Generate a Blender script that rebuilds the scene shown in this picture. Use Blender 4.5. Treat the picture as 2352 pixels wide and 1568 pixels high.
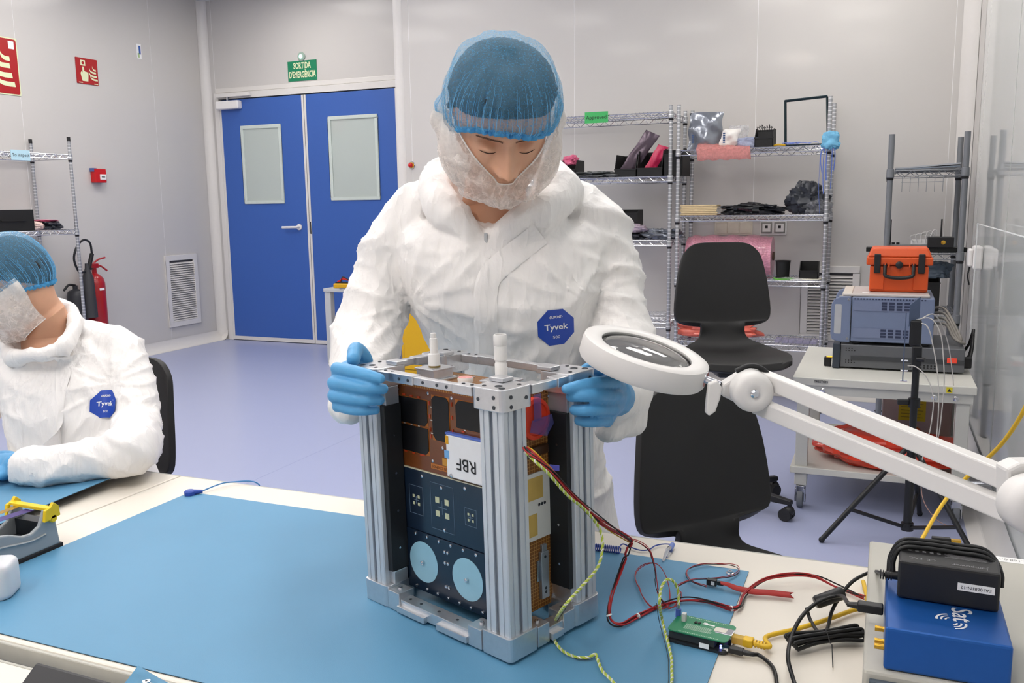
import bpy, bmesh, math, random
import numpy as np
from mathutils import Vector, Matrix
from mathutils.bvhtree import BVHTree
for o in list(bpy.data.objects): bpy.data.objects.remove(o, do_unlink=True)
SC = bpy.context.scene
COL = SC.collection
rnd = random.Random(7)

# ---------------------------------------------------------------- camera
cam_d = bpy.data.cameras.new('camera'); cam_d.sensor_width = 36.0; cam_d.lens = 31.19
cam_d.clip_start = .02; cam_d.clip_end = 60
cam = bpy.data.objects.new('camera', cam_d); COL.objects.link(cam)
YAW, PITCH, ROLL = -.3977, -.15458, -.01467
def cam_axes():
    cy, sy, cp, sp = math.cos(YAW), math.sin(YAW), math.cos(PITCH), math.sin(PITCH)
    f = Vector((sy*cp, cy*cp, sp)); r = Vector((cy, -sy, 0)); u = r.cross(f)
    c, s = math.cos(ROLL), math.sin(ROLL)
    return c*r + s*u, -s*r + c*u, f
_r, _u, _f = cam_axes()
m = Matrix((_r, _u, -_f)).transposed().to_4x4(); m.translation = (0, 0, 1.37)
cam.matrix_world = m
SC.camera = cam

# ---------------------------------------------------------------- world, exposure
w = bpy.data.worlds.new('world'); SC.world = w; w.use_nodes = True
w.node_tree.nodes['Background'].inputs[0].default_value = (.9, .93, 1, 1)
w.node_tree.nodes['Background'].inputs[1].default_value = .15
vs = SC.view_settings
vs.view_transform = 'Standard'; vs.look = 'None'; vs.gamma = 1.0; vs.use_curve_mapping = False
vs.exposure = -0.06
LIGHT = 14.0         # radiance of the ceiling light panels

# ---------------------------------------------------------------- materials
def lin(c):
    if isinstance(c, str):
        c = tuple(int(c[i:i+2], 16)/255 for i in (0, 2, 4))
    return tuple((x/12.92 if x <= .04045 else ((x+.055)/1.055)**2.4) for x in c)
MATS = {}
def mat(name, col, rough=.5, metal=0., var=.06, vscale=40., bump=0., bscale=200., coat=0., emit=0., alpha=1., trans=0., ior=1.45, spec=.5, sss=0., col2=None, sheen=0.):
    if name in MATS: return MATS[name]
    m = bpy.data.materials.new(name); m.use_nodes = True
    nt = m.node_tree; N = nt.nodes; L = nt.links; b = N['Principled BSDF']
    c = lin(col)
    tc = N.new('ShaderNodeTexCoord')
    nz = N.new('ShaderNodeTexNoise'); nz.inputs['Scale'].default_value = vscale; nz.inputs['Detail'].default_value = 3
    L.new(tc.outputs['Object'], nz.inputs['Vector'])
    mx = N.new('ShaderNodeMix'); mx.data_type = 'RGBA'
    c2 = lin(col2) if col2 else tuple(min(1, x*(1+var)) for x in c)
    c1 = c if col2 else tuple(x*(1-var) for x in c)
    mx.inputs[6].default_value = (*c1, 1); mx.inputs[7].default_value = (*c2, 1)
    L.new(nz.outputs['Fac'], mx.inputs[0]); L.new(mx.outputs[2], b.inputs['Base Color'])
    b.inputs['Roughness'].default_value = rough; b.inputs['Metallic'].default_value = metal
    b.inputs['IOR'].default_value = ior; b.inputs['Specular IOR Level'].default_value = spec
    b.inputs['Coat Weight'].default_value = coat; b.inputs['Coat Roughness'].default_value = .08
    b.inputs['Transmission Weight'].default_value = trans; b.inputs['Alpha'].default_value = alpha
    if sheen: b.inputs['Sheen Weight'].default_value = sheen
    if sss:
        b.inputs['Subsurface Weight'].default_value = sss; b.inputs['Subsurface Radius'].default_value = (.01, .004, .002)
    if emit:
        b.inputs['Emission Color'].default_value = (*c, 1); b.inputs['Emission Strength'].default_value = emit
    if bump:
        n2 = N.new('ShaderNodeTexNoise'); n2.inputs['Scale'].default_value = bscale; n2.inputs['Detail'].default_value = 4
        L.new(tc.outputs['Object'], n2.inputs['Vector'])
        bp = N.new('ShaderNodeBump'); bp.inputs['Strength'].default_value = bump; bp.inputs['Distance'].default_value = .002
        L.new(n2.outputs['Fac'], bp.inputs['Height']); L.new(bp.outputs['Normal'], b.inputs['Normal'])
    MATS[name] = m
    return m
def sheer(name, col, a0, a1, scale, stretch=(1, 1, 1), rough=.7, web=0., gloss=0.):
    """thin translucent film or fleece: noise driven see-through"""
    if name in MATS: return MATS[name]
    m = bpy.data.materials.new(name); m.use_nodes = True
    nt = m.node_tree; N = nt.nodes; L = nt.links; b = N['Principled BSDF']; out = N['Material Output']
    b.inputs['Base Color'].default_value = (*lin(col), 1); b.inputs['Roughness'].default_value = rough
    tl = N.new('ShaderNodeBsdfTranslucent'); tl.inputs[0].default_value = (*lin(col), 1)
    tr = N.new('ShaderNodeBsdfTransparent')
    ms = N.new('ShaderNodeMixShader'); ms.inputs[0].default_value = .35
    L.new(b.outputs[0], ms.inputs[1]); L.new(tl.outputs[0], ms.inputs[2])
    tc = N.new('ShaderNodeTexCoord'); mp = N.new('ShaderNodeMapping'); mp.inputs['Scale'].default_value = stretch
    L.new(tc.outputs['Object'], mp.inputs[0])
    nz = N.new('ShaderNodeTexNoise'); nz.inputs['Scale'].default_value = scale; nz.inputs['Detail'].default_value = 5; nz.inputs['Roughness'].default_value = .65
    L.new(mp.outputs[0], nz.inputs['Vector'])
    mr = N.new('ShaderNodeMapRange'); mr.inputs[1].default_value = .3; mr.inputs[2].default_value = .7
    mr.inputs[3].default_value = a0; mr.inputs[4].default_value = a1
    L.new(nz.outputs['Fac'], mr.inputs[0]); fac = mr.outputs[0]
    for q, wsc in enumerate((abs(web), abs(web)*2.3) if web else ()):
        n3 = N.new('ShaderNodeTexNoise'); n3.inputs['Scale'].default_value = wsc*.7; L.new(mp.outputs[0], n3.inputs['Vector'])
        m3 = N.new('ShaderNodeMix'); m3.data_type = 'RGBA'; m3.inputs[0].default_value = .10; L.new(mp.outputs[0], m3.inputs[6]); L.new(n3.outputs['Color'], m3.inputs[7])
        vz = N.new('ShaderNodeTexVoronoi'); vz.feature = 'DISTANCE_TO_EDGE'; vz.inputs['Scale'].default_value = wsc; L.new(m3.outputs[2], vz.inputs['Vector'])
        m2 = N.new('ShaderNodeMapRange'); m2.inputs[1].default_value = 0; m2.inputs[2].default_value = .09; m2.inputs[3].default_value = .26 if q == 0 else .18; m2.inputs[4].default_value = 0
        L.new(vz.outputs['Distance'], m2.inputs[0])
        ad = N.new('ShaderNodeMath'); ad.operation = 'ADD'; ad.use_clamp = True
        L.new(fac, ad.inputs[0]); L.new(m2.outputs[0], ad.inputs[1]); fac = ad.outputs[0]
    mo = N.new('ShaderNodeMixShader')
    L.new(fac, mo.inputs[0]); L.new(tr.outputs[0], mo.inputs[1]); L.new(ms.outputs[0], mo.inputs[2])
    L.new(mo.outputs[0], out.inputs['Surface'])
    MATS[name] = m
    return m
def gridmat(name, col, line, scale, w=.08, rough=.4, frame=None):
    """square grid of thin lines on a flat board (copper mesh under resin)"""
    m = mat(name, col, rough, var=.1); nt = m.node_tree; N = nt.nodes; L = nt.links; b = N['Principled BSDF']
    tc = N.new('ShaderNodeTexCoord'); sp = N.new('ShaderNodeSeparateXYZ'); L.new(tc.outputs['Object'], sp.inputs[0])
    res = []
    for ax in range(3):
        a = N.new('ShaderNodeMath'); a.operation = 'MULTIPLY'; a.inputs[1].default_value = scale; L.new(sp.outputs[ax], a.inputs[0])
        f = N.new('ShaderNodeMath'); f.operation = 'FRACT'; L.new(a.outputs[0], f.inputs[0])
        l = N.new('ShaderNodeMath'); l.operation = 'LESS_THAN'; l.inputs[1].default_value = w; L.new(f.outputs[0], l.inputs[0]); res.append(l)
    axes = frame or (0, 2)
    mxn = N.new('ShaderNodeMath'); mxn.operation = 'MAXIMUM'; L.new(res[axes[0]].outputs[0], mxn.inputs[0]); L.new(res[axes[1]].outputs[0], mxn.inputs[1])
    old = b.inputs['Base Color'].links[0].from_socket
    mx = N.new('ShaderNodeMix'); mx.data_type = 'RGBA'; mx.inputs[7].default_value = (*lin(line), 1)
    L.new(mxn.outputs[0], mx.inputs[0]); L.new(old, mx.inputs[6]); L.new(mx.outputs[2], b.inputs['Base Color'])
    return m

# ---------------------------------------------------------------- mesh builder
def V3(p): return Vector(p)
def catmull(pts, k=6):
    P = [Vector(p) for p in pts]
    if len(P) < 3 or k < 2: return P
    P = [2*P[0]-P[1]] + P + [2*P[-1]-P[-2]]
    out = []
    for i in range(1, len(P)-2):
        a, b, c, d = P[i-1:i+3]
        for j in range(k):
            t = j/k
            out.append(.5*((2*b)+(c-a)*t+(2*a-5*b+4*c-d)*t*t+(3*b-a-3*c+d)*t**3))
    out.append(P[-2]); return out
def frame_from(d):
    d = d.normalized(); a = Vector((0, 0, 1)) if abs(d.z) < .95 else Vector((1, 0, 0))
    x = a.cross(d).normalized(); return x, d.cross(x)
class MB:
    def __init__(s, T=None): s.v = []; s.f = []; s.T = T
    def add(s, vs, fs):
        n = len(s.v)
        if s.T is not None: vs = [s.T @ Vector(p) for p in vs]
        s.v += [tuple(p) for p in vs]; s.f += [tuple(i+n for i in f) for f in fs]
    def box(s, c, d, R=None):
        hx, hy, hz = d[0]/2, d[1]/2, d[2]/2; c = Vector(c)
        vs = [Vector((x, y, z)) for z in (-hz, hz) for y in (-hy, hy) for x in (-hx, hx)]
        if R is not None: vs = [R @ p for p in vs]
        s.add([c+p for p in vs], [(0, 2, 3, 1), (4, 5, 7, 6), (0, 1, 5, 4), (2, 6, 7, 3), (0, 4, 6, 2), (1, 3, 7, 5)]); return s
    def bx(s, x0, x1, y0, y1, z0, z1):
        return s.box(((x0+x1)/2, (y0+y1)/2, (z0+z1)/2), (x1-x0, y1-y0, z1-z0))
    def hexa(s, b, t):  # bottom quad, top quad (both ccw seen from above)
        s.add(list(b)+list(t), [(3, 2, 1, 0), (4, 5, 6, 7)]+[(i, (i+1) % 4, 4+(i+1) % 4, 4+i) for i in range(4)]); return s
    def cyl(s, p0, p1, r0, r1=None, n=16, cap=True):
        r1 = r0 if r1 is None else r1; p0 = Vector(p0); p1 = Vector(p1); x, y = frame_from(p1-p0)
        vs = []
        for p, r in ((p0, r0), (p1, r1)):
            for i in range(n):
                a = 2*math.pi*i/n; vs.append(p+(x*math.cos(a)+y*math.sin(a))*r)
        fs = [(i, (i+1) % n, n+(i+1) % n, n+i) for i in range(n)]
        if cap: fs += [tuple(range(n-1, -1, -1)), tuple(range(n, 2*n))]
        s.add(vs, fs); return s
    def tube(s, pts, r, n=8, k=5, closed=False, cap=True):
        P = catmull(pts, k) if k > 1 else [Vector(p) for p in pts]
        m = len(P); rs = r if isinstance(r, (list, tuple)) else None
        x = None; vs = []
        for i, p in enumerate(P):
            d = (P[min(i+1, m-1)]-P[max(i-1, 0)])
            if d.length < 1e-9: d = Vector((0, 0, 1))
            d.normalize()
            if x is None: x, y = frame_from(d)
            x = (x-d*x.dot(d))
            x = x.normalized() if x.length > 1e-6 else frame_from(d)[0]
            y = d.cross(x)
            if rs:
                t = i/(m-1)*(len(rs)-1); j = min(int(t), len(rs)-2); rr = rs[j]+(rs[j+1]-rs[j])*(t-j)
            else: rr = r
            for q in range(n):
                a = 2*math.pi*q/n; vs.append(p+(x*math.cos(a)+y*math.sin(a))*rr)
        fs = [(i*n+q, i*n+(q+1) % n, (i+1)*n+(q+1) % n, (i+1)*n+q) for i in range(m-1) for q in range(n)]
        if cap: fs += [tuple(range(n-1, -1, -1)), tuple(range((m-1)*n, m*n))]
        s.add(vs, fs); return s
    def lathe(s, prof, o=(0, 0, 0), axis=(0, 0, 1), n=24):
        o = Vector(o); ax = Vector(axis).normalized(); x, y = frame_from(ax); vs = []; fs = []
        for r, h in prof:
            for i in range(n):
                a = 2*math.pi*i/n; vs.append(o+ax*h+(x*math.cos(a)+y*math.sin(a))*r)
        for j in range(len(prof)-1):
            fs += [(j*n+i, j*n+(i+1) % n, (j+1)*n+(i+1) % n, (j+1)*n+i) for i in range(n)]
        if prof[0][0] > 1e-6: fs.append(tuple(range(n-1, -1, -1)))
        if prof[-1][0] > 1e-6: fs.append(tuple(range((len(prof)-1)*n, len(prof)*n)))
        s.add(vs, fs); return s
    def prism(s, poly, o, ex, ey, depth):
        """polygon in plane (ex, ey) through o, extruded along ex x ey by depth"""
        o = Vector(o); ex = Vector(ex); ey = Vector(ey); nz = ex.cross(ey).normalized()*depth; n = len(poly)
        a = [o+ex*p[0]+ey*p[1] for p in poly]
        s.add(a+[p+nz for p in a], [tuple(range(n-1, -1, -1)), tuple(range(n, 2*n))]+[(i, (i+1) % n, n+(i+1) % n, n+i) for i in range(n)]); return s
    def ball(s, c, r, n=16, m=10, R=None):
        c = Vector(c); r = (r, r, r) if not isinstance(r, (tuple, list)) else r
        vs = []; fs = []
        for j in range(m+1):
            t = math.pi*j/m
            for i in range(n):
                a = 2*math.pi*i/n
                p = Vector((r[0]*math.sin(t)*math.cos(a), r[1]*math.sin(t)*math.sin(a), r[2]*math.cos(t)))
                vs.append(c+(R @ p if R is not None else p))
        for j in range(m):
            fs += [(j*n+i, (j+1)*n+i, (j+1)*n+(i+1) % n, j*n+(i+1) % n) for i in range(n)]
        s.add(vs, fs); return s
    def grid(s, P):  # P[j][i] points
        h = len(P); wd = len(P[0])
        s.add([p for row in P for p in row], [(j*wd+i, j*wd+i+1, (j+1)*wd+i+1, (j+1)*wd+i) for j in range(h-1) for i in range(wd-1)]); return s
    def mesh(s, name='m'):
        me = bpy.data.meshes.new(name); me.from_pydata(s.v, [], s.f); me.update(); return me
    def build(s, name, mt, parent=None, smooth=None, bevel=0., solid=0., label=None, sub=0, mesh=None):
        org = ORG.get(parent.name, Vector((0, 0, 0))) if parent is not None else None
        if org is None:
            A = np.array(s.v); lo = A.min(0); hi = A.max(0); org = Vector(((lo[0]+hi[0])/2, (lo[1]+hi[1])/2, lo[2]))
        me = bpy.data.meshes.new(name); me.from_pydata([(p[0]-org.x, p[1]-org.y, p[2]-org.z) for p in s.v], [], s.f)
        bm = bmesh.new(); bm.from_mesh(me)
        bmesh.ops.remove_doubles(bm, verts=bm.verts, dist=1e-6); bmesh.ops.recalc_face_normals(bm, faces=bm.faces); bm.to_mesh(me); bm.free()
        o = bpy.data.objects.new(name, me); COL.objects.link(o)
        me.materials.append(mt)
        if smooth is not None:
            me.polygons.foreach_set('use_smooth', [True]*len(me.polygons)); me.set_sharp_from_angle(angle=math.radians(smooth))
        if solid:
            md = o.modifiers.new('solid', 'SOLIDIFY'); md.thickness = solid; md.offset = 0
        if bevel:
            md = o.modifiers.new('bevel', 'BEVEL'); md.width = bevel; md.segments = 2; md.limit_method = 'ANGLE'; md.angle_limit = math.radians(40)
        if sub:
            md = o.modifiers.new('sub', 'SUBSURF'); md.levels = sub; md.render_levels = sub
        if parent is None: o.location = org; ORG[o.name] = org
        else: o.parent = parent; ORG[o.name] = org
        if label: o['label'] = label
        return o
ORG = {}
def thing(name, label, cat, loc=(0, 0, 0), local=False, rotz=0., group=None, kind=None):
    o = bpy.data.objects.new(name, None); COL.objects.link(o); o.empty_display_size = .05
    o.location = loc; o.rotation_euler = (0, 0, rotz)
    ORG[o.name] = Vector((0, 0, 0)) if local else Vector(loc)
    return tag(o, label, cat, group, kind)
def tag(o, label, cat=None, group=None, kind=None):
    o['label'] = label
    if cat: o['category'] = cat
    if group: o['group'] = group
    if kind: o['kind'] = kind
    return o
def struct(o, label): o['label'] = label; o['kind'] = 'structure'; return o
def dup(root, loc=None, rotz=None, label=None):
    r = root.copy(); COL.objects.link(r)
    if loc is not None: r.location = loc
    if rotz is not None: r.rotation_euler = (0, 0, rotz)
    if label: r['label'] = label
    def kids(a, b):
        for ch in a.children:
            c = ch.copy(); COL.objects.link(c); c.parent = b; c.matrix_parent_inverse = ch.matrix_parent_inverse.copy(); kids(ch, c)
    kids(root, r); return r
def text_mesh(txt, size=1., bold=0., cx=True):
    """flat lettering as (verts, faces) in the xy plane, centred"""
    cu = bpy.data.curves.new('t', 'FONT'); cu.body = txt; cu.size = size; cu.align_x = 'CENTER'; cu.align_y = 'CENTER'; cu.offset = bold; cu.resolution_u = 3
    o = bpy.data.objects.new('t', cu); COL.objects.link(o)
    dg = bpy.context.evaluated_depsgraph_get(); me = bpy.data.meshes.new_from_object(o.evaluated_get(dg))
    vs = [tuple(v.co) for v in me.vertices]; fs = [tuple(p.vertices) for p in me.polygons]
    bpy.data.objects.remove(o); bpy.data.meshes.remove(me); return vs, fs
def lettering(txt, o, ex, ey, size, mt, parent, name='lettering', bold=0., sx=1., lift=.0006, width=None):
    vs, fs = text_mesh(txt, 1., bold)
    xs = [v[0] for v in vs]; W = max(xs)-min(xs)
    if width: sx = width/(W*size)
    o = Vector(o); ex = Vector(ex).normalized(); ey = Vector(ey).normalized(); n = ex.cross(ey)
    b = MB(); b.add([o+ex*(v[0]*size*sx)+ey*(v[1]*size)+n*lift for v in vs], fs)
    return b.build(name, mt, parent)
def rrect(w, h, r, n=5, cx=0, cy=0):
    out = []
    for sx, sy, a0 in ((1, 1, 0), (-1, 1, 90), (-1, -1, 180), (1, -1, 270)):
        for i in range(n+1):
            a = math.radians(a0+90*i/n); out.append((cx+sx*(w/2-r)+r*math.cos(a), cy+sy*(h/2-r)+r*math.sin(a)))
    return out
def Rz(a): return Matrix.Rotation(a, 3, 'Z')
X, Y, Z = Vector((1, 0, 0)), Vector((0, 1, 0)), Vector((0, 0, 1))

# shared materials
white_wall = mat('wall_panel_white', 'cac7c3', .38, var=.015, vscale=3, coat=.15)
trim_white = mat('trim_white', 'dcd9d5', .35, var=.02)
alu = mat('brushed_aluminium', 'd6d7da', .34, .9, var=.08, vscale=120, bump=.1, bscale=300)
alu_matte = mat('anodised_aluminium', 'aeb6bf', .42, .75, var=.05, vscale=60)
chrome = mat('chrome', 'd4d5da', .16, 1., var=.04)
steel = mat('steel', 'b9bcc2', .25, 1.)
black_pl = mat('black_plastic', '1c1c1e', .45, var=.15)
black_esd = mat('black_esd_plastic', '151516', .6, var=.15)
dark_rub = mat('dark_rubber', '222224', .7, var=.1)
white_pl = mat('white_plastic', 'eceae8', .4, var=.02)
ink_black = mat('black_print', '1d1d20', .6)
ink_white = mat('white_print', 'f0f0f0', .5)
table_top = mat('table_laminate', 'dfd9ce', .42, var=.02, vscale=8)
table_edge = mat('table_edge_strip', 'b9b8b0', .5)
grey_metal = mat('light_grey_metal', 'bfc1c2', .45, .0, var=.03)
grey_post = mat('grey_epoxy', '7d8085', .45, .3)
red_pl = mat('red_plastic', 'c4161c', .35)


# ================================================================ SETTING
XL, XR, YD, YB, YN, HC = -6.42, .48, 7.37, 6.44, -2.6, 3.40
XRET = -3.69
floor_m = mat('vinyl_floor_lavender', 'a2a9c8', .36, var=.035, vscale=180, coat=.1)
o = MB().bx(XL-.1, XR+.1, YN-.1, YD+.1, -.06, 0).build('floor', floor_m); struct(o, 'lavender blue vinyl floor of the clean room')
ceil_m = mat('ceiling_white', 'd6d8dc', .6, var=.01)
o = MB().bx(XL-.1, XR+.1, YN-.1, YD+.1, HC, HC+.06).build('ceiling', ceil_m); struct(o, 'flat white panel ceiling')
joint_m = mat('panel_joint', 'f0efee', .4)
def panel_wall(name, label, axis, pos, out, a0, a1, joints, z0=0, z1=HC, th=.1, holes=None):
    """backing wall plus proud panels between joints; axis 'x' = wall at x=pos running along y"""
    b = MB()
    sgn = out
    def slab(b, u0, u1, d0, d1, za, zb):
        lo, hi = sorted((pos+sgn*d0, pos+sgn*d1))
        if axis == 'x': b.bx(lo, hi, u0, u1, za, zb)
        else: b.bx(u0, u1, lo, hi, za, zb)
    if holes: hx0, hx1, hz = holes
    if holes:
        slab(b, a0, hx0, -th, -.0012, z0, z1); slab(b, hx1, a1, -th, -.0012, z0, z1); slab(b, hx0, hx1, -th, -.0012, hz, z1)
    else: slab(b, a0, a1, -th, -.0012, z0, z1)
    w = struct(b.build(name, joint_m), label)
    js = [a0]+list(joints)+[a1]
    for u0, u1 in zip(js[:-1], js[1:]):
        segs = [(u0, u1, z0, z1)]
        if holes:
            segs = []
            if u0 < hx0: segs.append((u0, min(u1, hx0), z0, z1))
            if u1 > hx1: segs.append((max(u0, hx1), u1, z0, z1))
            m0, m1 = max(u0, hx0), min(u1, hx1)
            if m1 > m0: segs.append((m0, m1, hz, z1))
        for s0, s1, za, zb in segs:
            b = MB(); slab(b, s0+.002, s1-.002, -.0012, 0, za, zb); b.build('panel', white_wall, w)
    return w
wl = panel_wall('wall_left', 'white panelled wall carrying the red fire signs', 'x', XL, 1, YN, YD, (-1.7, -.4, .9, 2.2, 3.6, 5.23, 6.66))
wd = panel_wall('wall_back_door', 'white wall around the blue double door', 'y', YD, -1, XL, XRET, (-6.36,), holes=(-6.30, -4.13, 2.47))
wb = panel_wall('wall_back', 'white wall behind the wire shelves', 'y', YB, -1, XRET, XR, (-3.555, -2.174, -.862, .35))
struct(MB().bx(XRET, XRET+.09, YB+.03, YD, 0, HC).build('wall_return', white_wall), 'short return wall beside the blue double door')
struct(MB().bx(XL, XR, YN-.1, YN, 0, HC).build('wall_front', white_wall), 'white wall behind the camera')
# right wall: solid end strip, then glazing
struct(MB().bx(XR, XR+.1, 6.0, YB, 0, HC).build('wall_right', white_wall), 'white end strip of the glazed right wall')
glaze_m = mat('glazing_grey_green', 'c8ccca', .04, var=.02, spec=.6, ior=1.5)
wn = struct(MB().bx(XR+.012, XR+.1, YN, 6.0, .0, HC).build('window_1', trim_white), 'glossy glazed wall on the right reflecting the grey shelf')
for y0, y1 in ((4.4, 5.99), (2.7, 4.385), (1.0, 2.685), (-.7, .985), (YN, -.715)):
    MB().bx(XR+.002, XR+.012, y0, y1, .1, HC).build('pane', glaze_m, wn)
# rounded corner trims
def cove_v(name, label, cx, cy, sx, sy, r=.07, z0=0, z1=HC):
    b = MB(); n = 8; pts = []
    for i in range(n+1):
        a = math.pi/2*i/n
        pts.append((cx+sx*(r-r*math.cos(a)), cy+sy*(r-r*math.sin(a))))
    b.grid([[(x, y, z0) for x, y in pts], [(x, y, z1) for x, y in pts]])
    struct(b.build(name, trim_white, smooth=60), label)
cove_v('trim_1', 'rounded white corner strip left of the blue door', XL+.002, YD-.002, 1, -1)
cove_v('trim_2', 'rounded white corner strip between shelf wall and glazing', XR-.002, YB-.002, -1, -1, .09)
b = MB(); n = 8
b.cyl((XRET+.04, YB+.04, 0), (XRET+.04, YB+.04, HC), .055, n=24)
struct(b.build('trim_3', trim_white, smooth=50), 'rounded white corner post right of the blue door')
def cove_base(name, label, p0, p1, nrm, r=.085):
    p0 = Vector(p0); p1 = Vector(p1); nrm = Vector(nrm); rows = []
    for p in (p0, p1):
        row = [p+nrm*.004+Z*(r+.012)]
        for i in range(8):
            a = math.pi/2*i/7; row.append(p+nrm*(.004+r-r*math.cos(a))+Z*(.001+r-r*math.sin(a)))
        rows.append(row)
    struct(MB().grid(rows).build(name, trim_white, smooth=60), label)
cove_base('baseboard_left', 'white coved skirting along the left wall', (XL, YN, 0), (XL, YD, 0), (1, 0, 0))
cove_base('baseboard_back', 'white coved skirting under the wire shelves', (XRET-.01, YB, 0), (XR, YB, 0), (0, -1, 0))
cove_base('baseboard_right', 'white coved skirting along the glazed wall', (XR, YN, 0), (XR, YB, 0), (-1, 0, 0), .11)
cove_base('baseboard_door', 'short white coved skirting left of the blue door', (XL, YD, 0), (-6.33, YD, 0), (0, -1, 0))
struct(MB().bx(-2.9, -2.897, 3.0, 6.3, 0, .0006).build('trim_4', mat('floor_weld', '9aa2c4', .4)), 'thin welded seam in the vinyl floor')

# ceiling lights: a grid, one by the door, the rest added for brightness
lamp_m = mat('light_diffuser', 'fffaf4', .5, var=0, emit=LIGHT)
k = 0
lights = [(x, y) for y in (-1.3, .9, 3.0, 5.1) for x in (-5.3, -3.3, -1.2) if (x, y) not in ((-1.2, .9), (-1.2, 5.1))] + [(-5.0, 6.45), (-.35, 2.0), (-2.2, 2.0), (-.35, .0), (-2.2, -.2), (-1.4, -.9), (-4.4, 4.1), (-2.3, 4.1), (-.4, 4.2), (-.25, 5.6), (-5.4, 4.1)]
where = ['front', 'camera', 'middle', 'shelf']
for i, (x, y) in enumerate(lights):
    L = thing('ceiling_light', 'square white ceiling light panel out of view, grid and added fill', 'light', (x, y, HC), group='ceiling light panels')
    MB().bx(x-.33, x+.33, y-.33, y+.33, HC-.012, HC-.001).build('frame', trim_white, L)
    MB().bx(x-.30, x+.30, y-.30, y+.30, HC-.016, HC-.011).build('diffuser', lamp_m, L)

# double door
blue_door = mat('blue_door_laminate', '3a62b0', .42, var=.03, vscale=60)
glass_door = mat('door_window_glass', 'b9c3be', .08, var=.03, vscale=2, coat=.5)
pane_edge = mat('door_window_frame', 'ccd6d0', .4)
fr = struct(MB().bx(-6.30, -6.245, YD-.03, YD+.06, 0, 2.44).bx(-4.19, -4.13, YD-.03, YD+.06, 0, 2.44).bx(-6.30, -4.13, YD-.03, YD+.06, 2.44, 2.50).build('trim_5', trim_white, bevel=.004), 'white frame around the blue double door')
struct(MB().bx(-6.30, -4.13, YD-.006, YD+.04, 2.505, 2.55).build('trim_6', trim_white, bevel=.004), 'white lintel strip over the blue double door')
struct(MB().bx(-6.32, -4.1, YD+.05, YD+.09, 0, 2.5).build('wall_behind_door', white_wall), 'white infill behind the blue double door')
def leaf(name, label, x0, x1, wx0, wx1, wz0, wz1):
    y0 = YD-.022
    b = MB().bx(x0, x1, y0, y0+.045, .012, 2.43)
    d = struct(b.build(name, blue_door, bevel=.003), label)
    for q_ in ((x0, x0+.022, .046, 2.43), (x1-.022, x1, .046, 2.43), (x0, x1, .008, .045)): MB().bx(q_[0], q_[1], y0-.004, y0+.03, q_[2], q_[3]).build('edge_strip', trim_white, d)
    cx, cz, w, h = (wx0+wx1)/2, (wz0+wz1)/2, wx1-wx0, wz1-wz0
    wf = MB()
    for a, c in ((rrect(w, h, .02), None),): pass
    t = .032
    wf.bx(wx0, wx1, y0-.012, y0, wz1-t, wz1).bx(wx0, wx1, y0-.012, y0, wz0, wz0+t).bx(wx0, wx0+t, y0-.012, y0, wz0+t, wz1-t).bx(wx1-t, wx1, y0-.012, y0, wz0+t, wz1-t)
    f = wf.build('window_frame', pane_edge, d, bevel=.004)
    MB().bx(wx0+t, wx1-t, y0-.003, y0-.001, wz0+t, wz1-t).build('pane', glass_door, f)
    return d, y0
dl, y0 = leaf('door_1', 'left blue door leaf with lever handle and closer', -6.243, -5.228, -5.99, -5.505, 1.40, 2.17)
hd = MB().cyl((-5.345, y0, 1.167), (-5.345, y0-.012, 1.167), .03, n=20).tube([(-5.345, y0-.01, 1.167), (-5.345, y0-.05, 1.167), (-5.37, y0-.06, 1.167), (-5.51, y0-.06, 1.165)], .012, 10).build('handle', white_pl, dl, smooth=50)
MB().bx(-6.235, -5.96, y0-.07, y0, 2.335, 2.415).build('closer_body', white_pl, dl, bevel=.01)
MB().bx(-6.24, -5.83, y0-.05, y0-.02, 2.452, 2.487).build('closer_rail', trim_white, dl, bevel=.003)
MB().box((-6.1, y0-.04, 2.43), (.02, .02, .05)).build('closer_arm', steel, dl)
dr, y0 = leaf('door_2', 'right blue door leaf with window, partly hidden by the return wall', -5.222, -4.195, -4.955, -4.41, 1.42, 2.21)
MB().bx(-5.218, -5.206, y0-.006, y0, 1.10, 1.22).build('lock_plate', black_pl, dr)

# exit sign and emergency lamp
green = mat('sign_green', '16815a', .45, var=.02); lumi = mat('photoluminescent', 'dfe6bd', .5, var=.02)
s = thing('exit_sign', 'green SORTIDA D\'EMERGÈNCIA exit sign above the blue door', 'sign', (-5.236, YD, 2.56))
MB().bx(-5.402, -5.071, YD-.006, YD-.0005, 2.562, 2.748).build('plate', green, s)
ty = YD-.0065
lettering('SORTIDA', (-5.236, ty, 2.701), X, Z, .078, lumi, s, bold=.03, width=.20)
lettering("D'EMERGÈNCIA", (-5.236, ty, 2.618), X, Z, .082, lumi, s, bold=.03, width=.305)
e = thing('emergency_light', 'small round emergency lamp with green glow above exit sign', 'lamp', (-5.236, YD, 2.785))
MB().lathe([(.04, 0), (.042, .012), (.036, .018), (.02, .019)], (-5.236, YD, 2.785), (0, -1, 0)).build('ring', mat('lamp_ring', '9db3a6', .4), e, smooth=40)
MB().lathe([(.02, .0), (.019, .021), (.0, .024)], (-5.236, YD, 2.785), (0, -1, 0)).build('lens', mat('green_lens', 'b8ffe0', .3, emit=2.0), e, smooth=40)

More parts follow.
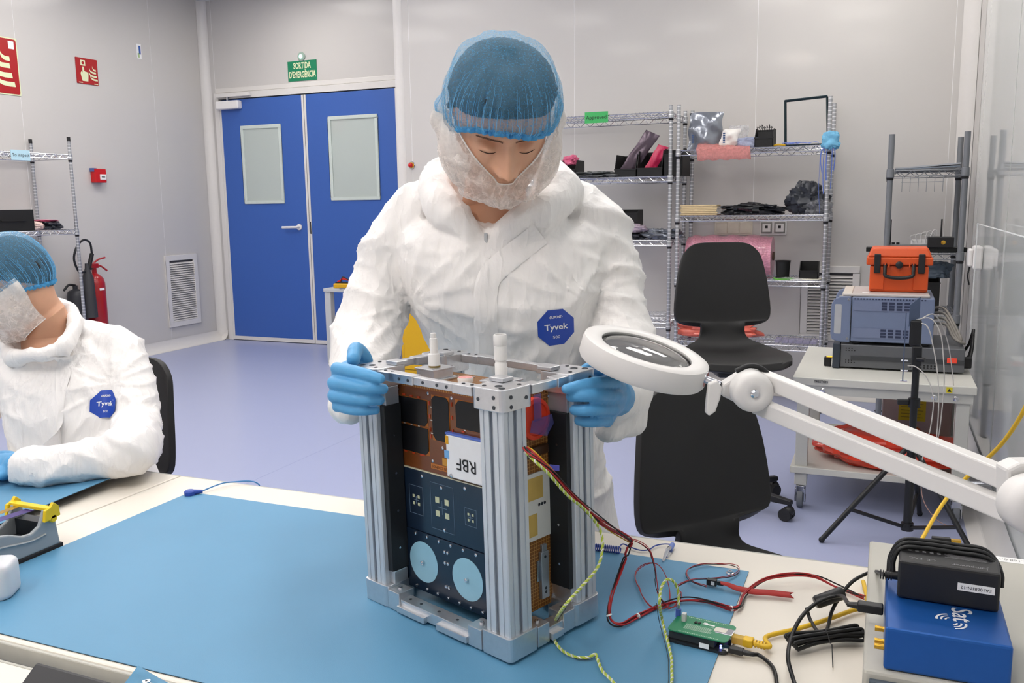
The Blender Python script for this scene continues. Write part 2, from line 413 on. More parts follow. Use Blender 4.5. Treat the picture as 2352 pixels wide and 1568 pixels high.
# fire signs on the left wall
sign_red = mat('sign_red', 'a81b20', .4, var=.03)
def flames(o, ex, ey, s, parent):
    o = Vector(o)
    claw = [(0, 1.), (.03, .78), (.12, .58), (.30, .42), (.55, .34), (.92, .34), (.95, 0), (.62, 0), (.36, .06), (.16, .22), (.03, .46), (-.03, .72)]
    for k, (dx, dy, w_, h_) in enumerate(((-.30, .0, .75, .42), (-.42, .26, .80, .46), (-.36, .56, .68, .44), (-.05, .78, .36, .40))):
        b = MB(); b.prism([((px*w_+dx)*s, (py*h_+dy)*s) for px, py in claw][::-1], o, ex, ey, -.0008); b.build('flame', lumi, parent)
def wall_sign(name, label, y0, y1, z0, z1):
    s = thing(name, label, 'sign', (XL, (y0+y1)/2, z0))
    MB().prism(rrect(y1-y0+.02, z1-z0+.02, .01, 3), (XL+.001, (y0+y1)/2, (z0+z1)/2), Y, Z, .004).build('rim', lumi, s)
    MB().prism(rrect(y1-y0, z1-z0, .014, 3), (XL+.005, (y0+y1)/2, (z0+z1)/2), Y, Z, .002).build('plate', sign_red, s)
    return s
s = wall_sign('fire_sign', 'large red flame sign with pale rim, cut by the left frame edge', 4.845, 5.225, 2.28, 2.70)
flames((XL+.0080, 5.085, 2.335), Y, Z, .25, s)
MB().bx(XL+.007, XL+.008, 5.155, 5.205, 2.625, 2.685).build('print_mark', ink_white, s)
s = thing('alarm_sign', 'square red call point sign with pale hand and flames', 'sign', (XL, 5.9, 2.43))
MB().prism(rrect(.225, .215, .004, 2), (XL+.001, 5.90, 2.545), Y, Z, .006).build('plate', sign_red, s)
flames((XL+.0080, 5.962, 2.472), Y, Z, .105, s)
hand = [(-.028, -.075), (.030, -.075), (.036, -.03), (.038, -.005), (.022, .004), (.006, .006), (-.004, .010), (-.006, .045), (-.020, .045), (-.022, -.005), (-.034, .004), (-.044, -.012), (-.036, -.045)]
MB().prism(hand, (XL+.0072, 5.872, 2.535), Y, Z, .0008).build('hand', lumi, s)
MB().bx(XL+.007, XL+.008, 5.834, 5.884, 2.588, 2.634).build('button_square', lumi, s)
MB().lathe([(.013, 0), (.013, .0015)], (XL+.008, 5.859, 2.611), X, 12).build('button_dot', sign_red, s)
for yy in (5.825, 5.985): MB().bx(XL+.007, XL+.0076, yy-.02, yy+.02, 2.443, 2.450).build('print_mark', lumi, s)
s = thing('wall_sticker', 'small white and blue sticker high on the left wall', 'sticker', (XL, 6.51, 2.74))
MB().bx(XL+.0005, XL+.002, 6.485, 6.54, 2.735, 2.865).build('plate', ink_white, s)
MB().bx(XL+.002, XL+.003, 6.51, 6.532, 2.775, 2.85).build('print', mat('blue_print', '3b5fa8', .5), s)
MB().bx(XL+.002, XL+.003, 6.495, 6.515, 2.745, 2.785).build('print', mat('green_print', 'a9c48c', .5), s)
c = thing('fire_call_point', 'red fire alarm call point box on the left wall', 'alarm', (XL, 5.91, 1.60))
MB().bx(XL+.002, XL+.06, 5.845, 5.965, 1.60, 1.72).build('body', red_pl, c, bevel=.006)
MB().bx(XL+.06, XL+.066, 5.892, 5.955, 1.625, 1.672).build('press_plate', ink_white, c, bevel=.002)
MB().bx(XL+.0662, XL+.067, 5.905, 5.943, 1.645, 1.652).build('print_mark', ink_black, c)
MB().bx(XL+.003, XL+.05, 5.838, 5.872, 1.695, 1.725).build('hinge_tab', mat('dull_blue_plastic', '55649a', .5), c)

def vent(name, label, axis, pos, out, u0, u1, z0, z1, pitch, fw):
    v = thing(name, label, 'vent', ((pos, (u0+u1)/2, z0) if axis == 'x' else ((u0+u1)/2, pos, z0)))
    def bb(b, a0, a1, d0, d1, za, zb):
        lo, hi = sorted((pos+out*d0, pos+out*d1))
        return b.bx(lo, hi, a0, a1, za, zb) if axis == 'x' else b.bx(a0, a1, lo, hi, za, zb)
    b = MB()
    bb(b, u0, u1, 0, .02, z1-fw, z1); bb(b, u0, u1, 0, .02, z0, z0+fw); bb(b, u0, u0+fw, 0, .02, z0+fw, z1-fw); bb(b, u1-fw, u1, 0, .02, z0+fw, z1-fw)
    b.build('frame', trim_white, v, bevel=.003)
    b = MB(); bb(b, u0+fw, u1-fw, .0005, .002, z0+fw, z1-fw); b.build('backing', mat('vent_dark', '4a4a4c', .8), v)
    n = int((z1-z0-2*fw)/pitch); first = None
    for i in range(n):
        z = z0+fw+pitch*(i+.5)
        if first is None:
            b = MB(); L = (u1-u0-2*fw)
            P = [(pos+out*.003, z+pitch*.34), (pos+out*.018, z-pitch*.30), (pos+out*.018, z-pitch*.40), (pos+out*.003, z+pitch*.20)]
            if axis == 'x': b.add([(p[0], u, p[1]) for u in (u0+fw, u1-fw) for p in P], [(0, 1, 2, 3), (7, 6, 5, 4), (0, 4, 5, 1), (1, 5, 6, 2), (2, 6, 7, 3), (3, 7, 4, 0)])
            else: b.add([(u, p[0], p[1]) for u in (u0+fw, u1-fw) for p in P], [(0, 1, 2, 3), (7, 6, 5, 4), (0, 4, 5, 1), (1, 5, 6, 2), (2, 6, 7, 3), (3, 7, 4, 0)])
            first = b.build('slat', trim_white, v)
        else:
            c = first.copy(); COL.objects.link(c); c.location.z += pitch*i
    return v
vent('wall_vent', 'tall white louvred vent on the left wall beside the blue door', 'x', XL, 1, 6.63, 7.06, .215, .915, .0215, .05)
vent('wall_vent', 'white louvred vent low on the wall behind the shelves', 'y', YB, -1, -.52, -.145, .40, .915, .0215, .045)
# sockets on the back wall, red button
s = thing('blank_plate', 'cream triple blank plate on the wall below the shelf', 'wall plate', (-.99, YB, 1.13))
MB().bx(-1.125, -.86, YB-.012, YB-.0005, 1.125, 1.225).build('frame', mat('cream_plastic', 'ddd6c6', .4), s, bevel=.004)
for i in range(3): MB().bx(-1.112+i*.083, -1.035+i*.083, YB-.016, YB-.011, 1.137, 1.213).build('blank', mat('cream_plastic', 'ddd6c6', .4), s, bevel=.003)
s = thing('data_socket', 'double data socket with grey surrounds on the back wall', 'socket', (-.72, YB, 1.13))
MB().bx(-.81, -.63, YB-.012, YB-.0005, 1.125, 1.225).build('frame', white_pl, s, bevel=.006)
for i in range(2):
    x = -.765+i*.088
    q = MB().bx(x-.037, x+.037, YB-.017, YB-.011, 1.137, 1.213).build('surround', mat('socket_grey', '8e8c88', .4), s, bevel=.003)
    MB().bx(x-.027, x+.027, YB-.021, YB-.016, 1.147, 1.203).build('insert', white_pl, q, bevel=.002)
    MB().bx(x-.009, x+.009, YB-.0225, YB-.0205, 1.172, 1.19).build('port', black_pl, q)
e = thing('emergency_button', 'red push button on a yellow ring right of the blue door', 'button', (-3.566, YB, 1.69))
MB().lathe([(.03, 0), (.03, .006), (.026, .01)], (-3.56, YB, 1.685), (0, -1, 0)).build('ring', chrome, e, smooth=40)
MB().lathe([(.023, .0), (.023, .012)], (-3.56, YB, 1.685), (0, -1, 0)).build('collar', mat('yellow_plastic', 'd9a81d', .4), e, smooth=40)
MB().lathe([(.012, .0), (.017, .02), (.019, .032), (.014, .04), (0, .042)], (-3.56, YB, 1.685), (0, -1, 0)).build('button', red_pl, e, smooth=60)


# ================================================================ TABLES AND MATS
def worktable(name, label, x0, x1, y0, y1, zt, legs=True):
    t = thing(name, label, 'table', ((x0+x1)/2, (y0+y1)/2, 0))
    MB().bx(x0, x1, y0, y1, zt-.028, zt).build('tabletop', table_top, t, bevel=.003)
    MB().bx(x0, x1, y0-.006, y0-.0005, zt-.030, zt-.001).build('edge_strip', table_edge, t, bevel=.002); MB().bx(x0, x1, y1+.0005, y1+.006, zt-.030, zt-.001).build('edge_strip', table_edge, t, bevel=.002)
    MB().bx(x0+.05, x1-.05, y0+.06, y0+.10, zt-.09, zt-.0285).build('apron', grey_metal, t); MB().bx(x0+.05, x1-.05, y1-.10, y1-.06, zt-.09, zt-.0285).build('apron', grey_metal, t)
    for x in (x0+.08, x1-.08):
        for y in (y0+.08, y1-.08):
            MB().bx(x-.03, x+.03, y-.03, y+.03, .0, zt-.0285).build('leg', grey_metal, t, bevel=.003)
    return t
TZ = .75
worktable('worktable', 'long cream worktable carrying the satellite and the big blue mat', -1.497, .455, .832, 1.55, TZ)
worktable('worktable', 'cream worktable in front of the seated person, left', -3.05, -1.501, .832, 1.55, TZ)
worktable('worktable', 'cream worktable in the near lower left corner', -1.90, -.50, .02, .805, .735)
mat_blue = mat('esd_mat_blue', '588fb2', .5, var=.05, vscale=6, bump=.12, bscale=900)
mat_under = mat('esd_mat_black_underside', '20242a', .7)
def floor_mat(name, label, x0, x1, y0, y1, z, lift=None, th=.002):
    nx, ny = 60, 30
    def P(i, j, dz):
        x = x0+(x1-x0)*i/nx; y = y0+(y1-y0)*j/ny; h = lift(x, y) if lift else 0
        return (x, y, z+h+dz)
    t = thing(name, label, 'mat', ((x0+x1)/2, (y0+y1)/2, z))
    for nm, d0, d1, mm in (('rubber_back', 0, th*.5, mat_under), ('blue_face', th*.5, th, mat_blue)):
        b = MB(); b.grid([[P(i, j, d1) for i in range(nx+1)] for j in range(ny+1)]); b.grid([[P(i, j, d0) for i in range(nx+1)] for j in range(ny+1)])
        bo = [(i, 0) for i in range(nx)]+[(nx, j) for j in range(ny)]+[(nx-i, ny) for i in range(nx)]+[(0, ny-j) for j in range(ny)]
        b.add([P(i, j, d1) for i, j in bo]+[P(i, j, d0) for i, j in bo], [(k, (k+1) % len(bo), len(bo)+(k+1) % len(bo), len(bo)+k) for k in range(len(bo))])
        b.build(nm, mm, t, smooth=30)
    return t
MZ = TZ+.002   # top of the blue mat
floor_mat('esd_mat', 'large blue antistatic mat under the satellite', -1.386, -.186, .842, 1.458, TZ+.0002)
def lift2(x, y):
    a = max(0, (x+1.85)/.27); b = max(0, min(1, (y-1.02)/.4))
    return .0005+.022*a*a*(.3+.7*b)
lm = floor_mat('esd_mat', 'blue antistatic mat with a curling corner under the seated person', -2.75, -1.575, .90, 1.502, TZ+.0002, lift2)
def snap_stud(x, y, z, parent, r=.007):
    MB().lathe([(r, 0), (r, .0015), (r*.6, .002), (r*.6, .005), (r*.3, .005), (r*.3, .002), (0, .002)], (x, y, z), Z, 16).build('snap_stud', chrome, parent, smooth=40)
snap_stud(-1.61, 1.478, TZ+.0022+lift2(-1.61, 1.478), lm)
bm_ = bpy.data.objects['esd_mat']; snap_stud(-.214, 1.437, MZ, bm_)

# ================================================================ CHAIRS
chair_m = mat('black_polyurethane', '191818', .55, var=.08, vscale=30, bump=.05, bscale=700)
def make_chair(label, group, seat_z, loc, rotz):
    c = thing('office_chair', label, 'chair', loc, local=True, rotz=rotz, group=group)
    # centre line of the shell (y, z, half width), sitter faces -y
    S = [(-.225, -.035, .155), (-.215, -.010, .188), (-.155, .004, .207), (-.06, .0, .212), (.04, -.006, .209), (.10, .0, .188), (.140, .018, .142), (.160, .045, .110), (.172, .075, .096), (.180, .105, .095), (.184, .118, .099), (.186, .122, .150), (.188, .127, .190), (.191, .140, .208), (.196, .180, .212), (.205, .25, .206), (.217, .33, .195), (.230, .40, .184), (.239, .445, .177), (.244, .470, .172), (.247, .488, .168)]
    S = [(a, b, c_*1.05) for a, b, c_ in S]
    P = []
    n = 16
    for y, z, wd in S:
        row = []
        for i in range(n+1):
            u = -1+2*i/n
            bow = .018*u*u*(1 if z > .1 else -.8)   # backrest curves round the sitter, seat dishes
            row.append((u*wd, y-(bow if z > .1 else 0), seat_z+z-(.055*abs(u)**6*max(0, (z-.36)/.13) if z > .1 else -.014*u*u if z < .03 else 0)))
        P.append(row)
    sh = MB().grid(P).build('shell', chair_m, c, smooth=70, solid=.024)
    md = sh.modifiers.new('bevel', 'BEVEL'); md.width = .008; md.segments = 3; md.limit_method = 'ANGLE'; md.angle_limit = math.radians(50)
    md = sh.modifiers.new('sub', 'SUBSURF'); md.levels = 1; md.render_levels = 1
    MB().bx(-.09, .09, -.12, .10, seat_z-.075, seat_z-.022).build('mechanism', black_pl, c, bevel=.012)
    MB().cyl((0, 0, .09), (0, 0, seat_z-.07), .026, n=20).cyl((0, 0, .08), (0, 0, (seat_z)*.55), .034, n=20).build('gas_column', black_pl, c, smooth=40)
    b = MB().lathe([(.0, .06), (.05, .06), (.06, .08), (.055, .125), (.04, .14)], (0, 0, 0), Z, 20)
    for i in range(5):
        a = 2*math.pi*i/5+.5; d = Vector((math.cos(a), math.sin(a), 0)); q = Vector((-d.y, d.x, 0))
        b.hexa([d*.03-q*.026+Z*.07, d*.30-q*.016+Z*.072, d*.30+q*.016+Z*.072, d*.03+q*.026+Z*.07], [d*.03-q*.022+Z*.12, d*.30-q*.012+Z*.092, d*.30+q*.012+Z*.092, d*.03+q*.022+Z*.12])
    b.build('star_base', black_pl, c, smooth=40, bevel=.004)
    for i in range(5):
        a = 2*math.pi*i/5+.5; d = Vector((math.cos(a), math.sin(a), 0)); q = Vector((-d.y, d.x, 0)); p = d*.29
        k = MB().cyl(p+Z*.045, p+Z*.078, .01).ball(p+Z*.045, (.022, .022, .022), 12, 8).build('caster', black_pl, c, smooth=40)
        MB().cyl(p-q*.026+Z*.028-d*.012, p-q*.006+Z*.028-d*.012, .028, n=20).cyl(p+q*.006+Z*.028-d*.012, p+q*.026+Z*.028-d*.012, .028, n=20).build('wheel', dark_rub, k, smooth=40)
    return c
G = 'black shell chairs'
make_chair('black shell chair nearest the table, under the magnifier arm', G, .40, (-.27, 2.16, 0), math.radians(50))
make_chair('black shell chair facing the camera in front of the pink bubble wrap', G, .69, (-.60, 3.93, 0), math.radians(24))
make_chair('black chair with its back showing behind the seated person', G, .40, (-2.30, 1.95, 0), math.radians(-6))

# ================================================================ WIRE SHELVES
band = mat('chrome_post', 'aeb0b6', .3, .75)
nt = band.node_tree; b_ = nt.nodes['Principled BSDF']; tc_ = nt.nodes.new('ShaderNodeTexCoord'); sp_ = nt.nodes.new('ShaderNodeSeparateXYZ'); nt.links.new(tc_.outputs['Object'], sp_.inputs[0])
ml_ = nt.nodes.new('ShaderNodeMath'); ml_.operation = 'MULTIPLY'; ml_.inputs[1].default_value = 40; nt.links.new(sp_.outputs[2], ml_.inputs[0])
fr_ = nt.nodes.new('ShaderNodeMath'); fr_.operation = 'FRACT'; nt.links.new(ml_.outputs[0], fr_.inputs[0])
lt_ = nt.nodes.new('ShaderNodeMath'); lt_.operation = 'LESS_THAN'; lt_.inputs[1].default_value = .2; nt.links.new(fr_.outputs[0], lt_.inputs[0])
mx_ = nt.nodes.new('ShaderNodeMix'); mx_.data_type = 'RGBA'; mx_.inputs[6].default_value = (*lin('b4b6ba'), 1); mx_.inputs[7].default_value = (*lin('f4f4f6'), 1)
nt.links.new(lt_.outputs[0], mx_.inputs[0]); nt.links.new(mx_.outputs[2], b_.inputs['Base Color'])
wire_m = mat('chrome_wire', 'c6c7cb', .2, .9)
def wire_shelf(name, label, x0, x1, y0, y1, top, zs, post_m=band, wire=wire_m, pr=.0127, wr=.0028, collar=black_pl, tops=None, deck='y', posts=None):
    t = thing(name, label, 'shelf', ((x0+x1)/2, (y0+y1)/2, 0))
    for i, (x, y) in enumerate(((x0, y0), (x1, y0), (x0, y1), (x1, y1))):
        MB().cyl((x, y, .012), (x, y, top), pr, n=14).build('post', post_m, t, smooth=40)
        MB().lathe([(.022, 0), (.022, .006), (.01, .012), (.01, .03)], (x, y, 0), Z, 12).build('foot', black_pl, t, smooth=40)
        if tops: MB().lathe([(pr+.001, -.03), (pr+.001, .004), (0, .005)], (x, y, top), Z, 12).build('cap', tops, t, smooth=40)
    for z in zs:
        b = MB()
        for zz in (z-.004, z-.036):
            rr = wr*1.25
            b.cyl((x0, y0, zz), (x1, y0, zz), rr, n=6).cyl((x0, y1, zz), (x1, y1, zz), rr, n=6).cyl((x0, y0, zz), (x0, y1, zz), rr, n=6).cyl((x1, y0, zz), (x1, y1, zz), rr, n=6)
        for (pa, pb) in (((x0, y0), (x1, y0)), ((x0, y1), (x1, y1)), ((x0, y0), (x0, y1)), ((x1, y0), (x1, y1))):
            L = math.hypot(pb[0]-pa[0], pb[1]-pa[1]); n = max(4, int(L/.036)); pts = []
            for i in range(n+1):
                s = i/n; pts.append((pa[0]+(pb[0]-pa[0])*s, pa[1]+(pb[1]-pa[1])*s, z-.004 if i % 2 else z-.036))
            for a, c in zip(pts[:-1], pts[1:]): b.cyl(a, c, wr*.8, n=4, cap=False)
        if deck == 'y':
            n = int((x1-x0)/.026)
            for i in range(1, n): x = x0+(x1-x0)*i/n; b.cyl((x, y0, z), (x, y1, z), wr*.75, n=4, cap=False)
            for yy in (.33, .66): y = y0+(y1-y0)*yy; b.cyl((x0, y, z-.006), (x1, y, z-.006), wr, n=6)
        else:
            n = int((y1-y0)/.026)
            for i in range(1, n): y = y0+(y1-y0)*i/n; b.cyl((x0, y, z), (x1, y, z), wr*.75, n=4, cap=False)
            for yy in (.33, .66): x = x0+(x1-x0)*yy; b.cyl((x, y0, z-.006), (x, y1, z-.006), wr, n=6)
        s = b.build('wire_tray', wire, t, smooth=40)
        for x, y in ((x0, y0), (x1, y0), (x0, y1), (x1, y1)):
            MB().lathe([(pr+.001, -.045), (pr+.006, -.04), (pr+.004, .004), (pr+.001, .006)], (x, y, z), Z, 14).build('collar', post_m, s, smooth=40)
            MB().lathe([(pr+.001, -.058), (pr+.003, -.055), (pr+.003, -.045), (pr+.001, -.043)], (x, y, z), Z, 14).build('clip', collar, s, smooth=40)
    return t
UA = wire_shelf('wire_shelf', 'chrome wire shelf behind the person with a green Approved card', -2.55, -1.335, 5.93, 6.38, 1.99, (.55, 1.11, 1.535, 1.95))
UB = wire_shelf('wire_shelf', 'chrome wire shelf holding the pink bubble wrap roll and bags', -1.283, -.348, 5.93, 6.38, 1.99, (.435, .853, 1.272, 1.70))
UL = wire_shelf('wire_shelf', 'chrome wire shelf on the left wall with a To inspect card', -6.385, -5.965, 4.05, 5.25, 1.93, (.35, 1.215, 1.80), deck='x', tops=black_pl)
grey_wire = mat('grey_wire', '8d9094', .4, .4)
UG = wire_shelf('wire_shelf', 'grey corner shelf beside the glazed wall', .010, .395, 5.60, 6.10, 1.725, (.36, .70, 1.055, 1.525), grey_post, grey_wire, .0165, .0028, black_pl)
for i in range(6):
    x = .075+i*.042
    MB().cyl((x, 5.585, 1.455), (x, 5.585, 1.40), .002, n=6).tube([(x, 5.585, 1.455), (x, 5.585, 1.487), (x, 5.597, 1.489)], .002, 6, 3).build('hook', grey_wire, UG)
MB().cyl((.07, 5.585, 1.455), (.29, 5.585, 1.455), .002, n=6).build('hook_rail', grey_wire, UG)
def card(name, label, txt, o, ex, w, h, col, size):
    m = mat(col[0], col[1], .5); o = Vector(o); ex = Vector(ex)
    t = thing(name, label, 'card', o)
    MB().prism([(-w/2, -h/2), (w/2, -h/2), (w/2, h/2), (-w/2, h/2)], o, ex, Z, .002).build('plate', m, t)
    n = ex.cross(Z)
    lettering(txt, o+n*.0022, ex, Z, size, ink_black, t, sx=1)
card('shelf_card', 'green Approved card clipped to the wire shelf', 'Approved', (-1.842, 5.918, 1.935), X, .164, .073, ('card_green', '3fae5f'), .036)
card('shelf_card', 'pale blue To inspect card on the left wire shelf', 'To inspect', (-5.953, 4.80, 1.775), Y, .16, .075, ('card_blue', 'b6d9e6'), .034)

# ================================================================ CART
cart_m = mat('cart_grey', 'c3c3bd', .45, var=.02)
ct = thing('trolley', 'grey two tier trolley on casters with instruments on top', 'trolley', (.015, 4.43, 0))
MB().bx(-.347, .376, 4.0, 4.87, .565, .60).build('tabletop', mat('cart_top', 'cfcec6', .4, var=.02), ct, bevel=.004)
for q_ in ((-.335, .365, 4.012, 4.04), (-.335, .365, 4.83, 4.858), (-.335, -.31, 4.04, 4.83), (.34, .365, 4.04, 4.83)): MB().bx(*q_, .525, .564).build('apron', cart_m, ct)
for x in (-.30, .33):
    for y in (4.045, 4.82):
        MB().bx(x-.026, x+.026, y-.026, y+.026, .105, .564).build('leg', cart_m, ct, bevel=.003)
        k = MB().bx(x-.018, x+.018, y-.03, y+.03, .07, .104).bx(x-.022, x-.014, y-.03, y+.02, .03, .09).bx(x+.014, x+.022, y-.03, y+.02, .03, .09).build('caster', steel, ct, bevel=.003)
        MB().cyl((x-.013, y-.008, .042), (x+.013, y-.008, .042), .042, n=24).build('wheel', mat('grey_rubber', '6b6f76', .6), k, smooth=40, bevel=.004)
        MB().cyl((x-.023, y-.008, .042), (x+.023, y-.008, .042), .018, n=16).build('hub', black_pl, k, smooth=40)
MB().bx(-.345, .375, 4.0, 4.86, .165, .195).build('lower_shelf', mat('cart_top', 'cfcec6', .4), ct, bevel=.003)
for x in (-.29, -.22, .22, .30):
    MB().lathe([(.011, 0), (.011, .003), (.005, .006), (0, .006)], (x, 4.012, .545), (0, -1, 0), 14).build('bolt', chrome, ct, smooth=40)
MB().bx(-.255, -.20, 3.9975, 3.9995, .578, .592).build('badge', mat('badge_grey', 'b5b5b0', .4), ct)
lettering('TRESTON', (-.228, 3.9972, .585), X, Z, .013, ink_black, ct, bold=.02)
MB().bx(.262, .285, 3.9975, 3.9995, .571, .594).build('esd_sticker', mat('yellow_sticker', 'e3d22a', .5), ct)
MB().prism([(-.008, -.006), (.008, -.006), (0, .008)], (.2735, 3.9972, .581), X, Z, .0004).build('esd_mark', ink_black, ct)


# ================================================================ SATELLITE IN ITS HANDLING FRAME
SAT_LOC, SAT_ROT = (-.551, 1.173, MZ+.0002), math.radians(-21)
W2, D2 = .161, .0975
fr = thing('handling_frame', 'aluminium handling frame of four slotted posts around the satellite', 'frame', SAT_LOC, local=True, rotz=SAT_ROT)
def tslot(h=.0225, s=.0042, d=.0085, g=.013, gd=.0022, gw=.0018):
    side = [(-h+.0015, -h), (-g-gw, -h), (-g-gw, -h+gd), (-g+gw, -h+gd), (-g+gw, -h), (-s, -h), (-s, -h+.002), (-s-.003, -h+.003), (-s-.003, -h+d), (s+.003, -h+d), (s+.003, -h+.003), (s, -h+.002), (s, -h), (g-gw, -h), (g-gw, -h+gd), (g+gw, -h+gd), (g+gw, -h), (h-.0015, -h)]
    P = []
    for k in range(4):
        c, s_ = round(math.cos(k*math.pi/2)), round(math.sin(k*math.pi/2))
        P += [(x*c-y*s_, x*s_+y*c) for x, y in side]
    return P
prof = tslot(s=.0036, d=.006, gd=.0012, gw=.0014); post_mat = mat('extruded_aluminium', 'c6cdd5', .42, .35, var=.04, vscale=30)
px, py = W2-.0265, D2-.0265
for sx in (-1, 1):
    for sy in (-1, 1):
        MB().prism(prof, (sx*px, sy*py, .034), X, Y, .312).build('post', post_mat, fr)
        # base corner block: outer rounded foot plus inner lug
        k = MB().prism(rrect(.058, .058, .008, 4, sx*(W2-.029), sy*(D2-.029)), (0, 0, .0), X, Y, .034).build('base_corner', alu, fr, bevel=.001)
        MB().bx(*sorted((sx*(W2-.058), sx*(W2-.085))), *sorted((sy*(D2-.001), sy*(D2-.030))), 0, .030).build('base_lug', alu, k, bevel=.001)
        MB().bx(*sorted((sx*(W2-.002), sx*(W2-.032))), *sorted((sy*(D2-.058), sy*(D2-.082))), 0, .030).build('base_lug', alu, k, bevel=.001)
        for (bx_, by_) in ((W2-.071, D2-.016), (W2-.016, D2-.07)):
            MB().lathe([(.0035, 0), (.0035, .0025), (.002, .003), (0, .002)], (sx*bx_, sy*by_, .030), Z, 10).build('bolt', chrome, k, smooth=40)
        # top corner block
        k = MB().prism(rrect(.060, .060, .010, 5, sx*(W2-.030), sy*(D2-.030)), (0, 0, .346), X, Y, .030).build('top_corner', alu, fr, bevel=.0012)
        MB().bx(*sorted((sx*(W2-.060), sx*(W2-.098))), *sorted((sy*(D2-.002), sy*(D2-.022))), .361, .374).build('corner_arm', alu, k, bevel=.001)
        MB().bx(*sorted((sx*(W2-.002), sx*(W2-.024))), *sorted((sy*(D2-.060), sy*(D2-.082))), .361, .374).build('corner_arm', alu, k, bevel=.001)
        MB().bx(*sorted((sx*(W2-.036), sx*(W2-.062))), *sorted((sy*(D2-.038), sy*(D2-.060))), .3765, .382).build('clamp_plate', alu, k, bevel=.001)
        for (bx_, by_, r_) in ((.012, .012, .0045), (.045, .012, .003), (.012, .045, .003), (.026, .02, .0055), (.068, .012, .0026), (.085, .012, .0026)):
            MB().lathe([(r_, 0), (r_, .0006), (r_*.7, .0006), (r_*.7, .0002), (0, .0002)], (sx*(W2-bx_), sy*(D2-by_), .3761 if bx_ < .06 else .3741), Z, 14).build('screw_hole', mat('dark_hole', '4c5056', .4, .7), k, smooth=40)
        if sx*sy < 0 or sx > 0:
            for (a_, z_) in ((.016, .365), (.016, .352), (.045, .360)):
                MB().lathe([(.0028, 0), (.0028, .0004), (0, .0004)], (sx*(W2+.0002), sy*(D2-a_), z_), (sx, 0, 0), 10).build('screw_hole', mat('dark_hole', '4c5056', .4, .7), k)
        for (a_, z_) in ((.016, .365), (.016, .352), (.045, .360)):
            MB().lathe([(.0028, 0), (.0028, .0004), (0, .0004)], (sx*(W2-a_), sy*(D2+.0002), z_), (0, sy, 0), 10).build('screw_hole', mat('dark_hole', '4c5056', .4, .7), k)
for sy in (-1, 1):
    L = W2-.098
    k = MB().bx(-L, L, *sorted((sy*(D2-.004), sy*(D2-.016))), .362, .373).bx(-.075, -.02, *sorted((sy*(D2-.002), sy*(D2-.019))), .361, .3745).build('top_rail', alu, fr, bevel=.0008)
    for x in (-.05, -.03, .0, .03, .05): MB().lathe([(.0025, 0), (.0025, .0004), (0, .0004)], (x, sy*(D2-.0018 if -.075 < x < -.02 else D2-.0038), .3675), (0, sy, 0), 10).build('screw_hole', mat('dark_hole', '4c5056', .4, .7), k)
    k = MB().bx(-W2+.085, W2-.085, *sorted((sy*(D2-.004), sy*(D2-.026))), .003, .020).build('base_rail', alu, fr, bevel=.0008)
    for x0, x1 in ((-.078, -.015), (.012, .076)): MB().bx(x0, x1, *sorted((sy*(D2-.005), sy*(D2+.003))), .002, .012).build('rail_tab', alu, k, bevel=.0008)
    for x in (-.065, -.04, .0, .04, .065):
        MB().lathe([(.0026, 0), (.0026, .0003), (0, .0003)], (x, sy*(D2-.015), .0201), Z, 10).build('screw_hole', mat('dark_hole', '4c5056', .4, .7), k)
for sx in (-1, 1):
    L = D2-.082
    MB().bx(*sorted((sx*(W2-.004), sx*(W2-.016))), -L, L, .362, .373).build('top_rail', alu, fr, bevel=.0008)
    k = MB().bx(*sorted((sx*(W2-.004), sx*(W2-.026))), -L, L, .003, .020).build('base_rail', alu, fr, bevel=.0008)
    MB().bx(*sorted((sx*(W2-.005), sx*(W2+.003))), -.014, .010, .002, .012).build('rail_tab', alu, k, bevel=.0008)
blk = mat('black_anodised', '26282b', .5, .3, var=.1)
for (x0, x1, y0_, y1_) in ((-.112, -.101, -.086, -.0535), (.113, .150, .0405, .0525), (.101, .112, .0535, .086), (-.150, -.113, -.0525+.093, .0525)):
    k = MB().bx(x0, x1, y0_, y1_, .055, .318).build('side_rail', blk, fr, bevel=.0012)
    MB().bx(x0, x1, y0_+.003, y1_-.003, .318, .346).build('side_bracket', alu_matte, k, bevel=.001)
    MB().bx(x0, x1, y0_+.003, y1_-.003, .034, .0548).build('side_bracket', alu, k, bevel=.001)
    for z in (.09, .15, .21, .27):
        if x1-x0 < .02: MB().lathe([(.002, 0), (.002, .0006), (0, .0006)], (x1+.0001, (y0_+y1_)/2, z), X, 8).build('screw', steel, k)
        else: MB().lathe([(.002, 0), (.002, .0006), (0, .0006)], ((x0+x1)/2, y0_-.0001, z), (0, -1, 0), 8).build('screw', steel, k)
MB().bx(-.150, -.125, -.0525, -.03, .322, .346).build('bracket', alu_matte, fr, bevel=.001)

sat = thing('satellite', 'small box satellite with solar cells and navy antenna panels', 'satellite', SAT_LOC, local=True, rotz=SAT_ROT)
pcb = mat('brown_circuit_board', '6d3a16', .3, var=.15, vscale=25, coat=.25)
gridb = gridmat('brown_grid_board', '7a4a1e', 'b98a4c', 190, .16, .4, (1, 2))
gridt = gridmat('brown_grid_board_top', '7a4a1e', 'b98a4c', 190, .16, .4, (0, 1))
navy = mat('navy_antenna_panel', '142234', .28, var=.1, coat=.3)
cellm = mat('solar_cell', '0e0e12', .3, var=.3, vscale=15, spec=.35)
body = MB().bx(-.111, .111, -.048, .048, .024, .345).build('body', mat('satellite_core', '2a2622', .5), sat)
MB().bx(-.113, .113, -.050, .050, .345, .350).build('top_board', gridt, sat)
up = MB().bx(-.113, .113, -.0510, -.0481, .2185, .345).build('solar_panel', pcb, sat, bevel=.0006)
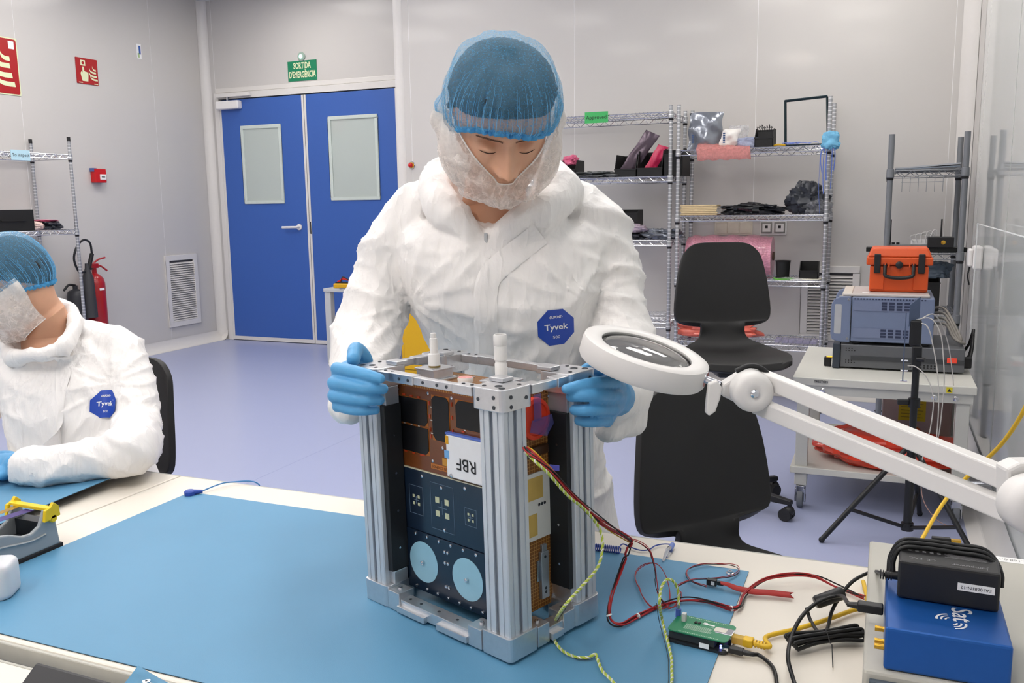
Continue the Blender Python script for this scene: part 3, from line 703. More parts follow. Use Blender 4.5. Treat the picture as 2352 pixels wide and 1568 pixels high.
def clipc(w, h, c): return [(-w/2+c[3], -h/2), (w/2-c[2], -h/2), (w/2, -h/2+c[2]), (w/2, h/2-c[1]), (w/2-c[1], h/2), (-w/2+c[0], h/2), (-w/2, h/2-c[0]), (-w/2, -h/2+c[3])]
tick = mat('red_orange_tab', 'b23a12', .4); solder = mat('solder_tab', 'd8d8d6', .3, .8)
for (x0, x1, z0, z1, c) in ((-.107, -.042, .288, .328, (.001, .001, .007, .001)), (-.107, -.042, .244, .285, (.001, .001, .007, .001)), (-.031, .006, .271, .338, (.006, .006, .001, .007)), (.021, .085, .297, .338, (.007, .001, .001, .001)), (.021, .085, .247, .288, (.001, .001, .001, .001))):
    cw, ch = x1-x0, z1-z0
    k = MB().prism([(-.5*cw-.001, -.5*ch-.001), (.5*cw+.001, -.5*ch-.001), (.5*cw+.001, .5*ch+.001), (-.5*cw-.001, .5*ch+.001)], ((x0+x1)/2, -.0511, (z0+z1)/2), X, Z, .0003).build('cell_outline', mat('orange_outline', 'a8601c', .4), up)
    MB().prism(clipc(cw, ch, c), ((x0+x1)/2, -.0515, (z0+z1)/2), X, Z, .0008).build('solar_cell', cellm, up)
for (x, z) in ((-.095, .331), (-.078, .331), (-.061, .331), (-.097, .242), (-.078, .242), (-.060, .242), (-.055, .243), (.050, .243), (.035, .293)):
    MB().bx(x-.003, x+.003, -.0522, -.0511, z-.0012, z+.0014).build('tab', tick, up)
for (x, z) in ((-.037, .325), (-.037, .305), (-.037, .285), (-.036, .275), (.012, .33), (.012, .31), (.0125, .29)):
    MB().bx(x-.001, x+.0012, -.0522, -.0511, z-.003, z+.003).build('tab', tick, up)
for (x, z) in ((-.096, .2866), (-.079, .2866), (-.062, .2866), (-.0325, .32), (-.0325, .30), (-.0325, .28), (.04, .2955)):
    MB().bx(x-.002, x+.002, -.0526, -.0520, z-.0006, z+.0008).build('solder_tab', solder, up)
def screw(x, z, parent, r=.0026, y=-.051): MB().lathe([(r, 0), (r, .0012), (r*.6, .0018), (0, .0016)], (x, y, z), (0, -1, 0), 10).build('screw', chrome, parent, smooth=50)
for x, z in ((-.108, .338), (-.0387, .3396), (.013, .3396), (-.0109, .2609), (-.0348, .2376), (-.108, .237), (.06, .225)): screw(x, z, up)
k = MB().bx(-.039, .009, -.0517, -.0511, .2255, .2335).build('name_strip', mat('orange_print', 'b9702a', .4), up)
lettering('OPEN COSMOS', (-.015, -.0518, .2295), -X, -Z, .0065, mat('brown_print', '4d2a10', .5), k, lift=.0003, width=.042)
MB().bx(-.013, -.001, -.0517, -.0511, .2345, .2455).build('yellow_mark', mat('amber_print', 'c08a2c', .4), up)
tagp = MB().bx(.003, .078, -.058, -.0513, .222, .286).build('rbf_plate', mat('white_foam_tag', 'e4e6ea', .5), sat, bevel=.002)
MB().bx(.003, .078, -.0582, -.0512, .2862, .289).build('blue_edge', mat('blue_tape', '5a74c8', .5), tagp)
MB().bx(.003, .0095, -.0586, -.0581, .272, .284).build('yellow_patch', mat('amber_tape', 'd29a18', .5), tagp)
MB().bx(.000, .010, -.0586, -.0581, .250, .262).build('blue_patch', mat('sky_tape', '6fa8dc', .5), tagp)
lettering('RBF', (.046, -.0583, .247), -X, -Z, .026, ink_black, tagp, bold=.005, lift=.0003)
screw(.013, .2255, tagp, .003, -.058)
mid = MB().bx(-.113, .113, -.0525, -.0481, .1195, .2165).build('antenna_panel', navy, sat, bevel=.0006)
MB().bx(-.113, .113, -.0527, -.0481, .2166, .2182).build('panel_edge', mat('pale_edge', 'c8c2a8', .4), mid)
patch = mat('antenna_patch', 'c9cba8', .4, .2); line = mat('thin_outline', '5f7284', .4)
def antenna(cx, cz, sp, sz, fw, fh):
    for a in (-1, 1):
        MB().bx(cx-fw/2, cx+fw/2, -.0529, -.0525, cz+a*fh/2-.0003, cz+a*fh/2+.0003).build('outline', line, mid)
        MB().bx(cx+a*fw/2-.0003, cx+a*fw/2+.0003, -.0529, -.0525, cz-fh/2, cz+fh/2).build('outline', line, mid)
        for b_ in (-1, 1): MB().bx(cx+a*sp-sz/2, cx+a*sp+sz/2, -.0531, -.0525, cz+b_*sp-sz/2, cz+b_*sp+sz/2).build('patch', patch, mid)
    MB().bx(cx-.0005, cx+.0005, -.0530, -.0525, cz-sp, cz+sp).build('feed_line', line, mid)
    MB().bx(cx-sp, cx+sp, -.0530, -.0525, cz-.0005, cz+.0005).build('feed_line', line, mid)
antenna(-.076, .168, .0058, .0045, .032, .045); antenna(-.0165, .168, .0105, .0088, .051, .072); antenna(.0447, .167, .0045, .0035, .024, .026)
for x, z in ((-.108, .20), (-.06, .209), (.035, .209), (-.0165, .199), (-.0135, .134), (-.108, .150), (.085, .209)): screw(x, z, mid, .0028, -.0525)
low = MB().bx(-.113, .113, -.0535, -.0481, .022, .1185).build('lower_panel', navy, sat, bevel=.0006)
disc = mat('pale_blue_disc', '8fbcd0', .4, var=.06)
for x, z in ((-.064, .071), (.034, .070)):
    k = MB().lathe([(.0325, 0), (.0325, .0006), (0, .0006)], (x, -.0536, z), (0, -1, 0), 40).build('disc', disc, low)
    MB().lathe([(.003, 0), (.003, .004), (.0015, .005), (0, .005)], (x, -.0542, z), (0, -1, 0), 12).build('stud', chrome, k, smooth=40)
bolts = [(-.108+i*.027, .1135) for i in range(8)]+[(-.108+i*.0245, .0275) for i in range(9)]+[(-.109, z) for z in (.095, .078, .06, .042)]+[(-.0145, z) for z in (.10, .083, .045)]+[(-.008, z) for z in (.1, .083, .045)]
for x, z in bolts: screw(x, z, low, .0026, -.0535)
# right side
side = MB().bx(.1111, .114, -.050, .050, .2325, .345).build('side_board', gridb, sat)
wp = MB().bx(.1111, .1155, -.050, .050, .132, .232).build('white_panel', mat('white_antenna_panel', 'd9d8d2', .4), sat, bevel=.0006)
gold = mat('gold_patch', 'd8b765', .4, .3)
for y, z in ((.0085, .2095), (-.0055, .1555)): MB().bx(.1155, .1160, y-.0172, y+.0172, z-.0165, z+.0165).build('gold_patch', gold, wp)
for y, z in ((.044, .224), (.045, .139), (.022, .184), (.028, .184), (.016, .184), (-.018, .165)):
    MB().lathe([(.0025, 0), (.0025, .0012), (0, .0014)], (.1155, y, z), X, 10).build('screw', chrome, wp, smooth=40)
lo = MB().bx(.1111, .114, -.050, .050, .025, .1315).build('side_board', gridb, sat)
lt = MB().bx(.114, .120, .014, .030, .040, .112).bx(.114, .119, .018, .028, .112, .122).build('latch', alu_matte, lo, bevel=.0008)
for z in (.05, .056, .104): MB().lathe([(.0022, 0), (.0022, .0005), (0, .0005)], (.1201, .022, z), X, 10).build('hole', mat('dark_hole', '4c5056', .4, .7), lt)
MB().bx(.114, .1165, .008, .0135, .068, .10).build('lever', steel, lo, bevel=.0006)
for y, z in ((.045, .125), (.042, .036), (.044, .338), (-.02, .338), (.038, .268)):
    MB().lathe([(.0025, 0), (.0025, .0012), (0, .0014)], (.114, y, z), X, 10).build('screw', chrome, lo if z < .13 else side, smooth=40)
rc = MB().lathe([(.030, 0), (.0305, .008), (.0295, .012), (.024, .0135), (.023, .011), (0, .011)], (.1142, .004, .314), X, 36).build('red_cap', mat('red_cap_plastic', 'd63818', .4), sat, smooth=35)
bt = sheer('blue_kapton_tape', '6d72c0', .32, .42, 40)
MB().bx(.1285, .1292, -.003, .012, .312, .350).build('tape_strip', bt, rc)
MB().prism([(-.024, -.008), (.010, -.020), (.026, -.004), (.022, .010), (-.02, .008)], (.1286, .012, .306), Y, Z, .0006).build('tape_strip', bt, rc)
cn = MB().bx(.114, .122, -.02, .034, .258, .272).build('connector', mat('brown_resin', '3c2413', .35, var=.3), side, bevel=.002)
# top: two antenna masts, disc
for (cx, cy, kind) in ((-.076, -.004, 0), (.078, -.014, 1)):
    pl = MB().bx(cx-.027, cx+.027, cy-.027, cy+.027, .350, .353).build('mast_base', alu, sat, bevel=.0006)
    MB().bx(cx-.020, cx+.020, cy-.020, cy+.020, .353, .366).build('mast_block', alu, pl, bevel=.0008)
    MB().bx(cx-.022, cx+.022, cy-.022, cy+.022, .366, .3685).build('mast_lid', alu, pl, bevel=.0006)
    for a in (-1, 1):
        for b_ in (-1, 1):
            MB().lathe([(.0024, 0), (.0024, .0012), (0, .0014)], (cx+a*.0235, cy+b_*.0235, .353), Z, 10).build('screw', chrome, pl, smooth=40)
            MB().lathe([(.0018, 0), (.0018, .001), (0, .0012)], (cx+a*.0185, cy+b_*.0185, .3685), Z, 10).build('screw', chrome, pl, smooth=40)
    MB().lathe([(.0092, 0), (.0092, .0025), (0, .0025)], (cx, cy, .3685), Z, 24).build('brass_ring', mat('brass', '8a7440', .35, .8), pl, smooth=40)
    ptfe = mat('white_ptfe', 'e6e4e2', .45, var=.01)
    if kind == 0: prf = [(.0092, 0), (.0092, .017), (.0082, .0185), (.0066, .019), (.0062, .021), (.0060, .041), (.0056, .042), (.0045, .0425), (.0045, .0495), (.004, .050), (0, .050)]
    else: prf = [(.0088, 0), (.0088, .020), (.0080, .021), (.0080, .0245), (.0094, .0255), (.0094, .045), (.0088, .0455), (.0096, .0465), (.0096, .060), (.0090, .0615), (.0070, .0615), (.0070, .052), (0, .052)]
    k = MB().lathe(prf, (cx, cy, .371), Z, 28).build('mast', ptfe, sat, smooth=40)
    if kind: MB().lathe([(.0068, .0545), (.006, .056), (0, .056)], (cx, cy, .371), Z, 20).build('mast_core', mat('dark_core', '4a443c', .4, .6), k)
k = MB().lathe([(.0115, 0), (.012, .006), (.011, .0075), (0, .0075)], (-.016, .004, .350), Z, 28).build('top_button', ptfe, sat, smooth=40)
MB().lathe([(.0105, .0076), (.0105, .0080), (0, .0080)], (-.016, .004, .350), Z, 28).build('red_face', mat('red_label', 'd8514c', .5, col2='f2d6d2', vscale=300), k)
for (x, y) in ((.0, .03), (-.03, .035), (.03, .02), (-.035, -.03), (.03, -.035), (.1, .04), (.04, .044), (-.1, .044)):
    MB().lathe([(.0024, 0), (.0024, .0015), (0, .0018)], (x, y, .350), Z, 10).build('screw', chrome, sat, smooth=40)

# the person is lifting one side a little: both lean by about a degree
_T = Matrix.Rotation(-.016, 3, Vector((-.387, .922, 0))) @ Matrix.Rotation(SAT_ROT, 3, 'Z')
_piv = Vector((-.737, 1.135, MZ+.0004)); _R = Matrix.Rotation(-.016, 3, Vector((-.387, .922, 0)))
for o_ in (fr, sat):
    o_.rotation_euler = _T.to_euler(); o_.location = _piv+_R @ (Vector(SAT_LOC)-_piv)+Vector((-.003, 0, 0))


# ================================================================ THINGS ON THE BENCH
red_w = mat('red_wire', 'a81f24', .4); blk_w = mat('black_wire', '1b1a1c', .45); yel_w = mat('yellow_green_wire', 'b9c94f', .45); wht_w = mat('white_wire', 'dcdcd4', .45); ylw_w = mat('amber_wire', 'c99a22', .45)
blue_w = mat('blue_cord', '3550a8', .45); eth = mat('yellow_ethernet', 'e0b62a', .42); cab = mat('black_cable', '17181a', .4, var=.1)
def bundle(t, path, strands, spread, r, seed=0, k=6, wob=1.5):
    """several wires running together; one part per wire"""
    R_ = random.Random(seed); P = catmull(path, k)
    for i, m_ in enumerate(strands):
        ph = 2*math.pi*i/len(strands); pts = []
        for j, p in enumerate(P):
            d = (P[min(j+1, len(P)-1)]-P[max(j-1, 0)]); d = d.normalized() if d.length > 1e-9 else X; x, y = frame_from(d)
            a = ph+wob*math.sin(j*.13+i); pts.append(p+(x*math.cos(a)+y*math.sin(a))*spread)
        MB().tube(pts, r, 6, 1).build('wire', m_, t, smooth=60)
def twist(t, path, mats, spread, r, pitch, k=14):
    P = catmull(path, k); Ls = [0]
    for a, b in zip(P[:-1], P[1:]): Ls.append(Ls[-1]+(b-a).length)
    n = int(Ls[-1]/(pitch/8)); Q = []; j = 0
    for i in range(n+1):
        s = Ls[-1]*i/n
        while j < len(Ls)-2 and Ls[j+1] < s: j += 1
        f = (s-Ls[j])/max(1e-9, Ls[j+1]-Ls[j]); Q.append(P[j].lerp(P[j+1], min(1, f)))
    for q, m_ in enumerate(mats):
        pts = []; x = None
        for i, p in enumerate(Q):
            d = (Q[min(i+1, n)]-Q[max(i-1, 0)]).normalized()
            if x is None: x, y = frame_from(d)
            x = (x-d*x.dot(d)).normalized(); y = d.cross(x); a = 2*math.pi*(i/8+q/len(mats)); pts.append(p+(x*math.cos(a)+y*math.sin(a))*spread)
        MB().tube(pts, r, 5, 1).build('wire', m_, t, smooth=60)
def tie(t, p, d, r): MB().cyl(Vector(p)-Vector(d).normalized()*.0012, Vector(p)+Vector(d).normalized()*.0012, r, n=12).build('cable_tie', white_pl, t, smooth=40)
h1 = [(-0.4247,1.0500,1.0518), (-0.4079,1.0414,1.0439), (-0.3926,1.0551,1.0216), (-0.3782,1.0827,0.9873), (-0.3645,1.1309,0.9460), (-0.3477,1.1807,0.9065), (-0.3296,1.2267,0.8737), (-0.3321,1.2286,0.8590), (-0.3426,1.2237,0.8237), (-0.3515,1.2084,0.7874), (-0.3501,1.1878,0.7680), (-0.3446,1.1849,0.7580), (-0.3293,1.1871,0.7570), (-0.3156,1.2221,0.7570), (-0.2910,1.2721,0.7570), (-0.2600,1.3005,0.7590), (-0.2246,1.3087,0.7570), (-0.1896,1.2966,0.7570), (-0.1788,1.3117,0.7570), (-0.1772,1.3549,0.7570), (-0.1551,1.4071,0.7620), (-0.1170,1.4305,0.7680), (-0.0813,1.4484,0.7640), (-0.0472,1.4388,0.7570), (-0.0191,1.4185,0.7570), (-0.0036,1.4078,0.7570)]
t = thing('wire_harness', 'red and black wire bundle running from the satellite across the table', 'wire', h1[12])
bundle(t, h1, [red_w, blk_w, red_w, red_w, blk_w, red_w], .0027, .0012, 1); bundle(t, h1[:7], [ylw_w, red_w, blk_w, red_w], .0046, .0010, 6)
for i in (4, 10, 13, 17): d = Vector(h1[i+1])-Vector(h1[i]); tie(t, h1[i], d, .0042)
MB().bx(*(lambda p: (p[0]-.004, p[0]+.010, p[1]-.001, p[1]+.001, p[2]-.003, p[2]+.004))((-0.3920,1.0634,1.0240))).build('blue_flag', mat('violet_flag', '4a4fa8', .5), t)
h2 = [(-0.3297,1.2269,0.8750), (-0.3138,1.2374,0.8651), (-0.3042,1.2446,0.8515), (-0.2982,1.2485,0.8274), (-0.2949,1.2466,0.8079), (-0.2893,1.2406,0.7907), (-0.2846,1.2677,0.7600), (-0.2759,1.2651,0.7570), (-0.2696,1.2851,0.7570), (-0.2694,1.3092,0.7630), (-0.2803,1.3243,0.7650), (-0.2626,1.3639,0.7630), (-0.2319,1.3882,0.7600), (-0.2085,1.4172,0.7570), (-0.1997,1.4431,0.7570), (-0.2081,1.4611,0.7570), (-0.2303,1.4626,0.7570), (-0.2610,1.4490,0.7570), (-0.2780,1.4230,0.7570), (-0.2780,1.3946,0.7570), (-0.2639,1.3707,0.7570), (-0.2390,1.3576,0.7590)]
t = thing('wire_harness', 'thin red wires looping over the mat to a small black connector', 'wire', h2[12])
bundle(t, h2, [red_w, red_w, blk_w], .0016, .0006, 2)
h3 = [(-0.3419,1.3250,0.7570), (-0.3559,1.3589,0.7580), (-0.3556,1.3832,0.7620), (-0.3428,1.3973,0.7660), (-0.3250,1.3913,0.7680), (-0.3041,1.3584,0.7640), (-0.2876,1.3139,0.7580), (-0.2817,1.2756,0.7570), (-0.2892,1.2585,0.7570), (-0.3061,1.2615,0.7570), (-0.3267,1.2912,0.7570), (-0.3419,1.3250,0.7570)]
bundle(t, h3, [red_w, red_w], .0012, .0007, 3)
cp = Vector((-0.2328,1.3736,0.7555))
MB().box(cp+Vector((0, 0, .005)), (.016, .009, .010), Rz(-.1)).build('connector', black_pl, t, bevel=.0008)
MB().box(cp+Vector((.002, -.0046, .005)), (.006, .001, .006), Rz(-.1)).build('connector_label', ink_white, t)
MB().box(cp+Vector((.014, 0, .005)), (.010, .006, .006), Rz(-.1)).build('connector_latch', black_pl, t, bevel=.0006)
rib = [(-0.2181,1.3677,0.7640), (-0.2067,1.3698,0.7620), (-0.1902,1.3651,0.7600), (-0.1665,1.3645,0.7590), (-0.1407,1.3716,0.7580), (-0.1063,1.3769,0.7570)]
t = thing('ribbon_tag', 'red fabric ribbon tag lying on the cream table top', 'ribbon', rib[4])
P = catmull(rib, 8); rows = []
for i, p in enumerate(P):
    wd = .0035+.0035*min(1, i/(len(P)*.5)); d = (P[min(i+1, len(P)-1)]-P[max(i-1, 0)]).normalized(); q = Vector((-d.y, d.x, .25)).normalized()
    ext = Vector((0, 0, 0)); rows.append([p-q*wd, p-q*wd*.0-(d*.006 if i == len(P)-1 else ext), p+q*wd])
MB().grid(rows).build('ribbon', mat('red_ribbon', 'a62a26', .7), t, smooth=60, solid=.0006)
tw1 = [(-0.4234,1.0466,1.0481), (-0.4037,1.0366,1.0375), (-0.3907,1.0499,1.0186), (-0.3764,1.0775,0.9843), (-0.3643,1.1206,0.9495), (-0.3531,1.1472,0.9164), (-0.3461,1.1411,0.8952), (-0.3447,1.1160,0.8732), (-0.3530,1.0721,0.8618), (-0.3649,1.0319,0.8485), (-0.4237,1.1516,0.7580), (-0.4117,1.1167,0.7565), (-0.3900,1.0874,0.7565), (-0.3666,1.0746,0.7565), (-0.3489,1.0777,0.7565), (-0.3392,1.0846,0.7600), (-0.3346,1.0797,0.7570), (-0.3190,1.0526,0.7565), (-0.2985,1.0315,0.7565), (-0.2696,0.9937,0.7565), (-.285, .90, .7565), (-.280, .835, .752), (-.280, .818, .70)]
t = thing('twisted_cable', 'twisted yellow green and white cable curving from the satellite to the near edge', 'cable', tw1[12])
twist(t, tw1, [yel_w, wht_w, yel_w], .0012, .0011, .011)
MB().tube([Vector(p)+Vector((.003, -.002, -.001)) for p in tw1[9:]], .0005, 5, 6).build('wire', blk_w, t)
tw2 = [(-0.2530,1.2195,0.7705), (-0.2544,1.2218,0.7875), (-0.2571,1.2241,0.8084), (-0.2627,1.2136,0.8247), (-0.2688,1.2009,0.8296), (-0.2725,1.1872,0.8229), (-0.2695,1.1644,0.8103), (-0.2744,1.2005,0.7700), (-0.2635,1.1761,0.7620), (-0.2488,1.1389,0.7580), (-0.2363,1.0966,0.7565), (-0.2266,1.0210,0.7565), (-.255, .88, .7565), (-.255, .832, .752), (-.255, .816, .70)]
t = thing('twisted_cable', 'twisted yellow green and white cable arching into the green circuit board', 'cable', tw2[9])
twist(t, tw2, [yel_w, wht_w, yel_w], .0012, .0011, .011)
MB().tube([Vector(p)+Vector((-.004, -.002, -.0)) for p in tw2[6:]], .0005, 5, 6).build('wire', blk_w, t)
cpt = Vector((-0.2542,1.2190,0.7705))
MB().cyl(cpt+Z*.016, cpt+Z*.010, .0028, n=10).build('plug_sleeve', steel, t, smooth=40)
MB().cyl(cpt+Z*.010, cpt-Z*.003, .0042, n=12).build('plug_body', mat('blue_sleeve', '4a63b8', .4), t, smooth=40)

# development board
BR = Rz(math.radians(-7)); BC = Vector((-.2145, 1.192, MZ+.0006))
t = thing('circuit_board', 'green circuit board stacked on a dark board at the mat edge', 'circuit board', BC)
def bbx(b, x, y, z, dx, dy, dz): return b.box(BC+BR @ Vector((x, y, z)), (dx, dy, dz), BR)
MB(Matrix.Translation(BC) @ BR.to_4x4()).prism(rrect(.088, .056, .009, 5), (0, 0, 0), X, Y, .0035).build('lower_board', mat('dark_board', '23262a', .4), t)
bbx(MB(), -.008, 0, .0095, .066, .046, .0115).build('header_block', mat('slate_header', '33383c', .5), t, bevel=.001)
gp = mat('green_solder_mask', '1f7d56', .35, var=.08)
gb = MB(Matrix.Translation(BC) @ BR.to_4x4()).prism(rrect(.086, .054, .007, 5), (0, 0, .0165), X, Y, .0016).build('green_board', gp, t)
pad = mat('pale_solder_pads', 'b9cdbd', .35, .3)
for i in range(14):
    for j in range(9): bbx(MB(), -.022+i*.0026, -.013+j*.0018, .0182, .0020, .0007, .0002).build('pad', pad, gb)
for i in range(23):
    for yy in (.0235, -.0235): bbx(MB(), -.026+i*.0025, yy, .0182, .0014, .0014, .0002).build('pin', pad, gb)
bbx(MB(), .006, .012, .0183, .018, .003, .0002).build('print_mark', ink_white, gb); bbx(MB(), .001, .0155, .0183, .005, .002, .0002).build('print_mark', ink_white, gb)
for q in range(7): bbx(MB(), .012+(q % 2)*.004, -.012+q*.003, .0183, .009-(q % 3)*.002, .0006, .0002).build('print_line', pad, gb)
for dx in (0, .005): bbx(MB(), -.012+dx, .010, .0190, .0035, .005, .0016).build('chip', black_pl, gb)
bbx(MB(), -.029, .008, .0240, .006, .007, .012).build('socket', mat('pale_grey_plastic', 'c9cbca', .5), gb, bevel=.0006)
bbx(MB(), .032, .004, .0105, .024, .018, .0165).build('network_jack', chrome, t, bevel=.0006)
bbx(MB(), .026, .004, .0188, .017, .012, .0006).build('jack_cutout', mat('pale_metal', 'd6d2c6', .3, .5), gb)
bbx(MB(), .012, -.0285, .0065, .014, .0006, .007).build('paper_label', ink_white, t)
for i in range(2): bbx(MB(), .033, -.0190, .0075-i*.003, .003, .003, .0016).build('led', mat('blue_led', '8c94ff', .3, emit=3.), t, bevel=.0004)
bbx(MB(), .040, -.019, .006, .009, .009, .004).build('usb_port', chrome, t)
pj = BC+BR @ Vector((.044, .004, .0105)); ax = (BR @ X)
t = thing('ethernet_cable', 'yellow network cable plugged into the green board, running to the grey instrument', 'cable', pj)
MB().box(pj+ax*.008, (.018, .012, .010), BR).build('plug', sheer('clear_amber_plug', 'e3c05a', .75, .9, 60), t, bevel=.001)
MB().box(pj+ax*.021, (.014, .014, .012), BR).build('boot', eth, t, bevel=.002)
for i in range(4): MB().cyl(pj+ax*(.030+i*.0042), pj+ax*(.0322+i*.0042), .0055, n=14).build('boot_rib', eth, t, smooth=40)
MB().tube([pj+ax*.024, pj+ax*.05, (-0.1296,1.2242,0.7570), (-0.0917,1.2639,0.7570), (-0.0529,1.3107,0.7570), (-0.0213,1.3531,0.7570), (0.0006,1.3835,0.7570), (-.007, 1.470, .757)], .0034, 10, 6).build('cord', eth, t, smooth=60)
t = thing('ethernet_cable', 'yellow network cable rising behind the grey instrument past the lamp arm', 'cable', (.058, 1.44, .80))
MB().tube([(.058, 1.44, .755), (0.0752,1.5787,0.7815), (0.0878,1.6299,0.7933), (0.1144,1.7110,0.8169), (0.1398,1.7483,0.8450), (0.1692,1.7452,0.8835), (0.2000,1.6816,0.9499), (0.2182,1.6233,1.0145), (0.2276,1.5819,1.0706)], .0035, 10, 6).build('cord', eth, t, smooth=60)
t = thing('usb_cable', 'black cable leaving the green board toward the near table edge', 'cable', (-0.1469,1.1752,0.7550))
up_ = BC+BR @ Vector((.047, -.019, .006))
MB().box(up_+ax*.008, (.020, .011, .008), BR).build('plug', black_pl, t, bevel=.0015)
MB().tube([up_+ax*.017, up_+ax*.030, (-0.1314,1.1680,0.7565), (-0.1139,1.1503,0.7545), (-0.1040,1.1164,0.7545), (-0.0996,1.0531,0.7545), (-.115, .90, .7545), (-.115, .828, .752), (-.115, .815, .68)], [.004, .0028, .0028, .0028, .0028, .0028, .0028], 10, 6).build('cord', cab, t, smooth=60)

# grounding plugs
t = thing('ground_plug', 'blue snap plug and cord at the far left corner of the big mat', 'plug', (-1.3746,1.4440,0.7525))
gp0 = Vector((-1.3724,1.4417,0.7525))
MB().lathe([(.011, 0), (.0115, .003), (.0115, .008), (.009, .0105), (0, .011)], gp0, Z, 20).build('cap', blue_w, t, smooth=40)
MB().tube([gp0+Vector((.006, .006, .005)), gp0+Vector((.020, .018, .005))], [.006, .0035], 10, 1).build('strain_relief', blue_w, t, smooth=40)
MB().tube([gp0+Vector((.018, .016, .005)), (-1.3572,1.4709,0.7560), (-1.3465,1.5007,0.7600), (-1.3378,1.5304,0.7580), (-1.288, 1.562, .752), (-1.285, 1.566, .70), (-1.285, 1.568, .5)], .0016, 8, 6).build('cord', mat('light_blue_cord', '3f7fb8', .45), t, smooth=60)
t = thing('coil_cord', 'coiled blue grounding cord with a crocodile clip behind the satellite', 'cord', (-0.4242,1.4687,0.7520))
c0 = Vector((-0.4349,1.4553,0.7580)); c1 = Vector((-0.4095,1.4563,0.7580)); d = (c1-c0); x_, y_ = frame_from(d); n = 14*10; pts = []
for i in range(n+1): a = 2*math.pi*i/10; pts.append(c0-d*.9+d*(1.9*i/n)+(x_*math.cos(a)+y_*math.sin(a))*.006)
MB().tube(pts, .0012, 5, 1).build('coil', blue_w, t, smooth=60)
MB().tube([pts[-1], (-0.4158,1.4787,0.7560), (-0.4127,1.4909,0.7560), (-0.3984,1.4862,0.7540), (-0.3787,1.4784,0.7540), (-0.3647,1.4858,0.7540), (-0.3582,1.5079,0.7540), (-0.3449,1.5191,0.7550), (-0.3306,1.5195,0.7560)], .0012, 6, 6).build('cord', blue_w, t, smooth=60)
a0 = Vector((-0.3286,1.5176,0.7570)); a1 = Vector((-0.3295,1.4432,0.7530)); ad = (a1-a0)
MB().tube([a0, a0+ad*.35], [.0045, .0058], 10, 1).build('clip_sleeve', mat('lilac_sleeve', '6f83c4', .45), t, smooth=40)
for s_ in (-1, 1):
    MB().tube([a0+ad*.3+Z*.003*s_, a0+ad*.55+Z*.0065*s_, a0+ad*.75+Z*.004*s_, a1+Z*.001*s_], [.004, .0038, .003, .0015], 8, 4).build('clip_jaw', chrome, t, smooth=40)

# tape dispenser, bottle, laptop, small mat (left foreground)
dsp = mat('dispenser_grey', '9aa0a5', .45, var=.03)
t = thing('tape_dispenser', 'grey desktop tape dispenser with a yellow cutter bar', 'tape dispenser', (-1.435, 1.0, TZ))
prof_ = [(1.125, .0), (1.118, .074), (1.113, .090), (1.098, .092), (1.092, .075), (1.085, .058), (1.068, .048), (1.05, .050), (1.025, .064), (.995, .073), (.96, .073), (.92, .06), (.885, .03), (.875, 0)]
for xs in (-1.478, -1.398):
    MB().prism([(y, z*.80+.008) for y, z in prof_], (xs, 0, TZ), Y, Z, .009 if xs > -1.43 else .009).build('side_cheek', dsp, t, bevel=.003)
MB().bx(-1.480, -1.388, .87, 1.13, TZ+.0005, TZ+.009).build('rubber_base', dark_rub, t, bevel=.002)
MB().bx(-1.469, -1.398, 1.098, 1.122, TZ+.009, TZ+.055).bx(-1.469, -1.398, .88, 1.10, TZ+.009, TZ+.025).build('inner_body', mat('dispenser_dark', '2b3138', .4), t)
MB().tube([(-1.388, .90, TZ+.024), (-1.388, .95, TZ+.041), (-1.388, 1.0, TZ+.043), (-1.388, 1.06, TZ+.034), (-1.388, 1.095, TZ+.036)], .0022, 6, 6).build('moulded_rib', dsp, t, smooth=60)
yb = mat('yellow_plastic_bright', 'ecc91e', .35)
k = MB().bx(-1.484, -1.384, 1.098, 1.112, TZ+.078, TZ+.084).build('cutter_bar', yb, t, bevel=.001)
for xs in (-1.486, -1.388): MB().prism([(1.090, .060), (1.124, .064), (1.122, .083), (1.112, .092), (1.106, .085), (1.094, .081)], (xs, 0, TZ), Y, Z, .007).build('cutter_end', yb, k, bevel=.001)
MB().lathe([(.008, 0), (.008, .006), (.006, .008), (0, .008)], (-1.389, 1.110, TZ+.062), X, 16).build('cutter_knob', yb, k, smooth=40)
MB().lathe([(.033, 0), (.033, .024), (.020, .024), (.020, 0)], (-1.462, .965, TZ+.050), X, 32).build('tape_roll', mat('violet_tape', '3d2f78', .35), t, smooth=40)
MB().lathe([(.030, 0), (.030, .022), (.020, .022), (.020, 0)], (-1.432, .965, TZ+.050), X, 32).build('tape_roll', mat('amber_tape_roll', '9c7a2c', .3), t, smooth=40)
MB().grid([[(-1.462, .985, TZ+.072), (-1.440, .985, TZ+.072)], [(-1.440, 1.100, TZ+.076), (-1.418, 1.100, TZ+.076)]]).build('tape_strip', mat('violet_tape', '3d2f78', .35), t, solid=.0004)
MB().grid([[(-1.470, .98, TZ+.074), (-1.460, .98, TZ+.074)], [(-1.470, 1.1, TZ+.078), (-1.455, 1.1, TZ+.078)]]).build('tape_strip', mat('amber_tape_roll', '9c7a2c', .3), t, solid=.0004)
t = thing('dispenser_bottle', 'white plastic bottle with a chrome pump cap on the mat', 'bottle', (-1.322, .925, MZ+.0003))
BB = Matrix.Translation((-1.322, .925, MZ+.0003)) @ Matrix.Rotation(math.radians(32), 4, 'Z')
b = MB(BB); lv = [(.0, .90), (.003, .98), (.008, 1), (.044, 1), (.052, .98), (.056, .90), (.058, .5)]; rings = []
for z, s_ in lv: rings.append([(x*s_, y*s_, z) for x, y in rrect(.092, .062, .016, 4)])
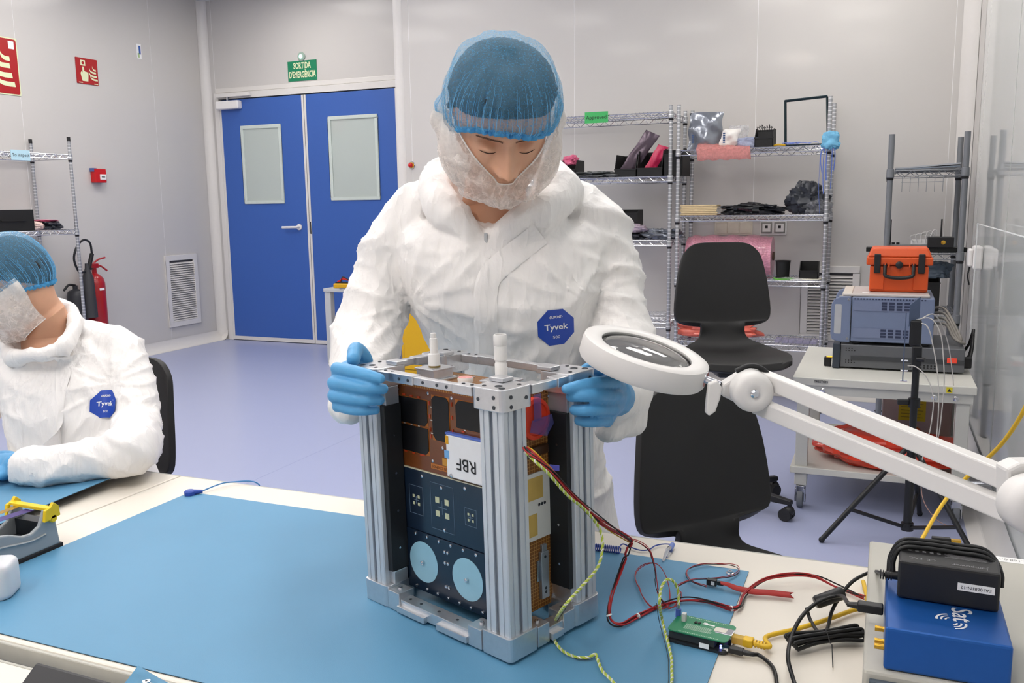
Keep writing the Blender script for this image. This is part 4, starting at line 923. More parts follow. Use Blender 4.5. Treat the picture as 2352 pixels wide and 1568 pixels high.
n = len(rings[0]); b.add([p for r_ in rings for p in r_], [(j*n+i, j*n+(i+1) % n, (j+1)*n+(i+1) % n, (j+1)*n+i) for j in range(len(lv)-1) for i in range(n)]+[tuple(range(n-1, -1, -1)), tuple(range((len(lv)-1)*n, len(lv)*n))])
b.build('body', mat('white_polythene', 'd9dbe0', .45, sss=.2), t, smooth=50)
MB(BB).lathe([(.017, .058), (.019, .060), (.019, .076), (.016, .079), (.015, .080), (.019, .083), (.019, .086), (.0, .085)], (0, 0, 0), Z, 24).build('pump_cap', chrome, t, smooth=40)
t = thing('laptop', 'black laptop lid corner at the lower left frame edge', 'laptop', (-1.0, .62, .737))
la, lb = Vector((-0.9081,0.6914,0.8332)), Vector((-0.7325,0.6787,0.8411)); dn = Vector((.02, -.14, -(la.z-.760)))
def slab_q(a, b_, c, d_, th):
    n_ = (b_-a).cross(d_-a).normalized()*th; m_ = MB(); m_.hexa([a, b_, c, d_], [a+n_, b_+n_, c+n_, d_+n_]); return m_
slab_q(la, lb, lb+dn, la+dn, -.008).build('lid', mat('laptop_black', '1d1d1f', .4), t, bevel=.004)
e0 = la+dn; e1 = lb+dn
slab_q(Vector((e0.x, e0.y, .739)), Vector((e1.x, e1.y, .737)), Vector((e1.x+.05, e1.y-.2, .737)), Vector((e0.x+.05, e0.y-.2, .737)), .018).build('base', mat('laptop_black', '1d1d1f', .4), t, bevel=.003)
t = thing('esd_mat', 'small blue mat corner with a snap stud at the near table edge', 'mat', (-.85, .75, .737))
cc = Vector((-0.8844,0.8145,0.7720)); ea = (Vector((-0.7206,0.8227,0.7450))-cc); eb = (Vector((-0.9006,0.7370,0.7450))-cc); rows = []
for j in range(11):
    row = []
    for i in range(11): u, v = i/10, j/10; p = cc+ea*u+eb*v; p.z = .738+.034*(1-u)**2*(1-v)**2+.002; row.append(p)
    rows.append(row)
MB().grid(rows).build('sheet', mat_blue, t, smooth=60, solid=.0025)
sp_ = cc+ea*.16+eb*.16; MB().lathe([(.0075, 0), (.0075, .002), (.005, .003), (.005, .006), (.002, .006), (.002, .003), (0, .003)], (sp_.x, sp_.y, .757), Z, 16).build('snap_stud', chrome, t, smooth=40)
t = thing('plastic_bag', 'clear plastic bag lying on the small blue mat corner', 'bag', (-.86, .74, .76))
rows = []
for j in range(7): rows.append([cc+ea*(.30+.09*i)+eb*(.22+.08*j)+Z*(-.008+.006*math.sin(i*1.7+j)) for i in range(7)])
MB().grid(rows).build('film', sheer('clear_film', 'd8dce0', .12, .4, 60, rough=.15), t, smooth=60)

# grey instrument, blue radio box, power adapter
inst = mat('instrument_beige', 'b9b7ae', .45, var=.02)
t = thing('instrument', 'grey beige bench instrument under the blue radio box', 'instrument', (.22, 1.2, TZ))
MB().bx(-.001, .44, 1.0, 1.410, TZ+.012, .85).build('case', inst, t, bevel=.004)
MB().bx(.006, .434, .992, 1.0, TZ+.016, .842).build('front_panel', mat('slate_panel', '4a5560', .4), t, bevel=.002)
for x in (.02, .42): MB().lathe([(.006, 0), (.006, .003), (0, .004)], (x, .992, .835), (0, -1, 0), 14).build('screw', chrome, t, smooth=40)
for x in (.04, .4):
    for y in (1.04, 1.37): MB().cyl((x, y, TZ+.0004), (x, y, TZ+.0125), .012).build('foot', dark_rub, t, smooth=40)
lb_ = MB().bx(.150, .26, 1.388, 1.407, .8501, .8506).build('paper_label', ink_white, t)
lettering('192.168.0.1', (.196, 1.3975, .8507), -X, -Y, .010, mat('grey_print', '8a8a88', .6), lb_, lift=.0002)
t = thing('radio_box', 'blue anodised radio box with white Sat logo', 'radio', (.084, 1.07, .8512))
bb_m = mat('blue_anodised', '1a55a0', .32, .35, var=.05, vscale=90)
MB().bx(.020, .145, 1.006, 1.150, .8512, .9005).build('case', bb_m, t, bevel=.003)
logo = mat('logo_white', 'c9ccd2', .5)
lettering('Sat', (.0995, 1.068, .9006), -Y, X, .030, logo, t, name='logo_lettering', bold=.012, lift=.0003)
def arc_band(b, c, r0, r1, a0, a1, n=10):
    P = []
    for i in range(n+1): a = math.radians(a0+(a1-a0)*i/n); P.append([(c[0]+r0*math.cos(a), c[1]+r0*math.sin(a), .9009), (c[0]+r1*math.cos(a), c[1]+r1*math.sin(a), .9009)])
    b.grid(P); return b
for r0, r1 in ((.004, .006), (.0085, .0105), (.013, .0155)):
    arc_band(MB(), (.0875, 1.051), r0, r1, 100, 190).build('logo_arc', logo, t)
    arc_band(MB(), (.0885, 1.044), r0, r1, 280, 370).build('logo_arc', logo, t)
gd = mat('gold_connector', 'd2a640', .25, .9)
for y in (1.062, 1.030, 1.017): MB().cyl((.0205, y, .872), (.010, y, .872), .0032, n=12).build('antenna_port', gd, t, smooth=40)
t = thing('power_adapter', 'black power adapter brick resting on the blue radio box', 'power adapter', (.09, 1.115, .9008))
AR = Rz(math.radians(-2)); AC = Vector((.0865, 1.115, .9245))
ad_m = mat('adapter_black', '202022', .4, var=.1)
MB().box(AC, (.107, .053, .046), AR).build('brick', ad_m, t, bevel=.003)
gp_ = mat('grey_fine_print', '8d8d90', .5); topz = AC.z+.0235
lettering('Jumpower', AC+AR @ Vector((.022, -.016, .0232)), -(AR @ X), -(AR @ Y), .009, gp_, t, lift=.0002)
lettering('CE  EAC', AC+AR @ Vector((-.028, -.012, .0232)), -(AR @ X), -(AR @ Y), .008, gp_, t, lift=.0002)
for q in range(7): MB().box(AC+AR @ Vector((.020, .004+q*.0026, .0233)), (.048-(q % 3)*.006, .0007, .0002), AR).build('print_line', gp_, t)
for q in range(5): MB().box(AC+AR @ Vector((-.042+q*.008, .012, .0233)), (.004, .004, .0002), AR).build('print_mark', gp_, t)
k = MB().box(AC+AR @ Vector((.029, -.0267, .002)), (.038, .0006, .009), AR).build('white_label', ink_white, t)
lettering('EA10681N-12', AC+AR @ Vector((.029, -.0271, .002)), -(AR @ X), -Z, .0055, ink_black, k, lift=.0002)
sr = AC+AR @ Vector((-.054, .004, -.008))
MB().tube([sr+Vector((.002, 0, 0)), sr+Vector((-.014, -.001, -.001))], [.0055, .004], 10, 1).build('strain_relief', cab, t, smooth=40)
for i in range(5): MB().cyl(sr+Vector((-.006-i*.003, -.001, -.001)), sr+Vector((-.0075-i*.003, -.001, -.001)), .0058, n=12).build('strain_rib', cab, t, smooth=40)
path = [sr+Vector((-.014, -.001, -.001)), (0.0060,1.3382,0.8294), (-0.0171,1.3369,0.8142), (-0.0312,1.3283,0.7986), (-0.0465,1.3171,0.7702), (-0.0508,1.2719,0.7600), (-0.0581,1.2497,0.7580)]
MB().tube(path, .0026, 10, 6).build('cord', cab, t, smooth=60)
MB().tube([(-0.0822,1.3028,0.7740), (-0.0748,1.2924,0.7595), (-0.0615,1.2538,0.7620), (-0.0524,1.2519,0.7580)], .0026, 10, 6).build('cord', cab, t, smooth=60)
# loops of cord lying over the back of the brick
for q in range(4):
    yy = .010+.006*q; zz = .0262+.003*(q % 2)
    pts = [AC+Vector((-.0575-.002*q, yy-.004, -.012)), AC+Vector((-.059-.001*q, yy, .008)), AC+Vector((-.050, yy+.002, zz-.001)), AC+Vector((-.025, yy+.005, zz+.001)), AC+Vector((.01, yy+.006, zz)), AC+Vector((.040, yy+.003, zz-.0005)), AC+Vector((.056, yy-.002, .012)), AC+Vector((.0575, yy-.006, -.005))]
    MB().tube(pts, .0027, 8, 6).build('cord_loop', cab, t, smooth=60)
ug = Vector((0.0890,1.4216,0.8569)); MB().tube([AC+Vector((-.035, .018, .026)), ug+Vector((-.022, -.004, -.008)), ug], .0026, 8, 5).build('cord', cab, t, smooth=60)
MB().box(ug+Vector((.010, .002, .002)), (.026, .009, .009), Rz(.1)).build('plug', cab, t, bevel=.0012)
MB().box(ug+Vector((.030, .004, .002)), (.014, .0065, .006), Rz(.1)).build('plug_tip', gd, t, bevel=.0006)
t = thing('ferrite_bead', 'black ferrite bead on the adapter cord', 'ferrite bead', (-0.0515,1.3181,0.7881))
f0, f1 = Vector((-0.0707,1.3088,0.7808)), Vector((-0.0323,1.3274,0.7954)); fd = (f1-f0).normalized()
MB().tube([f0, f0+fd*.003, f1-fd*.003, f1], [.008, .0098, .0098, .008], 14, 1).build('shell', ad_m, t, smooth=50)
for q in (.3, .7): MB().ball(f0.lerp(f1, q)+Vector((.004, -.008, .004)), .0012, 8, 6).build('latch_dot', black_pl, t)
t = thing('cable_bundle', 'bundle of folded black cable tied in the middle on the table', 'cable', (-0.0517,1.2428,0.7540))
c0, c1 = Vector((-0.0913,1.2060,0.7600)), Vector((-0.0087,1.2645,0.7600)); cd = c1-c0; sd = Vector((-cd.y, cd.x, 0)).normalized()
for q in range(5):
    off = (q-2)*.0055; z = .004*(q % 2)+.0035
    pts = [c0+sd*off+Z*(z-.004), c0.lerp(c1, .25)+sd*off*.8+Z*z, c0.lerp(c1, .5)+sd*off*.45+Z*(z-.001), c0.lerp(c1, .75)+sd*off*.9+Z*z, c1+sd*off*1.1+Z*(z-.003), c1+cd*.04+sd*(off+.003)+Z*z, c1+sd*(off+.006)+Z*(z+.004), c0.lerp(c1, .5)+sd*off*.5+Z*(z+.006), c0+sd*(off+.002)+Z*(z+.006), c0-cd*.03+sd*off+Z*(z+.002), c0+sd*off+Z*(z-.003)]
    MB().tube(pts, .0028, 8, 5).build('cord', cab, t, smooth=60)
MB().tube([c0.lerp(c1, .48)+sd*.014+Z*.004, c0.lerp(c1, .48)+Z*.017, c0.lerp(c1, .48)-sd*.014+Z*.004], .0012, 6, 6).build('twist_tie', blk_w, t, smooth=60)
MB().tube([c0.lerp(c1, .5)-sd*.014+Z*.002, (-0.0398,1.2006,0.7560), (-0.0377,1.1720,0.7560)], .0008, 5, 5).build('twist_tie', blk_w, t, smooth=60)
t = thing('usb_cable', 'black USB cable from the blue radio box curving down the table', 'cable', (-0.0957,1.1931,0.7540))
u0 = Vector((.0196, 1.103, .878))
MB().bx(u0.x-.030, u0.x-.0008, u0.y-.007, u0.y+.007, u0.z-.0055, u0.z+.0055).build('plug', cab, t, bevel=.002)
MB().tube([u0+Vector((-.03, 0, 0)), u0+Vector((-.042, 0, 0))], [.0045, .003], 10, 1).build('strain_relief', cab, t, smooth=40)
MB().tube([u0+Vector((-.040, 0, 0)), (-0.0356,1.2842,0.8081), (-0.0640,1.2709,0.7999), (-0.0836,1.2389,0.7892), (-0.0939,1.2044,0.7732), (-0.0923,1.1403,0.7750), (-0.0828,1.1143,0.7600), (-0.0648,1.0465,0.7545), (-.045, .88, .7545), (-.045, .828, .752), (-.045, .815, .68)], .0028, 10, 6).build('cord', cab, t, smooth=60)

# ================================================================ MAGNIFIER LAMP
lamp_w = mat('lamp_white', 'dcdad8', .38, var=.015)
t = thing('magnifier_lamp', 'white ring magnifier lamp on a double jointed arm', 'magnifier lamp', (.40, .92, TZ))
MC = Vector((-0.3033,1.1972,1.1536)); fw = Vector((-.387, .922, 0)); rt = Vector((.922, .387, 0))
MN = (Matrix.Rotation(.262, 3, fw) @ Z); MN = (Matrix.Rotation(.15, 3, rt) @ MN).normalized()
hd = MB().lathe([(.064, .006), (.0645, .0135), (.068, .0155), (.084, .0165), (.089, .014), (.0905, .008), (.0905, -.012), (.088, -.016), (.066, -.016), (.064, -.012), (.064, .006)], MC, MN, 64).build('head_ring', lamp_w, t, smooth=40)
lens = mat('lens_glass', 'ffffff', .0, trans=1., ior=1.62, var=0)
MB().lathe([(.0642, .0085), (.055, .0125), (.04, .0160), (.022, .0182), (.0, .019)], MC, MN, 64).lathe([(.0642, .0085), (.055, .0055), (.04, .0015), (.022, -.0012), (.0, -.002)], MC, MN, 64).build('lens', lens, hd, smooth=80)
pb = Vector((-0.2219,1.1946,1.1307)); pe = Vector((-0.1962,1.1931,1.1230)); jc = Vector((-0.1594,1.1971,1.1199))
MB().cyl(pb, pe, .0052, n=16).build('pivot_pin', chrome, t, smooth=40)
MB().cyl(pb-(pe-pb).normalized()*.004, pb+(pe-pb).normalized()*.006, .011, n=18).build('pivot_collar', chrome, t, smooth=40)
jr = Vector((.922, .387, 0)); ju = Z; jf = jr.cross(ju)  # away from camera
wing = [(-.010, .010), (.002, .014), (.008, .004), (.006, -.010), (.0, -.028), (-.008, -.034), (-.013, -.030), (-.012, -.012)]
MB().prism(wing, Vector((-0.1971,1.1648,1.1202)), jr, ju, -.010).build('wing_nut', lamp_w, t, bevel=.002)
MB().prism([(-.034, .006), (-.012, .020), (.004, .026), (.018, .024), (.028, .010), (.026, -.014), (.010, -.028), (-.012, -.022), (-.036, -.010)], jc, jr, ju, -.022).build('knuckle', lamp_w, t, bevel=.003)
def joint(c, r, fwd):
    k = MB().lathe([(r*.25, .030), (r*.35, .0315), (r*.75, .030), (r*.95, .025), (r, .018), (r, .0), (0, 0)], c, fwd, 40).build('joint_knob', lamp_w, t, smooth=60)
    MB().lathe([(.006, .0285), (.006, .0315), (.0035, .034), (0, .034)], c, fwd, 16).build('joint_screw', chrome, k, smooth=40)
cam_dir = Vector((.36, -.93, 0)).normalized()
joint(jc+cam_dir*.004, .027, cam_dir)
# rubber spring cover over the knuckle
MB().tube([jc+jr*(-.018)+ju*.024, jc+jr*.0+ju*.031, jc+jr*.018+ju*.026, jc+jr*.032+ju*.010], .0035, 8, 6).build('spring_cover', black_pl, t, smooth=60)
je = Vector((0.1343,0.9514,1.0795))
def bar(a, b_, wd, hh):
    a, b_ = Vector(a), Vector(b_); d_ = (b_-a).normalized(); s_ = d_.cross(Z).normalized(); u_ = s_.cross(d_)
    m_ = MB(); m_.hexa([a-s_*wd-u_*hh, b_-s_*wd-u_*hh, b_+s_*wd-u_*hh, a+s_*wd-u_*hh], [a-s_*wd+u_*hh, b_-s_*wd+u_*hh, b_+s_*wd+u_*hh, a+s_*wd+u_*hh]); return m_
bar((-0.1434,1.2114,1.1325), (0.1300,0.9627,1.0922), .0085, .0105).build('arm_bar', lamp_w, t, bevel=.002)
bar((-0.1493,1.2029,1.0967), (0.1274,0.9568,1.0636), .0085, .0105).build('arm_bar', lamp_w, t, bevel=.002)
joint(je+cam_dir*.004, .0275, cam_dir)
MB().prism([(-.016, .030), (-.004, .036), (.030, .036), (.034, -.02), (.01, -.022), (-.012, -.018)], je, jr, ju, -.024).build('knuckle', lamp_w, t, bevel=.003)
MB().tube([je+Vector((.02, .02, .0)), Vector((.415, .95, .95)), Vector((.415, .95, TZ+.03))], .010, 12, 4).build('support_post', lamp_w, t, smooth=60)
MB().bx(.385, .445, .92, .98, TZ+.0004, TZ+.03).build('clamp', lamp_w, t, bevel=.004)
a_, b_ = Vector((0.0800,1.0045,1.0740)), Vector((0.1162,0.9880,1.0812)); MB().tube([a_, b_], .0022, 8, 1).build('spring_rod', steel, t, smooth=40)


# ================================================================ BACKGROUND THINGS
def nz3(p, s, seed=0):
    x, y, z = p[0]*s+seed*3.1, p[1]*s+seed*1.7, p[2]*s-seed*2.3
    return (math.sin(x*1.3+1.7*math.sin(y*.9+z))+math.sin(y*1.7+1.3*math.sin(z*1.1+x*.7))+math.sin(z*1.5+1.1*math.sin(x*1.2)))/3
def lump(c, r, seed, amp=.25, freq=3., n=44, m=28, flat=True, e=.8):
    """crumpled bag body standing on its base"""
    b = MB(); b.ball((0, 0, 0), 1., n, m); V = []
    for p in b.v:
        q = Vector(p); q = Vector([math.copysign(abs(a)**e, a) for a in q]); d = 1+amp*nz3(q, freq, seed)+amp*.7*abs(nz3(q, freq*2.3, seed+5))-amp*.5*abs(nz3(q, freq*4.7, seed+8))
        q = q*d; q = Vector((q.x*r[0], q.y*r[1], q.z*r[2]))
        if flat: q.z = max(q.z, -r[2]*.85)
        V.append(Vector(c)+q)
    zmin = min(v.z for v in V); base = c[2]-r[2]*.85
    b.v = [tuple(v) for v in V]; return b
def pouch(o, ex, ey, w, h, bulge, seed, n=12, m=12, nrm=None):
    """flat pouch or bag seen face on: two bulged skins"""
    o, ex, ey = Vector(o), Vector(ex).normalized(), Vector(ey).normalized(); nn = ex.cross(ey); b = MB()
    for s in (1, -1):
        b.grid([[o+ex*w*(i/n-.5)*(1+.05*math.sin(j+seed))+ey*h*(j/m)+nn*s*bulge*(math.sin(math.pi*i/n)*math.sin(math.pi*j/m))**.6*(1+.5*nz3((i*.5, j*.5, s), 1.3, seed))+nn*.25*bulge*math.sin(j*.8+i*.6+seed) for i in range(n+1)] for j in range(m+1)])
    return b
silver = mat('antistatic_silver_film', '8b9099', .22, .55, var=.3, vscale=14, bump=.5, bscale=45)
blackbag = mat('black_antistatic_film', '1f2125', .25, .1, var=.4, vscale=20, bump=.8, bscale=40)
greybag = mat('grey_antistatic_film', '33363d', .3, .1, var=.4, vscale=20, bump=1., bscale=30)
pinkf = mat('pink_film', 'd8678a', .35, var=.15, vscale=20, bump=.6, bscale=40)
redbag = mat('red_film', 'd6402a', .25, var=.25, vscale=14, bump=.8, bscale=30, coat=.3)
clearf = sheer('clear_crumpled_film', 'dfe1e4', .15, .6, 40, rough=.2)
pinkcl = sheer('pink_clear_film', 'f0a7a0', .5, .8, 60, rough=.3)
def single(b, name, label, cat, mt, smooth=35, group=None, **kw): return tag(b.build(name, mt, smooth=smooth, **kw), label, cat, group)
def bin_box(label, x0, x1, y0, y1, z, h, lipz=.5, ex_label=None):
    """open fronted stacking bin facing -y"""
    t = thing('parts_bin', label, 'bin', ((x0+x1)/2, (y0+y1)/2, z), group='black parts bins'); w = .004
    MB().bx(x0, x1, y0, y1, z+.0005, z+.005).build('base', black_esd, t)
    MB().bx(x0, x1, y1-w, y1, z+.005, z+h).build('back_wall', black_esd, t)
    for a in (x0, x1-w):
        MB().prism([(y0, 0), (y1, 0), (y1, h), (y0+.05, h), (y0, h*lipz)], (a, 0, z), Y, Z, w).build('side_wall', black_esd, t)
    MB().bx(x0, x1, y0, y0+w, z+.005, z+h*lipz).build('front_lip', black_esd, t)
    MB().bx(x0-.003, x1+.003, y0-.003, y0+.002, z+h*lipz-.008, z+h*lipz).build('rim', black_esd, t)
    return t
# ---- wire shelf with bubble wrap, top tray (z 1.70)
t = thing('antistatic_bag', 'large silver antistatic bag standing on the top wire shelf', 'bag', (-1.14, 6.05, 1.702))
pouch((-1.135, 6.04, 1.7025), (1, .1, 0), (.03, .12, 1), .215, .245, .035, 2).build('film', silver, t, smooth=60)
for i in range(5): MB().bx(-1.21, -1.195, 6.0, 6.003, 1.745+i*.011, 1.753+i*.011).build('print_mark', mat('dark_blue_print', '35507a', .5), t)
t = thing('plastic_bag', 'white bag with a blue dotted pattern beside the silver bag', 'bag', (-.985, 6.0, 1.702))
pouch((-.985, 6.0, 1.7025), (1, .1, 0), (.3, .1, 1), .11, .13, .022, 4).build('film', mat('white_film', 'e4e1dc', .4, bump=.5, bscale=60), t, smooth=60)
for i in range(5): MB().bx(-1.0, -.985, 5.955, 5.958, 1.735+i*.014, 1.744+i*.014).build('print_mark', mat('dark_blue_print', '35507a', .5), t)
single(pouch((-.93, 6.06, 1.7025), (1, 0, 0), (.1, .1, 1), .13, .15, .03, 5), 'plastic_bag', 'clear crumpled plastic bag on the top wire shelf', 'bag', clearf)
single(lump((-.84, 6.02, 1.732), (.075, .06, .035), 6, .2), 'plastic_bag', 'clear bag with a pale blue cloth inside, beside the black bin', 'bag', sheer('pale_blue_clear', 'b9c8ea', .35, .8, 40, rough=.3))
b = MB(); rows = []
for j in range(10):
    s = j/9; y = 6.2-.29*min(1, s*1.35); z = 1.7035+.045*math.exp(-((s-.35)/.3)**2)-(max(0, s-.74)*.30)
    rows.append([(-1.19+.34*i/14+.04*s, y-(.0 if s < .74 else .012), z*(1)-.035*(i/14)*math.exp(-((s-.35)/.3)**2)+.004*math.sin(i*1.9+j)) for i in range(15)])
single(b.grid(rows), 'bubble_wrap_sheet', 'sheet of pink bubble wrap hanging over the top shelf edge', 'bubble wrap', pinkcl, solid=.004)
t = bin_box('black parts bin stuffed with clips on the top wire shelf', -.80, -.685, 5.96, 6.12, 1.7035, .115)
MB().bx(-.79, -.695, 6.02, 6.11, 1.72, 1.80).build('contents', black_pl, t)
for i in range(7): MB().tube([(-.785+i*.014, 6.0+.01*(i % 3), 1.80), (-.79+i*.015, 5.99, 1.83+.006*(i % 3)), (-.775+i*.013, 6.0, 1.82)], .002, 5, 3).build('clip', black_pl, t)
single(MB().tube([(-.68, 5.98, 1.708), (-.65, 5.96, 1.712), (-.61, 5.97, 1.706)], .006, 8, 5), 'yellow_pen', 'small yellow tool lying by the black bin', 'tool', mat('yellow_plastic', 'd9a81d', .4))
t = thing('square_frame', 'thin dark metal square frame standing on the top wire shelf', 'frame', (-.49, 6.05, 1.702))
fm = mat('dark_teal_metal', '27393f', .35, .6)
for yy in (6.0, 6.06):
    for a, c in (((-.615, yy, 1.71), (-.625, yy, 1.985)), ((-.36, yy, 1.71), (-.375, yy, 2.0)), ((-.625, yy, 1.985), (-.375, yy, 2.0)), ((-.615, yy, 1.708), (-.36, yy, 1.708))):
        m_ = MB(); a, c = Vector(a), Vector(c); m_.cyl(a, c, .005, n=4); m_.build('bar', fm, t)
for a in ((-.615, 1.71), (-.36, 1.71), (-.625, 1.985), (-.375, 2.0)): MB().cyl((a[0], 6.0, a[1]), (a[0], 6.06, a[1]), .005, n=4).build('bar', fm, t)
t = thing('wire_pile', 'tangle of thin blue wires lying inside the dark frame', 'wire', (-.52, 6.0, 1.703))
for q in range(4): MB().tube([(-.58+.03*q+.05*math.cos(a)*(1+.2*q), 5.97+.02*math.sin(a), 1.712+.012*abs(math.sin(a*2+q))) for a in [i*.7 for i in range(8)]], .0018, 5, 3).build('wire', mat('lilac_wire', '7d90d8', .5), t)
t = thing('face_mask', 'light blue face mask with straps tied round the shelf post', 'mask', (-.345, 5.9, 1.6))
single_ = lump((-.335, 5.905, 1.72), (.05, .022, .045), 8, .35, flat=False).build('mask', mat('mask_blue', '6fb2d6', .6), t, smooth=60)
for q, (dx, L) in enumerate(((-.05, .17), (-.035, .30), (-.02, .22), (.01, .27), (.025, .16), (-.055, .42))):
    MB().tube([(-.335+dx*.4, 5.9, 1.70), (-.335+dx, 5.895, 1.66), (-.335+dx*1.1, 5.895, 1.70-L*.6), (-.335+dx*.9, 5.895, 1.70-L)], .0028 if q < 5 else .0012, 6, 5).build('strap', mat('strap_blue', '5b78c8', .6), t, smooth=60)
# ---- middle tray (z 1.272)
t = thing('envelope_stack', 'stack of beige paper envelopes on the middle wire shelf', 'envelopes', (-1.14, 6.0, 1.274))
for i in range(6): MB().box((-1.145+.004*math.sin(i*2), 6.02, 1.278+i*.0115), (.24, .17, .010), Rz(.02*math.sin(i*3))).build('envelope', mat('kraft_beige', 'cfb98f', .6, var=.12), t, bevel=.003)
MB().box((-1.03, 6.02, 1.305), (.05, .16, .05), Rz(.05)).build('wrapping', clearf, t)
single(lump((-.80, 6.03, 1.305), (.185, .085, .038), 11, .35, 4), 'antistatic_bag', 'long flat black antistatic bag on the middle wire shelf', 'bag', blackbag)
single(lump((-.47, 6.05, 1.36), (.105, .09, .10), 12, .36, 2.9), 'antistatic_bag', 'bulky black antistatic bag near the right post of the middle shelf', 'bag', greybag)
single(lump((-.40, 6.0, 1.315), (.075, .05, .05), 13, .3, 4), 'plastic_bag', 'dull clear film spilling from the bulky black bag', 'bag', sheer('smoky_film', 'a9abb0', .3, .7, 40, rough=.25))
# ---- lower tray (z .853): bubble wrap roll etc.
bw = mat('pink_bubble_wrap', 'd995a8', .28, var=.2, vscale=40, coat=.4, sss=.15)
nt = bw.node_tree; vo = nt.nodes.new('ShaderNodeTexVoronoi'); vo.inputs['Scale'].default_value = 70; tcx = nt.nodes.new('ShaderNodeTexCoord'); nt.links.new(tcx.outputs['Object'], vo.inputs['Vector'])
bp = nt.nodes.new('ShaderNodeBump'); bp.inputs['Strength'].default_value = 1; bp.inputs['Distance'].default_value = .006; bp.invert = True; nt.links.new(vo.outputs['Distance'], bp.inputs['Height']); nt.links.new(bp.outputs['Normal'], nt.nodes['Principled BSDF'].inputs['Normal'])
t = thing('bubble_wrap_roll', 'big roll of pink bubble wrap lying on the lower wire shelf', 'bubble wrap', (-.98, 6.14, .855))
pr = []
for i in range(25): s = i/24; pr.append((.138+.006*math.sin(i*1.1)+(.0 if .05 < s < .95 else -.012), s*.56))
MB().lathe([(.03, 0)]+pr+[(.03, .56)], (-1.245, 6.13, .997), X, 40).build('roll', bw, t, smooth=50)
MB().cyl((-1.25, 6.13, .997), (-.675, 6.13, .997), .028, n=20).build('core', mat('cardboard_brown', '5d4a3c', .8), t, smooth=40)
t = thing('black_pot', 'round black plastic pot standing on a green card', 'pot', (-.605, 6.05, .862))
MB().lathe([(.045, 0), (.045, .006), (.040, .008), (.047, .105), (.050, .107), (.050, .112), (.044, .112), (.042, .02), (0, .02)], (-.608, 6.04, .8625), Z, 28).build('pot', black_esd, t, smooth=40)
single(MB().box((-.60, 6.02, .858), (.12, .12, .007), Rz(.2)), 'green_card', 'bright green card under the black pot', 'card', mat('bright_green', '6fbf4a', .5), None)
t = thing('paper_stack', 'white papers lying under the black open bin', 'papers', (-.46, 6.0, .856))
MB().box((-.47, 6.0, .857), (.17, .12, .004), Rz(.1)).build('sheet', ink_white, t); MB().box((-.42, 6.02, .8615), (.13, .14, .004), Rz(-.3)).build('sheet', mat('paper_warm', 'dcd8c8', .6), t)
bin_box('small black open bin standing on white papers', -.50, -.385, 5.98, 6.10, .8645, .105)
single(lump((-.545, 5.99, .861), (.09, .03, .008), 15, .3, 4), 'plastic_bag', 'flat clear film between the bubble wrap roll and papers', 'bag', clearf)
# ---- bottom tray (z .435)
single(lump((-1.02, 6.05, .50), (.26, .10, .062), 17, .25, 3.5), 'plastic_bag', 'red plastic bag on the lowest wire shelf behind the chair', 'bag', mat('salmon_film', 'e2705e', .3, var=.2, bump=.7, bscale=40, coat=.3))
t = thing('clear_tray', 'clear plastic tray of small parts on the lowest wire shelf', 'tray', (-.5, 6.02, .437))
for i in range(6): MB().box((-.62+i*.045, 6.02, .452), (.04, .12, .022)).build('cell_cup', sheer('lilac_clear', 'b8b2cf', .3, .7, 30, rough=.2), t, bevel=.004)
# ---- Approved shelf (z 1.535)
bin_box('black parts bin half hidden behind the shoulder of the standing person', -2.16, -2.02, 6.0, 6.2, 1.5375, .125)
single(lump((-2.09, 6.1, 1.66), (.05, .05, .035), 33, .3), 'plastic_bag', 'pink bag poking out of the half hidden bin', 'bag', pinkf)
single(lump((-1.88, 6.05, 1.555), (.15, .10, .022), 19, .35, 4), 'antistatic_bag', 'flat grey bags lying left of the black bins', 'bag', mat('dull_grey_film', '6c6f70', .35, .2, var=.3, bump=.6, bscale=40))
bin_box('left black parts bin holding a grey bag on the Approved shelf', -1.735, -1.585, 5.99, 6.25, 1.5375, .15, .35)
bin_box('middle black parts bin holding a pink bag on the Approved shelf', -1.578, -1.405, 5.99, 6.25, 1.5375, .17, .33)
bin_box('right black parts bin behind the shelf post', -1.398, -1.27, 6.0, 6.25, 1.5375, .18, .8)
single(pouch((-1.68, 6.06, 1.56), (.75, .1, -.35), (.55, .1, .8), .10, .33, .012, 3), 'antistatic_bag', 'tall grey bag leaning out of the left black bin', 'bag', mat('purple_grey_film', '5a4d58', .2, .4, var=.4, vscale=8))
single(pouch((-1.51, 6.06, 1.575), (.8, .1, -.25), (.45, .1, .8), .075, .19, .012, 7), 'plastic_bag', 'bright pink bag leaning out of the middle black bin', 'bag', mat('hot_pink_film', 'c22a55', .3, var=.2, vscale=20))
# ---- tray z 1.11
t = bin_box('black box on the third tray beside the sleeve', -1.74, -1.60, 6.1, 6.25, 1.1125, .20, .9)
single(lump((-1.60, 6.02, 1.185), (.085, .07, .03), 21, .25), 'plastic_bag', 'pale purple bag on top of silver bags behind the sleeve', 'bag', mat('mauve_film', 'a99aa8', .3, var=.2, bump=.6, bscale=40))
single(lump((-1.62, 6.04, 1.132), (.09, .08, .024), 22, .3, 4), 'antistatic_bag', 'dark silver bag under the pale purple bag', 'bag', greybag)
single(lump((-1.41, 6.04, 1.142), (.12, .08, .034), 23, .4, 4), 'antistatic_bag', 'shiny dark antistatic bag at the end of the third tray', 'bag', silver)
single(lump((-1.5, 6.05, .575), (.16, .10, .028), 25, .3, 4), 'plastic_bag', 'clear film on the lowest tray beside the sleeve', 'bag', clearf)
